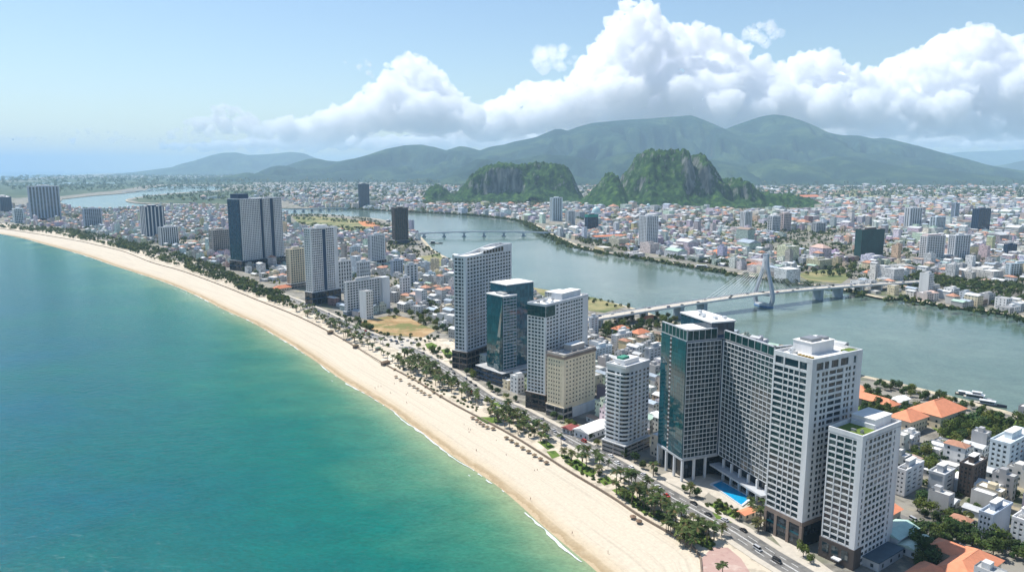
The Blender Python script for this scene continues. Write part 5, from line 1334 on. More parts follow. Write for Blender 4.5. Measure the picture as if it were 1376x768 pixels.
# ------------------------------------------------------------------ houses
def city_wall(name):
    """Rendered walls tinted per house, with window openings set out per storey."""
    m = bpy.data.materials.new(name); m.use_nodes = True; t = m.node_tree; N = t.nodes; L = t.links; b = N['Principled BSDF']
    b.inputs['Roughness'].default_value = 0.8; b.inputs['Specular IOR Level'].default_value = 0.3
    geo = N.new('ShaderNodeNewGeometry'); vc = N.new('ShaderNodeVertexColor'); vc.layer_name = 'tint'
    cx = N.new('ShaderNodeVectorMath'); cx.operation = 'CROSS_PRODUCT'; cx.inputs[1].default_value = (0, 0, 1); L.new(geo.outputs['Normal'], cx.inputs[0])
    dt = N.new('ShaderNodeVectorMath'); dt.operation = 'DOT_PRODUCT'; L.new(geo.outputs['Position'], dt.inputs[0]); L.new(cx.outputs[0], dt.inputs[1])
    sp = N.new('ShaderNodeSeparateXYZ'); L.new(geo.outputs['Position'], sp.inputs[0])
    def mth(op, a, bb):
        n = N.new('ShaderNodeMath'); n.operation = op
        for i, q in enumerate((a, bb)):
            if isinstance(q, (int, float)): n.inputs[i].default_value = q
            elif q is not None: L.new(q, n.inputs[i])
        return n.outputs[0]
    u = mth('DIVIDE', dt.outputs['Value'], 2.7); v = mth('DIVIDE', mth('SUBTRACT', sp.outputs['Z'], GZ), 3.3)
    fu = mth('FRACT', u, None); fv = mth('FRACT', v, None)
    mask = mth('MULTIPLY', mth('MULTIPLY', mth('GREATER_THAN', fu, 0.28), mth('LESS_THAN', fu, 0.72)), mth('MULTIPLY', mth('GREATER_THAN', fv, 0.32), mth('LESS_THAN', fv, 0.78)))
    cb = N.new('ShaderNodeCombineXYZ'); L.new(mth('FLOOR', u, None), cb.inputs[0]); L.new(mth('FLOOR', v, None), cb.inputs[1])
    wn = N.new('ShaderNodeTexWhiteNoise'); L.new(cb.outputs[0], wn.inputs['Vector'])
    mask = mth('MULTIPLY', mask, mth('GREATER_THAN', wn.outputs['Value'], 0.40))
    mx = N.new('ShaderNodeMix'); mx.data_type = 'RGBA'; L.new(mask, mx.inputs['Factor']); L.new(vc.outputs[0], mx.inputs['A']); mx.inputs['B'].default_value = (0.03, 0.04, 0.05, 1)
    L.new(mx.outputs['Result'], b.inputs['Base Color'])
    rr = N.new('ShaderNodeMapRange'); rr.inputs['To Min'].default_value = 0.8; rr.inputs['To Max'].default_value = 0.15; L.new(mask, rr.inputs['Value']); L.new(rr.outputs[0], b.inputs['Roughness'])
    return m
M_cwall = city_wall('house_wall'); M_plain = mat('plain_house_wall', (1, 1, 1), tint=True, rough=0.85, var=0.10, scale=0.25, streak=True); M_croof = mat('house_roof', (1, 1, 1), tint=True, rough=0.85, var=0.18, scale=0.25)
WALLS = [('white', (0.64, 0.64, 0.63), 12), ('off-white', (0.58, 0.56, 0.52), 7), ('grey', (0.40, 0.40, 0.40), 5), ('cream', (0.64, 0.55, 0.38), 3), ('pale blue', (0.52, 0.57, 0.61), 2), ('yellow', (0.60, 0.50, 0.30), .7), ('pinkish', (0.56, 0.49, 0.46), .7), ('brown', (0.28, 0.22, 0.18), 0.6)]
ROOFS = [('white flat roof', (0.70, 0.69, 0.66), 'flat', 12), ('grey flat roof', (0.40, 0.40, 0.39), 'flat', 11), ('orange tiled roof', (0.44, 0.22, 0.14), 'hip', 2.6), ('red sheet roof', (0.34, 0.17, 0.13), 'gable', 0.8), ('blue-grey sheet roof', (0.34, 0.40, 0.46), 'gable', 3), ('pale sheet roof', (0.56, 0.57, 0.57), 'gable', 8), ('green sheet roof', (0.34, 0.46, 0.38), 'gable', 1), ('pinkish tiled roof', (0.48, 0.34, 0.28), 'hip', 1.6), ('brown roof', (0.30, 0.22, 0.17), 'gable', 2)]
def pick(tab):
    t_ = rng.uniform(0, sum(q[-1] for q in tab))
    for q in tab:
        t_ -= q[-1]
        if t_ <= 0: return q
    return tab[-1]
def house_geo(wm, rm, x0, y0, x1, y1, h, kind, wc, rc, M=None, rg=rng, z=0.0):
    """Walls into wm, roof into rm, in the house's own axes (or moved by M)."""
    f = (lambda *p: M @ Vector(p)) if M else (lambda *p: Vector(p))
    wm.col = wc; rm.col = rc
    for a, b in (((x0, y0), (x1, y0)), ((x1, y0), (x1, y1)), ((x1, y1), (x0, y1)), ((x0, y1), (x0, y0))):
        top = h + (0.7 if kind == 'flat' else 0)
        wm.quad(f(*a, z - 0.5), f(*b, z - 0.5), f(*b, top), f(*a, top))
    if kind == 'flat':
        rm.quad(f(x0 + .1, y0 + .1, h), f(x1 - .1, y0 + .1, h), f(x1 - .1, y1 - .1, h), f(x0 + .1, y1 - .1, h))
    else:
        e = 0.5; rh = min(x1 - x0, y1 - y0) * (0.30 if kind == 'hip' else 0.18); X0, Y0, X1, Y1 = x0 - e, y0 - e, x1 + e, y1 + e; yc = (Y0 + Y1) / 2; xc = (X0 + X1) / 2
        if (X1 - X0) >= (Y1 - Y0): i = (Y1 - Y0) / 2 if kind == 'hip' else 0.0; A_, B_ = (X0 + i, yc), (X1 - i, yc); ax = True
        else: i = (X1 - X0) / 2 if kind == 'hip' else 0.0; A_, B_ = (xc, Y0 + i), (xc, Y1 - i); ax = False
        a, b, c, d = f(X0, Y0, h), f(X1, Y0, h), f(X1, Y1, h), f(X0, Y1, h); p, q = f(*A_, h + rh), f(*B_, h + rh)
        if ax: rm.quad(a, b, q, p); rm.quad(c, d, p, q); rm.poly([b, c, q]); rm.poly([d, a, p])
        else: rm.quad(b, c, q, p); rm.quad(d, a, p, q); rm.poly([a, b, p]); rm.poly([c, d, q])
        if kind != 'hip': pass
CITY = []     # (depth, x, y, yaw, w, l, storeys, wall, roof)
pen_poly = list(near_bank) + list(reversed([P2(*p) for p in ((80, 268), (-50, 270), (-400, 275))])) + list(reversed(offset(road, -26))) + [Vector((300, 150)), Vector((900, 120))]
main_poly = list(far_bank) + [Vector((6000, 2000)), Vector((14000, 6000)), Vector((14000, 9000)), Vector((-9000, 9000)), P2(60, 246)]
EXCL = [gpoly(q) for q in ([(478, 436), (500, 426), (530, 418), (560, 424), (600, 446), (618, 460), (618, 500), (560, 478), (500, 458)], [(385, 288), (520, 296), (520, 312), (470, 314), (390, 300)], [(1130, 488), (1376, 540), (1376, 606), (1290, 606), (1180, 580), (1150, 560)], [(870, 610), (975, 630), (1036, 655), (1120, 790), (1060, 790), (880, 690), (840, 640)],[(612, 500), (655, 515), (735, 545), (760, 560), (735, 570), (660, 540)],
                          [(700, 380), (860, 410), (920, 432), (900, 446), (800, 452), (770, 430), (720, 400)], [(1060, 366), (1160, 360), (1160, 390), (1060, 382)], [(1190, 690), (1260, 690), (1290, 720), (1400, 740), (1400, 800), (1190, 800)], [(560, 330), (610, 352), (590, 362), (545, 350)])]
MASS = [gpoly(q) for q in ([(-200, 236), (330, 236), (345, 262), (165, 272), (100, 268), (-200, 268)], [(560, 276), (600, 262), (790, 262), (1100, 262), (1100, 284), (1000, 284), (800, 276), (700, 276)],)]
def green(x, y): return mn.noise((x * 0.0033, y * 0.0033, 5.0)) + 0.4 * mn.noise((x * 0.011, y * 0.011, 7.0)) > 0.27
def fill(poly, yaw, cell, blk, dens, maxd, xr=(-60, 1440), hs=(1, 5), bbox=None, ymin=0):
    c, s_ = math.cos(yaw), math.sin(yaw)
    us = [p.x * c + p.y * s_ for p in bbox]; vs = [-p.x * s_ + p.y * c for p in bbox]
    u = min(us); iu = 0
    while u < max(us):
        v = min(vs); iv = 0
        while v < max(vs):
            x, y = u * c - v * s_, u * s_ + v * c
            if rng.random() < dens and y > 60:
                px, py, zc = proj(x, y, GZ)
                if xr[0] < px < xr[1] and 200 < py < 830 and ymin < zc < maxd and not (zc > 800 and green(x, y)) and inside((x, y), poly) and not blocked(x, y, 6) and not any(inside((x, y), q) for q in EXCL) and not any(inside((x, y), q) for q in MASS):
                    w = cell[0] * rng.uniform(0.62, 1.0); l = cell[1] * rng.uniform(0.6, 0.98)
                    st = rng.choice([1, 1, 2, 2, 2, 3, 3, 4, 5]) if hs is None else rng.randint(*hs)
                    if rng.random() < 0.03: st = rng.randint(5, 10)
                    CITY.append((zc, x, y, yaw + rng.uniform(-.05, .05), w, l, st, pick(WALLS), pick(ROOFS)))
            iv += 1; v += cell[1] + (blk[2] if iv % blk[1] == 0 else 0.6)
        iu += 1; u += cell[0] + (blk[2] if iu % blk[0] == 0 else 0.4)
pb = [P2(*p) for p in ((1700, 800), (1000, 800), (1700, 560), (700, 380))]
fill(pen_poly, math.radians(37), (8.5, 13), (7, 2, 8), 0.86, 760, hs=(1, 4), bbox=pb + [P2(600, 470), P2(1400, 540)])
pb2 = [P2(*p) for p in ((620, 500), (0, 300), (600, 340), (80, 270), (-100, 270), (300, 280))]
fill(pen_poly, math.radians(48), (11, 16), (7, 2, 10), 0.78, 3600, hs=(1, 4), bbox=pb2, ymin=760)
mbx = [P2(*p) for p in ((1600, 470), (620, 290), (1600, 262), (560, 262))]
fill(main_poly, math.radians(24), (34, 46), (3, 3, 30), 0.16, 4300, hs=(2, 7), bbox=[P2(1600, 470), P2(500, 285), P2(1600, 258), P2(420, 258)])
fill(main_poly, math.radians(24), (13, 19), (8, 2, 11), 0.66, 2300, hs=(1, 4), bbox=mbx)
fill(main_poly, math.radians(24), (19, 26), (8, 2, 16), 0.52, 4300, hs=(1, 5), bbox=[P2(1500, 262), P2(420, 262), P2(1500, 330), P2(420, 282)], ymin=2300)
fill(main_poly, math.radians(30), (34, 44), (7, 2, 30), 0.26, 7600, hs=(1, 4), bbox=[P2(1500, 250), P2(0, 250), P2(1500, 266), P2(0, 270)], ymin=4300)
CITY.sort(key=lambda q: q[0])
MTANK = mat('steel_tank', (0.5, 0.52, 0.54), rough=0.3, metal=0.8)
TANK = MB(); TANK.tube((-0.75, 0, 1.1), (0.75, 0, 1.1), 0.55, n=10); TANK.box(-.6, -.4, 0, -.5, .4, 1); TANK.box(.5, -.4, 0, .6, .4, 1); TANK = TANK.mesh('water_tank', MTANK)
SW = ['', 'one-storey', 'two-storey', 'three-storey', 'four-storey', 'five-storey', 'six-storey', 'seven-storey', 'eight-storey', 'nine-storey', 'ten-storey']
def build_city():
    n = 0; items = []; fw = MB(); fr = MB(); nwin = 0
    for zc, x, y, yaw, w, l, st, (wn_, wc, _), (rn, rc, kind, _) in CITY:
        h = st * 3.3 + 0.3; q = rng.uniform(0.82, 1.12); wc = tuple(min(.85, a * q) for a in wc); q = rng.uniform(0.8, 1.15); rc = tuple(min(.85, a * q) for a in rc)
        px, py, _z = proj(x, y, GZ + h)
        if n < 300 and -15 < px < 1390 and py < 775 and not hidden(x, y, GZ + h):
            n += 1
            r = empty('house', (x, y, GZ), yaw, cat='house', group='small city houses')
            wm, rm = MB(), MB(); near = n <= 130
            house_geo(wm, rm, -w / 2, -l / 2, w / 2, l / 2, h, kind, wc, rc)
            ro = None
            wm.build('wall', M_plain if near else M_cwall, r); ro = rm.build('roof', M_croof, r)
            if kind == 'flat' and st > 1 and rng.random() < 0.75:
                wm2 = MB(); wm2.col = tuple(a * .97 for a in wc); a_ = rng.uniform(-.35, .05) * l; hw = w * rng.uniform(.3, .48)
                wm2.box(-hw * rng.uniform(.2, 1), a_, h, hw, a_ + l * .32, h + 2.6); wm2.build('stair_house', M_plain, r)
            if kind == 'flat' and rng.random() < 0.5:
                tk = link(TANK, 'water_tank', r); tk.location = (rng.uniform(-.25, .25) * w, l * rng.uniform(.3, .42), h + .05); tk.rotation_euler.z = rng.choice([0, 1.57])
            if near:
                nL, nR = max(1, int(l / 4.2)), max(1, int(w / 3.2))
                blankL = rng.random() < 0.45
                for i in range(st):
                    for k in range(nR):
                        o = link(pane_mesh(1.5, 1.5, M_glass), 'window', r); o.location = (-w / 2 + w * (k + .5) / nR, -l / 2 - .03, i * 3.3 + 1.75)
                    if not blankL:
                        for k in range(nL):
                            o = link(pane_mesh(1.3, 1.4, M_glass), 'window', r); o.location = (-w / 2 - .03, l / 2 - l * (k + .5) / nL, i * 3.3 + 1.75); o.rotation_euler.z = -math.pi / 2
                if st > 1 and rng.random() < .6:
                    bb = MB(); bb.col = wc
                    for i in range(1, st): bb.box(-w * .46, -l / 2 - 1.0, i * 3.3 - .1, w * .46, -l / 2 - .05, i * 3.3 + .06); bb.box(-w * .46, -l / 2 - 1.06, i * 3.3 - .1, w * .46, -l / 2 - .98, i * 3.3 + .9)
                    bb.build('balcony', M_plain, r, kind='stuff')
            lm = landmark((x, y)); rel = 'near'
            dxy = proj(lm[0], lm[1], GZ)
            rel = 'behind' if zc > dxy[2] + 25 else ('right of' if px > dxy[0] else 'left of')
            items.append((r, f'{wn_} {SW[st]} house with {rn} {rel} {lm[2]}'))
        else:
            wc = tuple(a * rng.uniform(.8, 1.08) for a in wc); rc = tuple(a * .95 for a in rc); M = Matrix.Translation((x, y, GZ)) @ Matrix.Rotation(yaw, 4, 'Z')
            house_geo(fw, fr, -w / 2, -l / 2, w / 2, l / 2, h, kind, wc, rc, M)
            if kind == 'flat' and st > 1 and zc < 2300 and rng.random() < .6:
                a_ = rng.uniform(-.35, .05) * l
                house_geo(fw, fr, -w * .3, a_, w * .3, a_ + l * .3, h + 2.6, 'flat', wc, rc, M, z=h)
    number_labels(items)
    k = len(fw.m); nv = len(fw.v)
    fw.v += fr.v; fw.f += [tuple(i + nv for i in f) for f in fr.f]; fw.m += [1] * len(fr.f); fw.c += fr.c
    fw.build('city_houses', [M_cwall, M_croof], kind='stuff', label='dense mass of small pale houses spread across the city')
build_city()
extra = plant_all()
# woods and street trees too many to count: one mesh of small crowns
def far_trees():
    mb = MB(); rg = random.Random(99)
    def blob(x, y, z, r, q, n=16):
        base = GREENS[rg.randrange(5)]
        for k in range(n):
            d = Vector((rg.gauss(0, 1), rg.gauss(0, 1), rg.gauss(.4, .8))).normalized(); p = Vector((x, y, z + r * .95)) + Vector((d.x, d.y, d.z * .85)) * r * rg.uniform(.5, 1)
            qq = q * rg.uniform(.7, 1.25)
            leaf_quad(mb, p, (d + Vector((rg.uniform(-.5, .5), rg.uniform(-.5, .5), rg.uniform(-.1, .6)))).normalized(), r * .62, rg, tuple(b * qq for b in base))
    for p, s_, kind in extra: blob(p.x, p.y, GZ, 2.6 * s_, 1.0, 40)
    def region(px, n, r0, r1, nq=16):
        poly = gpoly(px); xs = [p.x for p in poly]; ys = [p.y for p in poly]; c = 0; t_ = 0
        while c < n and t_ < n * 12:
            t_ += 1; x, y = rg.uniform(min(xs), max(xs)), rg.uniform(min(ys), max(ys))
            if inside((x, y), poly) and not blocked(x, y, 2) and (y < 900 or green(x, y) or rg.random() < .55): c += 1; blob(x, y, GZ, rg.uniform(r0, r1), rg.uniform(.8, 1.25), nq)
    # the belt behind the beach
    region([(330, 378), (380, 394), (404, 420), (350, 400), (335, 392)], 120, 1.8, 4.2, 30)
    region([(300, 366), (345, 380), (350, 400), (310, 384)], 100, 1.8, 4.4, 26)
    region([(245, 345), (300, 360), (330, 384), (300, 380), (250, 362)], 210, 1.8, 4.6, 24)
    region([(165, 322), (250, 343), (255, 362), (200, 346), (165, 334)], 290, 2.0, 5, 20)
    region([(90, 308), (170, 323), (190, 342), (130, 326), (95, 319)], 290, 2.2, 5.5, 18)
    region([(-20, 299), (100, 309), (125, 325), (60, 313), (-20, 305)], 300, 2.4, 5.5, 16)
    # among the houses of the peninsula
    region([(380, 300), (480, 315), (560, 330), (600, 430), (500, 420), (460, 360), (390, 330)], 600, 2.4, 5, 20)
    region([(80, 280), (300, 284), (380, 300), (390, 390), (250, 340), (100, 305)], 1300, 3, 6, 14)
    region([(515, 300), (548, 308), (560, 330), (520, 320)], 90, 3, 5.5, 18)
    region([(385, 290), (440, 289), (500, 295), (520, 306), (480, 300), (400, 296)], 150, 3, 6, 14)
    region([(400, 300), (520, 310), (520, 318), (440, 316)], 140, 3, 6, 14)
    region([(800, 440), (905, 430), (1150, 500), (1150, 560), (900, 520), (800, 490)], 150, 2, 3.6, 26)
    region([(1200, 600), (1376, 600), (1376, 740), (1230, 690)], 60, 1.6, 3.0, 30)
    # far bank promenade and park
    fb = [p for p in far_bank if proj(p.x, p.y, GZ)[0] > 440]
    for p, q, _ in zip(offset(fb, -16), offset(fb, -46), fb):
        for k in range(5):
            t_ = p.lerp(q, rg.random()); x = proj(p.x, p.y, GZ)[0]
            if rg.random() < .85: blob(t_.x + rg.uniform(-5, 5), t_.y + rg.uniform(-5, 5), GZ, rg.uniform(2.6, 5), rg.uniform(.85, 1.2), 18)
    region([(748, 312), (790, 330), (850, 340), (850, 330), (790, 322)], 160, 3, 5.5, 16)
    region([(1030, 352), (1160, 356), (1376, 395), (1376, 418), (1260, 400), (1130, 372), (1040, 366)], 420, 3, 5.5, 18)
    region([(880, 345), (1000, 350), (1030, 366), (930, 352)], 130, 3, 5.5, 18)
    region([(1160, 352), (1376, 372), (1376, 396), (1200, 372)], 300, 3, 5, 18)
    # through the inland city
    region([(760, 290), (1376, 290), (1376, 390), (1000, 350), (860, 320)], 3000, 3, 6, 12)
    region([(440, 268), (760, 272), (760, 292), (540, 283), (440, 278)], 1300, 4, 9, 10)
    region([(600, 262), (1400, 268), (1400, 292), (800, 288)], 2200, 4, 9, 9)
    region([(0, 247), (600, 247), (600, 266), (300, 275), (165, 269), (300, 256), (180, 254), (30, 262)], 1600, 8, 18, 9)
    region([(600, 248), (1400, 250), (1400, 268), (600, 264)], 2200, 9, 18, 9)
    region([(0, 239), (200, 236), (1400, 243), (1400, 250), (0, 247)], 1800, 16, 40, 8)
    mb.build('city_trees', M_leaf, kind='stuff', label='street trees and small woods scattered through the city')
far_trees()
# ------------------------------------------------------------------ cable-stayed bridge
M_conc_w = mat('pale_bridge_concrete', (0.58, 0.60, 0.62), rough=0.8, var=0.12, scale=0.1, streak=True)
M_conc_d = mat('pier_concrete', (0.30, 0.36, 0.42), rough=0.85, var=0.15, scale=0.1)
def cable_bridge():
    o0 = Vector((204.0, 876.0)); d = Vector((0.870, 0.493)); n = Vector((-d.y, d.x))
    # t = metres along the bridge, 0 at the first river pier
    def Pt(t, s, z): return Vector((o0.x + d.x * t + n.x * s, o0.y + d.y * t + n.y * s, z))
    def deck_z(t): return 18.5 - 8.0 * (abs(t - 130) / 300) ** 1.6 if abs(t - 130) < 460 else 3.6
    root = empty('cable_stayed_bridge', Pt(148, 0, 0), 0, 'long white cable-stayed road bridge with a single forked pylon', 'bridge')
    root.matrix_basis = Matrix.Translation(Pt(148, 0, 0)); off = -Pt(148, 0, 0)
    def bld(mb, name, m, parent=None, **k):
        mb.v = [tuple(Vector(v) + off) for v in mb.v]; return mb.build(name, m, parent or root, **k)
    ts = [(-168 + i * 6) for i in range(122)]
    dk = MB(); rd = MB(); ra = MB(); mk = MB()
    W_ = 9.0
    for a, b in zip(ts, ts[1:]):
        za, zb = max(deck_z(a), GZ + .6), max(deck_z(b), GZ + .6); z0 = 1.9
        dk.quad(Pt(a, -W_, za), Pt(b, -W_, zb), Pt(b, W_, zb), Pt(a, W_, za))
        dk.quad(Pt(a, -W_ + 3, za - z0), Pt(a, W_ - 3, za - z0), Pt(b, W_ - 3, zb - z0), Pt(b, -W_ + 3, zb - z0))
        for s_ in (-1, 1):
            q = [Pt(a, s_ * W_, za), Pt(b, s_ * W_, zb), Pt(b, s_ * W_, zb - .9), Pt(a, s_ * W_, za - .9)]; q2 = [Pt(a, s_ * W_, za - .9), Pt(b, s_ * W_, zb - .9), Pt(b, s_ * (W_ - 3), zb - z0), Pt(a, s_ * (W_ - 3), za - z0)]
            dk.quad(*(q if s_ > 0 else q[::-1])); dk.quad(*(q2 if s_ > 0 else q2[::-1]))
            ra.quad(Pt(a, s_ * (W_ - .1), za), Pt(b, s_ * (W_ - .1), zb), Pt(b, s_ * (W_ - .1), zb + 1.1), Pt(a, s_ * (W_ - .1), za + 1.1)); ra.quad(Pt(a, s_ * (W_ - .3), za + 1.1), Pt(b, s_ * (W_ - .3), zb + 1.1), Pt(b, s_ * (W_ - .1), zb + 1.1), Pt(a, s_ * (W_ - .1), za + 1.1))
        rd.quad(Pt(a, -W_ + 1.6, za + .06), Pt(b, -W_ + 1.6, zb + .06), Pt(b, W_ - 1.6, zb + .06), Pt(a, W_ - 1.6, za + .06))
        mk.quad(Pt(a, -.2, za + .09), Pt(a + 3.5, -.2, za + .09), Pt(a + 3.5, .2, za + .09), Pt(a, .2, za + .09))
    bld(dk, 'deck', M_conc_w); bld(rd, 'carriageway', M_kerb); bld(mk, 'lane_marking', M_mark); bld(ra, 'railing', M_conc_w)
    for t_ in (-150, -120, -90, -55, 0, 38, 256, 298, 345, 390, 430, 470, 505):
        z = deck_z(t_) - 1.7; p = MB(); w, l = (3.0, 6.5) if -10 < t_ < 320 else (1.6, 6)
        p.obox(Pt(t_ - w, -l, -1), (d.x * 2 * w, d.y * 2 * w, 0), (n.x * 2 * l, n.y * 2 * l, 0), (0, 0, z + 1)); bld(p, 'pier', M_conc_d if -10 < t_ < 320 else M_conc_w)
    # pylon: bowl-shaped foot, two splayed legs, a joined head
    T0 = 148; M_pyl = mat('pylon_paint', (0.36, 0.40, 0.46), rough=.7, var=.1, scale=.1)
    prof = [(9.5, 1.0), (12.6, 5.0), (14.4, 10.0), (14.4, 17.0), (11.9, 26.0), (8.8, 36.0), (5.6, 46.0), (3.4, 53.0), (2.7, 60.0), (2.2, 70.0)]
    for s_ in (-1, 1):
        lg = MB(); pr = None
        for i, (a, z) in enumerate(prof):
            w = 2.6 - 0.9 * i / 9; th = 2.0 - 0.6 * i / 9
            r = [Pt(T0 - w, s_ * (a - th), z), Pt(T0 + w, s_ * (a - th), z), Pt(T0 + w, s_ * (a + th), z), Pt(T0 - w, s_ * (a + th), z)]
            if pr:
                for k in range(4):
                    q = [pr[k], pr[(k + 1) % 4], r[(k + 1) % 4], r[k]]; lg.quad(*(q if s_ > 0 else q[::-1]))
            pr = r
        lg.poly(pr if s_ > 0 else pr[::-1]); bld(lg, 'pylon_leg', M_pyl)
    h = MB(); h.obox(Pt(T0 - 1.5, -2.6, 50), d.to_3d() * 3.0, n.to_3d() * 5.2, UP * 19.5); h.obox(Pt(T0 - 1.9, -3.4, 69.5), d.to_3d() * 3.8, n.to_3d() * 6.8, UP * 1.2); bld(h, 'pylon_head', M_pyl)
    h = MB(); h.obox(Pt(T0 - 1.3, -13, 15.3), d.to_3d() * 2.6, n.to_3d() * 26, UP * 1.4); bld(h, 'crossbeam', M_conc_w)
    cp = MB(); pts = []
    for k in range(16):
        a = 2 * math.pi * k / 16; e = Vector((math.cos(a), math.sin(a))); pts.append((e.x * 7, e.y * 15))
    cp.prism([Pt(T0 + x, y, 0).to_2d() for x, y in pts], -1.5, 2.6); bld(cp, 'pile_cap', mat('blue_pile_cap', (0.10, 0.20, 0.36), rough=.8, var=.2, scale=.2))
    cp = MB(); cp.prism([Pt(T0 + x * .8, y * .9, 0).to_2d() for x, y in pts], 2.6, 5.0); bld(cp, 'plinth', M_conc_w)
    M_cab = mat('cable_sheath', (0.75, 0.76, 0.76), rough=.5)
    for s_ in (-1, 1):
        for sg in (-1, 1):
            for k in range(10):
                t_ = T0 + sg * (14 + k * 9.2); c = MB(); c.tube(Pt(T0, s_ * .9, 52 + k * 1.7), Pt(t_, s_ * 8.2, deck_z(t_) + .3), 0.15, n=5); bld(c, 'stay_cable', M_cab)
    # lamps along the parapet
    for t_ in range(-150, 540, 30):
        for s_ in (-1, 1):
            l = MB(); z = max(deck_z(t_), GZ + .6); l.tube(Pt(t_, s_ * 8.6, z), Pt(t_, s_ * 8.6, z + 7), .12, .08, 5); l.tube(Pt(t_, s_ * 8.6, z + 7), Pt(t_, s_ * 6.8, z + 7.4), .08, .06, 5); l.obox(Pt(t_ - .2, s_ * 6.8, z + 7.3), d.to_3d() * .4, n.to_3d() * (.8 * -s_), UP * .15); bld(l, 'lamp_post', M_steel)
    LAND.append((*Pt(148, 0, 0).to_2d(), 'the cable bridge'))
    return Pt, deck_z, d
BP, BZ, BD = cable_bridge()
def beam_bridge(name, A, B, zd, npier, arch, label, w=7.0, m=M_conc_d):
    A, B = Vector(A), Vector(B); d = (B - A); L_ = d.length; d.normalize(); n = Vector((-d.y, d.x)); root = empty(name, (*((A + B) / 2), 0), 0, label, 'bridge'); off = -Vector((*((A + B) / 2), 0))
    def bld(mb, nm, mm): mb.v = [tuple(Vector(v) + off) for v in mb.v]; return mb.build(nm, mm, root)
    dk = MB(); N_ = npier * 8
    def zt(t): return zd * (0.62 + 0.38 * math.sin(math.pi * min(1, max(0, t))))
    def dep(t):
        f = (t * npier) % 1.0; return 1.4 + arch * (2 * abs(f - 0.5)) ** 2
    for i in range(N_):
        a, b = i / N_, (i + 1) / N_; pa, pb_ = A + d * L_ * a, A + d * L_ * b
        q = lambda p, s_, z: (p.x + n.x * s_, p.y + n.y * s_, z)
        dk.quad(q(pa, -w, zt(a)), q(pb_, -w, zt(b)), q(pb_, w, zt(b)), q(pa, w, zt(a)))
        for s_ in (-w, w): dk.quad(q(pa, s_, zt(a) + 1.1), q(pb_, s_, zt(b) + 1.1), q(pb_, s_, zt(b) - dep(b)), q(pa, s_, zt(a) - dep(a)))
        dk.quad(q(pa, w, zt(a) - dep(a)), q(pb_, w, zt(b) - dep(b)), q(pb_, -w, zt(b) - dep(b)), q(pa, -w, zt(a) - dep(a)))
    bld(dk, 'deck', M_conc_w)
    for i in range(1, npier):
        t = i / npier; p = A + d * L_ * t; b = MB(); b.obox((p.x - d.x * 2.5 - n.x * 6, p.y - d.y * 2.5 - n.y * 6, 2.4), (d.x * 5, d.y * 5, 0), (n.x * 12, n.y * 12, 0), (0, 0, zt(t) - dep(t) - 2.4)); bld(b, 'pier', m)
        b = MB(); b.obox((p.x - d.x * 5 - n.x * 9, p.y - d.y * 5 - n.y * 9, -1), (d.x * 10, d.y * 10, 0), (n.x * 18, n.y * 18, 0), (0, 0, 3.4)); bld(b, 'pier_footing', m)
    LAND.append((*((A + B) / 2), 'the beam bridge' if 'haunched' in label else 'the far flat bridge'))
beam_bridge('beam_bridge', P2(543, 318.5, 0), P2(756, 317, 0), 14.0, 8, 3.2, 'long grey haunched beam bridge over the wide river')
beam_bridge('beam_bridge', P2(372, 286, 0), P2(474, 281.5, 0), 12.0, 9, 2.0, 'distant low flat bridge beyond the river field', w=8)
beam_bridge('beam_bridge', P2(165, 259, 0), P2(282, 251, 0), 9.0, 8, 1.0, 'farthest thin bridge over the upper inlet', w=9)

# ------------------------------------------------------------------ pool and garden of the L-shaped hotel
pp = gpoly([(957, 652), (969, 647), (1008, 669), (996, 679)])
M_pool = mat('pool_water', (0.01, 0.30, 0.55), rough=0.05, var=0.1, scale=.3, bump=.05, bscale=1.2)
cpt = sum(pp, Vector((0, 0))) / 4
pool = empty('swimming_pool', (*cpt, GZ), 0, 'bright blue swimming pool, half shaded by the L-shaped hotel', 'pool')
mb = MB(); mb.prism([p - cpt for p in pp][::1] if (pp[1] - pp[0]).cross(pp[2] - pp[1]) > 0 else [p - cpt for p in pp][::-1], -.5, 0.55); mb.build('water', M_pool, pool)
dk_ = [(p - cpt) * 1.0 + (p - cpt).normalized() * 1.6 for p in pp]; cop = MB()
for i in range(4):
    a, b, c, d_ = dk_[i], dk_[(i + 1) % 4], pp[(i + 1) % 4] - cpt, pp[i] - cpt
    cop.poly([(*a, .75), (*b, .75), (*c, .75), (*d_, .75)]); cop.quad((*a, -.5), (*b, -.5), (*b, .75), (*a, .75)); cop.quad((*d_, .2), (*c, .2), (*c, .75), (*d_, .75))
cop.build('coping', W_cool, pool)
lot('pool_terrace', [(940, 648), (966, 640), (1026, 664), (1024, 684), (1000, 690), (955, 664)], M_kerb, 0.08)
lot('hotel_forecourt', [(880, 640), (916, 628), (975, 640), (945, 668), (915, 655)], M_kerb, 0.045)
lot('hotel_forecourt', [(1020, 700), (1040, 692), (1085, 742), (1130, 775), (1090, 790), (1060, 745)], M_kerb, 0.045)
its = []
for k in range(7):
    p = P2(984 + k * 5, 650 + k * 3.2); o = empty('sun_lounger', (*p, GZ + .08), .4, cat='sun lounger', group='poolside sun loungers')
    b = MB(); b.box(-.35, -.95, .28, .35, .45, .4); b.obox((-.35, .45, .3), (.7, 0, 0), (0, .6, .45), (0, -.06, .1)); b.build('mattress', W_white, o); f = MB()
    for x, y in ((-.3, -.8), (.24, -.8), (-.3, .4), (.24, .4)): f.box(x, y, 0, x + .06, y + .06, .28)
    f.build('frame', M_steel, o); its.append((o, 'white sun lounger beside the hotel pool'))
number_labels(its)

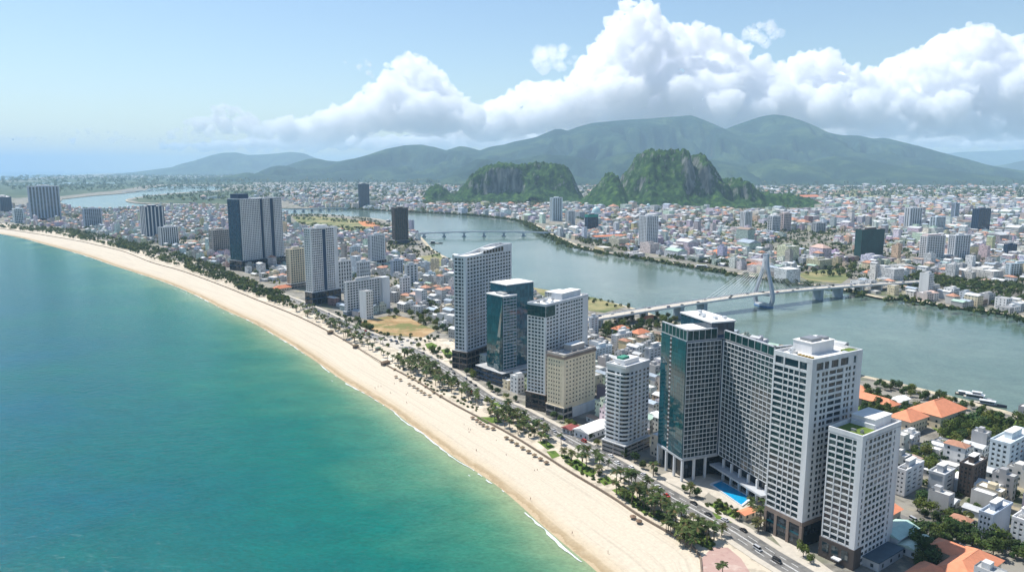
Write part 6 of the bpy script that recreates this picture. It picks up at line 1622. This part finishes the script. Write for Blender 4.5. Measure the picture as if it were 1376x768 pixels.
# ------------------------------------------------------------------ hand-set low buildings
def hall(name, cx, cy_, yaw, Lx, Ly, h, roof_m, wall_m, label, kind='hip', nw=(4, 8), cat='building', rise=0.3, eave=1.0):
    P = G(cx, cy_, GZ); r = empty(name, P, math.radians(yaw), label, cat)
    a = math.radians(yaw); c = P + Vector((math.cos(a), math.sin(a), 0)) * Lx / 2 + Vector((-math.sin(a), math.cos(a), 0)) * Ly / 2; block(c.x, c.y, Lx / 2 + 1, Ly / 2 + 1, a)
    b = MB(); b.box(0, 0, -.5, Lx, Ly, h); b.build('wall', wall_m, r)
    rm = MB(); dummy = MB(); e = eave
    if kind == 'flat':
        rm.box(-.3, -.3, h, Lx + .3, Ly + .3, h + .5)
    else:
        house_geo(dummy, rm, -e + .5, -e + .5, Lx + e - .5, Ly + e - .5, h + .12, kind, None, None)
        rm.col = None; rm.c = [None] * len(rm.c); rm.quad((-e, -e, h + .1), (-e, Ly + e, h + .1), (Lx + e, Ly + e, h + .1), (Lx + e, -e, h + .1))
    ro = rm.build('roof', roof_m, r)
    if kind != 'flat':
        rd = MB()
        if Lx >= Ly: rd.box((Ly / 2 if kind == 'hip' else 0), Ly / 2 - .2, h + min(Lx, Ly) * .29 * (1 if kind == 'hip' else .6), Lx - (Ly / 2 if kind == 'hip' else 0), Ly / 2 + .2, h + min(Lx, Ly) * (.33 if kind == 'hip' else .2))
        else: rd.box(Lx / 2 - .2, (Lx / 2 if kind == 'hip' else 0), h + min(Lx, Ly) * .29 * (1 if kind == 'hip' else .6), Lx / 2 + .2, Ly - (Lx / 2 if kind == 'hip' else 0), h + min(Lx, Ly) * (.33 if kind == 'hip' else .2))
        rd.build('ridge', roof_m, ro)
    st = max(1, int(h / 3.4))
    for i in range(st):
        for k in range(nw[0]):
            o = link(pane_mesh(1.3, 1.6, M_glass), 'window', r); o.location = (-.03, Ly * (k + .5) / nw[0], i * 3.4 + 1.9); o.rotation_euler.z = -math.pi / 2
        for k in range(nw[1]):
            o = link(pane_mesh(1.3, 1.6, M_glass), 'window', r); o.location = (Lx * (k + .5) / nw[1], -.03, i * 3.4 + 1.9)
    return r
hall('school_building', 1222, 584, 33, 22, 15, 9, M_terr2, W_cream, 'cream school wing with a big orange hipped roof facing the roof-lawn tower', nw=(3, 6))
hall('school_building', 1263, 577, 33, 34, 22, 9, M_terr2, W_cream, 'largest orange-roofed school hall behind the front wing', nw=(4, 9))
hall('school_building', 1208, 553, 123, 58, 11, 6, M_terr2, W_taupe, 'long low orange roof running along the trees to the school', nw=(8, 2))
hall('school_building', 1168, 531, 128, 30, 9, 5, M_terr2, W_cream, 'short orange roof nearest the tall tower by the river', nw=(6, 2))
hall('villa', 1205, 548, 35, 18, 8, 4, M_roofw, W_cool, 'low white-roofed pavilion among the trees of the school', 'gable', (2, 4))
hall('courtyard_house', 1304, 800, 36, 30, 14, 6, M_terr2, W_cream, 'large bright orange tiled roof in the bottom corner with a courtyard', nw=(3, 8))
hall('courtyard_house', 1338, 770, 126, 24, 11, 6, M_terr2, W_cream, 'second wing of the corner house under bright orange tiles', nw=(6, 3))
hall('courtyard_house', 1252, 800, 36, 16, 11, 5, M_terr2, W_cream, 'smaller orange hipped roof left of the corner courtyard house', nw=(3, 4))
hall('market_shed', 1206, 740, 36, 18, 10, 6, mat('pale_green_sheet', (0.42, 0.58, 0.50), rough=.6, var=.12, scale=.3), W_cool, 'pale green sheet roof beside the foot of the roof-lawn tower', 'gable', (2, 3))
hall('market_shed', 1232, 752, 36, 16, 8, 4, mat('washed_green_sheet', (0.50, 0.60, 0.50), rough=.6, var=.15, scale=.3), W_cool, 'washed-out green lean-to roof by the street trees', 'gable', (2, 3))
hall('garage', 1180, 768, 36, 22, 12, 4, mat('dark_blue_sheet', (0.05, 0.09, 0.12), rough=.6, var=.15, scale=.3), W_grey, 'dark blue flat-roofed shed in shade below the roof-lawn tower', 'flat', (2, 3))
hall('gatehouse', 1000, 700, 33, 9, 4, 3.5, M_terr2, W_cream, 'small orange gatehouse roof beside the tall foreground tower', 'gable', (1, 2))
hall('villa', 1196, 706, 36, 10, 8, 6, M_terr2, W_cream, 'orange-roofed house squeezed behind the roof-lawn tower', 'gable', (2, 2))
hall('warehouse', 1346, 668, 126, 20, 12, 7, M_roofw, W_cool, 'white pitched warehouse roof below the large pale blue block', 'gable', (5, 3))
hall('villa', 832, 452, 40, 16, 11, 7, M_terr, W_pale, 'blue-walled villa under a red roof near the bridge end', nw=(3, 4))
hall('villa', 858, 455, 40, 18, 12, 5, M_terr, W_cream, 'wide tan-roofed villa by the bridge end', nw=(3, 4))
hall('villa', 868, 433, 40, 20, 8, 4, M_terr, W_cream, 'low red-roofed pavilion on the bank under the bridge', nw=(2, 4))
hall('warehouse', 742, 400, 45, 30, 14, 7, M_roofw, W_cool, 'white flat store on the river point behind the green-cornered tower', 'flat', (3, 6))
hall('shop_row', 766, 584, 44, 9, 7, 3.5, mat('crimson_sheet', (0.28, 0.07, 0.06), rough=.6, var=.1, scale=.3), W_grey, 'dark red sheet roof at the foot of the cream tower', 'gable', (2, 4))
hall('shop_row', 790, 592, 44, 26, 12, 5, M_roofw, W_cool, 'broad white shop roof between the cream tower and the rounded-balcony tower', 'gable', (3, 6))
hall('shop_row', 505, 380, 50, 14, 10, 5, M_terr, W_cream, 'orange house roof behind the broad white hotel', 'hip', (2, 4))
hall('shop_row', 368, 378, 54, 36, 14, 6, M_roofw, W_cool, 'long white low hall at the foot of the white-bayed tower', 'flat', (4, 8))
hall('shop_row', 372, 392, 54, 26, 12, 4, M_terr, W_cream, 'orange roof by the slim cream block', 'hip', (3, 6))
hall('villa', 1170, 372, 22, 26, 16, 6, M_terr, W_cream, 'large orange villa roof below the netted green building', nw=(3, 4))
hall('villa', 1010, 362, 22, 48, 16, 6, M_terr, W_cream, 'long red-roofed building behind the pylon', nw=(3, 8))
hall('villa', 962, 346, 22, 34, 26, 8, M_terr, W_cream, 'tall orange hipped roof left of the pylon across the river', nw=(4, 5))
hall('stadium_hall', 1076, 268, 22, 150, 60, 14, M_pink if False else M_terr, W_cool, 'huge flat reddish hall roof beyond the end of the green hill', 'gable', (6, 10))
hall('civic_building', 800, 325, 24, 80, 18, 12, M_terr, W_pale, 'long blue-white civic building with an orange roof across the river', 'gable', (3, 14))
# glass dome and water spheres below the hill
for (px, py, r_, lab) in ((801, 290, 17, 'pale glass dome on a green base below the rock hill'), (871, 281, 9, 'small pale dome at the foot of the green hill')):
    p = G(px, py, GZ); o = empty('dome_hall', p, 0, lab, 'dome'); mb = MB(); R = r_; 
    for i in range(6):
        for k in range(20):
            a0, a1 = math.pi / 2 * i / 6, math.pi / 2 * (i + 1) / 6; b0, b1 = 2 * math.pi * k / 20, 2 * math.pi * (k + 1) / 20
            f = lambda a, b: (R * math.cos(a) * math.cos(b), R * math.cos(a) * math.sin(b), 14 + R * math.sin(a) * 1.25)
            mb.quad(f(a0, b0), f(a0, b1), f(a1, b1), f(a1, b0))
    mb.build('dome', mat('dome_glass', (0.42, 0.58, 0.58), rough=.3, var=.1, scale=.2), o); b = MB(); b.tube((0, 0, -1), (0, 0, 14), R * 1.1, n=20); b.build('drum', W_pale, o)

# ------------------------------------------------------------------ cars
M_tyre = mat('tyre_rubber', (0.02, 0.02, 0.02), rough=.9)
def car_body(long=4.4, van=False):
    b = MB(); w = .88; secs = [(-long / 2, .35, .62), (-long / 2 + .1, .3, .85), (-long * .2, .28, .95), (long * .24, .28, .95), (long / 2 - .15, .3, .82), (long / 2, .38, .6)]
    pr = None
    for x, z0, z1 in secs:
        r = [(x, -w, z0), (x, -w, z1 - .1), (x, -w + .12, z1), (x, w - .12, z1), (x, w, z1 - .1), (x, w, z0)]
        if pr:
            for k in range(5): b.quad(pr[k], pr[k + 1], r[k + 1], r[k])
        else: b.poly(r)
        pr = r
    b.poly(pr[::-1])
    x0, x1, x2, x3 = (-long * .46, -long * .42, long * .25, long * .40) if van else (-long * .40, -long * .26, long * .08, long * .26)
    t = 1.9 if van else 1.45; top = [(x1, -.68, t), (x2, -.68, t), (x2, .68, t), (x1, .68, t)]
    b.quad(*top)
    for p in ((x1, x1 - .06), (x2, x2 + .06)): b.box(min(p), -.72, .9, max(p), .72, t)
    g = MB(); bt = [(x0, -.80, .93), (x3, -.80, .93), (x3, .80, .93), (x0, .80, .93)]; tp = [(x1, -.67, t - .03), (x2, -.67, t - .03), (x2, .67, t - .03), (x1, .67, t - .03)]
    for k in range(4): g.quad(bt[k], bt[(k + 1) % 4], tp[(k + 1) % 4], tp[k])
    return b, g
M_carglass = mat('car_glass', (0.01, 0.015, 0.02), rough=.06)
PAINT = {n: mat(n.replace(' ', '_') + '_car_paint', c, rough=.3, spec=.6) for n, c in (('white', (.72, .72, .72)), ('black', (.015, .015, .017)), ('silver', (.42, .43, .45)), ('red', (.38, .03, .02)), ('dark blue', (.03, .06, .16)), ('grey', (.16, .17, .18)))}
CARS = {}
wheel = MB(); wheel.tube((0, -.11, 0), (0, .11, 0), .33, n=12); wheel = wheel.mesh('wheel', M_tyre)
for van in (0, 1):
    b, g = car_body(5.0 if van else 4.4, van)
    for n_, m_ in PAINT.items(): CARS[n_, van] = b.mesh('body', m_)
    CARS['glass', van] = g.mesh('glazing', M_carglass)
car_items = []
def car(p, z, yaw, colr, van, where, pitch=0):
    r = empty('van' if van else 'car', (p[0], p[1], z), yaw, cat='van' if van else 'car', group='vehicles on the roads'); r.rotation_euler = (0, -pitch, yaw)
    link(CARS[colr, van], 'body', r); link(CARS['glass', van], 'glazing', r)
    for x in (-1.35, 1.35):
        for y in (-.78, .78): o = link(wheel, 'wheel', r); o.location = (x, y, .33)
    car_items.append((r, f"{colr} {'van' if van else 'car'} {where}"))
def along(line, s):
    for a, b in zip(line, line[1:]):
        d = (b - a).length
        if s <= d: return a.lerp(b, s / d), math.atan2(b.y - a.y, b.x - a.x)
        s -= d
    return line[-1], 0
cols = ['white', 'black', 'silver', 'red', 'dark blue', 'grey', 'white', 'black', 'silver', 'white']
s = 60
segs = [(150, 'on the beach road by the tall foreground tower'), (250, 'on the beach road by the L-shaped hotel'), (400, 'on the beach road by the cream tower'), (560, 'on the beach road by the dense palm grove'), (900, 'on the beach road near the broad white hotel')]
while s < 820:
    lane = rng.choice([-4.7, -1.7, 1.7, 4.7]); p, a = along(road, s); q = p + Vector((-math.sin(a), math.cos(a))) * lane
    x, y, zc = proj(q.x, q.y, GZ)
    w_ = next((w for l_, w in segs if s < l_), segs[-1][1])
    if y < 790 and not hidden(q.x, q.y, GZ + 1): car(q, GZ + .07, a + (0 if lane < 0 else math.pi), rng.choice(cols), int(rng.random() < .2), w_)
    s += rng.uniform(6, 17)
for x, y, a in ((527, 459, .5), (534, 462, .6), (540, 460, .5), (548, 458, 1.2), (541, 456, .5), (518, 457, .6), (556, 461, .5), (606, 458, .3)): car(P2(x, y), GZ + .1, a, rng.choice(cols), 0, 'parked on the pale lot by the brown vacant ground')
st_px = [(1196, 690), (1222, 700), (1246, 714), (1268, 728), (1300, 742)]
st = resample(gpoly(st_px), 4.0); mb = MB(); strip(mb, offset(st, 4), offset(st, -4), GZ + .05, GZ + .05); mb.build('street', M_road, kind='structure')
for s in range(4, 60, 6):
    p, a = along(st, s); q = p + Vector((-math.sin(a), math.cos(a))) * rng.choice([-2.6, 2.6]); car(q, GZ + .06, a, rng.choice(cols), int(rng.random() < .3), 'parked in the back street by the pale green roofs')
for t_ in range(-140, 520, 24):
    sd_ = rng.choice([-4.5, 4.5]); p = BP(t_ + rng.uniform(-8, 8), sd_, 0); tt = t_
    dz = BZ(tt + 1) - BZ(tt); car(p, max(BZ(tt), GZ + .6) + .12, math.atan2(BD.y, BD.x), rng.choice(cols), int(rng.random() < .3), 'crossing the cable bridge', math.atan(dz))
number_labels(car_items)

# ------------------------------------------------------------------ beach parasols, people, huts
M_thatch = mat('dry_thatch', (0.20, 0.14, 0.085), rough=.95, var=.3, scale=2.0, objvar=.2)
pm = MB(); 
for k in range(14):
    a0, a1 = 2 * math.pi * k / 14, 2 * math.pi * (k + 1) / 14; r = 1.75
    f = lambda a, r_, z: (math.cos(a) * r_, math.sin(a) * r_, z)
    pm.poly([f(a0, r, 2.0), f(a1, r, 2.0), (0, 0, 2.95)]); pm.quad(f(a0, r, 2.0), f(a0, r * .98, 1.75), f(a1, r * .98, 1.75), f(a1, r, 2.0)); pm.poly([f(a1, r * .97, 1.95), f(a0, r * .97, 1.95), (0, 0, 2.7)])
PARA = pm.mesh('canopy', M_thatch); q = MB(); q.tube((0, 0, -.6), (0, 0, 2.8), .07, n=6); POLE = q.mesh('pole', M_bark)
q = MB(); q.box(-.3, -.9, .25, .3, .9, .36); q.box(-.25, -.8, -.3, -.2, -.75, .25); q.box(.2, .75, -.3, .25, .8, .25); q.box(.2, -.8, -.3, .25, -.75, .25); q.box(-.25, .75, -.3, -.2, .8, .25); BED = q.mesh('beach_bed', W_taupe)
rows = {'in the row by the palm grove': [(530, 498), (532, 508), (538, 512), (549, 508), (554, 511), (550, 518), (556, 521), (561, 524.5), (566, 527.5), (570, 530.5), (577, 533.5), (563, 515), (572, 521), (583, 529), (592, 534)],
        'in the row of six below the glass tower': [(635, 563.5), (641, 567), (645, 570), (649, 573), (654.5, 576), (662.5, 578)],
        'in the row of eight below the cream tower': [(680.5, 590.5), (687, 594.5), (694, 599), (702, 604), (710, 609), (718, 614), (726, 619), (734, 624)],
        'of the pair before the lawn strip': [(850.5, 697.5), (858.5, 703.5)]}
it = []; ib = []
for w, lst in rows.items():
    for x, y in lst:
        p = G(x, y, 1.9); r = empty('beach_parasol', (p.x, p.y, 1.75), rng.uniform(0, 6), cat='parasol', group='thatched beach parasols')
        link(PARA, 'canopy', r); link(POLE, 'pole', r); it.append((r, 'thatched brown parasol ' + w))
        b = link(BED, 'beach_bed', cat='beach bed', group='beach beds'); b.location = (p.x + rng.uniform(-.8, .8), p.y + rng.uniform(-.8, .8), 1.95); b.rotation_euler.z = rng.uniform(.2, .9); ib.append((b, 'low beach bed ' + w))
number_labels(it); number_labels(ib)
def person_mesh(top, legs, stride):
    """A small standing figure grown as one skin."""
    me = bpy.data.meshes.new('person')
    V = [(0, 0, .95), (0, 0, 1.2), (0, 0, 1.42), (0, .02, 1.56), (0, .03, 1.70), (.11, 0, .9), (.13, stride, .5), (.13, stride * 1.2 - .06, .06), (-.11, 0, .9), (-.13, -stride, .5), (-.13, -stride * 1.2 - .06, .06), (.2, 0, 1.4), (.27, -.04, 1.12), (.27, .08, .88), (-.2, 0, 1.4), (-.27, .04, 1.12), (-.27, .1, .88)]
    Ed = [(0, 1), (1, 2), (2, 3), (3, 4), (0, 5), (5, 6), (6, 7), (0, 8), (8, 9), (9, 10), (2, 11), (11, 12), (12, 13), (2, 14), (14, 15), (15, 16)]
    Rd = [.14, .13, .15, .06, .11, .09, .07, .05, .09, .07, .05, .06, .05, .04, .06, .05, .04]
    me.from_pydata(V, Ed, []); o = bpy.data.objects.new('person', me); COL.objects.link(o)
    m1 = o.modifiers.new('skin', 'SKIN'); lay = me.skin_vertices[0].data
    for i, r in enumerate(Rd): lay[i].radius = (r, r)
    lay[0].use_root = True
    o.modifiers.new('sub', 'SUBSURF').levels = 1
    for c in (mat('skin_tone', (.35, .2, .13), rough=.7),): me.materials.append(c)
    return o
PX = [((504, 522), 'walking on wet sand before the palm grove'), ((512, 519.5), 'standing on the sand before the palm grove'), ((530, 516.5), 'walking towards the parasols of the palm grove'), ((508, 520), 'strolling behind two other bathers on the sand'), ((713, 671), 'alone at the waterline below the cream tower'), ((769, 717), 'alone on the wet sand before the lawn strip'), ((817, 743), 'walking on the sand near the pink plaza'), ((640, 606), 'standing in the middle of the wide sand')]
M_cl = [mat(n, c, rough=.9) for n, c in (('red_swimwear', (.4, .04, .03)), ('blue_swimwear', (.05, .1, .35)), ('white_shirt', (.7, .7, .7)), ('black_swimwear', (.02, .02, .02)))]
M_hair = mat('dark_hair', (.015, .012, .01), rough=.6)
for k in range(16):
    w0, lst = list(rows.items())[k % 3]; x, y = lst[rng.randrange(len(lst))]
    PX.append(((x - rng.uniform(2, 26), y + rng.uniform(1, 12)), ''))
bath = []
for i, ((x, y), w) in enumerate(PX):
    p = G(x, y, 1.2); o = person_mesh(None, None, .12 + .05 * (i % 3)); o.location = (p.x, p.y, 1.05); o.rotation_euler.z = rng.uniform(0, 6.28)
    if not w: bath.append((o, f"tiny bather in {['red', 'blue', 'white', 'black'][i % 4]} {'shirt' if i % 4 == 2 else 'swimwear'} on the sand seaward of the parasols")); tag(o, cat='person', group='people on the beach')
    else: tag(o, f"tiny person in {['red', 'blue', 'white', 'black'][i % 4]} {'shirt' if i % 4 == 2 else 'swimwear'} " + w, 'person', 'people on the beach')
    c = MB(); c.tube((0, 0, .82), (0, 0, 1.06), .17, .16, 10); c.build('swim_shorts' if i % 4 != 2 else 'shirt', M_cl[i % 4], o)
    hm = MB(); hm.tube((0, .01, 1.68), (0, .0, 1.80), .115, .07, 10); hm.build('hair', M_hair, o)
number_labels(bath)
for (x, y, lx, ly, lab) in ((444, 447.5, 7, 4, 'small dark thatched hut at the seawall under the broad hotel'), (478, 466.5, 6, 4, 'small dark hut at the corner of the sand terrace'), (518, 489, 9, 4, 'dark beach kiosk at the start of the palm grove'), (508, 470, 6, 3, 'green-roofed kiosk on the pale sand terrace')):
    p = G(x, y, GZ); o = empty('beach_hut', p, math.radians(48), lab, 'hut')
    b = MB(); b.box(-lx / 2 + .4, -ly / 2 + .4, -1, lx / 2 - .4, ly / 2 - .4, 2.4); b.build('wall', W_brown, o)
    rm = MB(); house_geo(MB(), rm, -lx / 2, -ly / 2, lx / 2, ly / 2, 2.4, 'hip', None, None); rm.c = [None] * len(rm.c); rm.build('roof', M_thatch if 'green' not in lab else mat('faded_green_sheet', (.10, .16, .12), rough=.8), o)
    c = MB(); c.box(-lx / 2 + .3, -ly / 2 + .3, .8, lx / 2 - .3, -ly / 2 + .38, 1.1); c.build('counter', M_bark, o)

# ------------------------------------------------------------------ boats
M_hull = mat('white_hull', (.7, .7, .7), rough=.35, var=.08, scale=.4); M_hulld = mat('dark_hull', (.03, .035, .06), rough=.4); M_deckb = mat('boat_deck', (.45, .40, .33), rough=.8)
def boat(px, py, yaw, L_, B_, hull, label, cabins, name='tour_boat', mast=0):
    p = G(px, py, 0.3); r = empty(name, (p.x, p.y, 0.3), math.radians(yaw), label, 'boat'); h = MB(); pr = None; N_ = 10
    for i in range(N_ + 1):
        t = i / N_; x = -L_ / 2 + L_ * t; w = B_ / 2 * (0.82 + .18 * math.sin(min(1, t * 2) * math.pi / 2)) * (1 if t < .6 else max(.03, math.cos((t - .6) / .4 * math.pi / 2) ** .7)); sh = 1.3 + 1.1 * max(0, t - .55) ** 1.5 * 2
        q = [(x, -w, sh), (x, -w * .8, -.5), (x, w * .8, -.5), (x, w, sh)]
        if pr:
            for k in range(3): h.quad(pr[k], pr[k + 1], q[k + 1], q[k])
        else: h.poly(q)
        pr = q
    h.build('hull', hull, r)
    d = MB(); d.box(-L_ * .48, -B_ * .42, 1.0, L_ * .2, B_ * .42, 1.22); d.build('deck', M_deckb, r)
    for i, (x0, x1, w, z0, z1, m) in enumerate(cabins):
        b = MB(); b.box(L_ * x0, -B_ * w, z0, L_ * x1, B_ * w, z1); c = b.build('cabin', m, r); g = MB()
        g.box(L_ * x0 + .4, -B_ * w - .05, z0 + .6, L_ * x1 - .4, B_ * w + .05, z1 - .5); g.build('cabin_window', M_glass_dk, c); k = MB(); k.box(L_ * x0 - .5, -B_ * w - .4, z1, L_ * x1 + .5, B_ * w + .4, z1 + .2); k.build('roof', M_hull, c)
    rl = MB(); rl.tube((-L_ * .48, -B_ * .42, 2.3), (L_ * .3, -B_ * .42, 2.3), .05, n=4); rl.tube((-L_ * .48, B_ * .42, 2.3), (L_ * .3, B_ * .42, 2.3), .05, n=4)
    for k in range(8):
        for s_ in (-1, 1): rl.tube((L_ * (-.48 + k * .11), s_ * B_ * .42, 1.2), (L_ * (-.48 + k * .11), s_ * B_ * .42, 2.3), .04, n=4)
    rl.build('railing', M_steel, r)
    if mast: q = MB(); q.tube((L_ * .05, 0, 1), (L_ * .05, 0, mast), .12, .06, 5); q.build('mast', M_steel, r)
boat(946, 361, -20, 36, 9, M_hulld, 'dark double-deck tour boat moored at the far bank near the pylon', [(-.42, .22, .42, 1.2, 4.0, W_navy), (-.36, .12, .38, 4.2, 6.6, W_navy)], 'tour_boat')
boat(1330, 544, -38, 22, 5.5, M_hulld, 'sleek white-topped boat moored off the school bank, bow to open water', [(-.3, .15, .36, 1.2, 3.4, M_hull)], 'motor_yacht', 6)
boat(1314, 536, -38, 20, 5.5, M_hull, 'white-roofed ferry tied between the sleek boat and the bank', [(-.4, .2, .44, 1.2, 3.8, M_hull), (-.2, .1, .3, 4.0, 5.8, M_hull)], 'ferry', 8)
boat(1299, 531, -38, 16, 4.5, M_hulld, 'low dark boat tied nearest the orange school roofs', [(-.35, .1, .4, 1.2, 3.0, W_grey)], 'ferry')
boat(586, 327, 10, 32, 9, M_hulld, 'dark work boat moored below the beam bridge', [(-.4, -.1, .4, 1.2, 6.0, W_navy)], 'work_boat', 12)
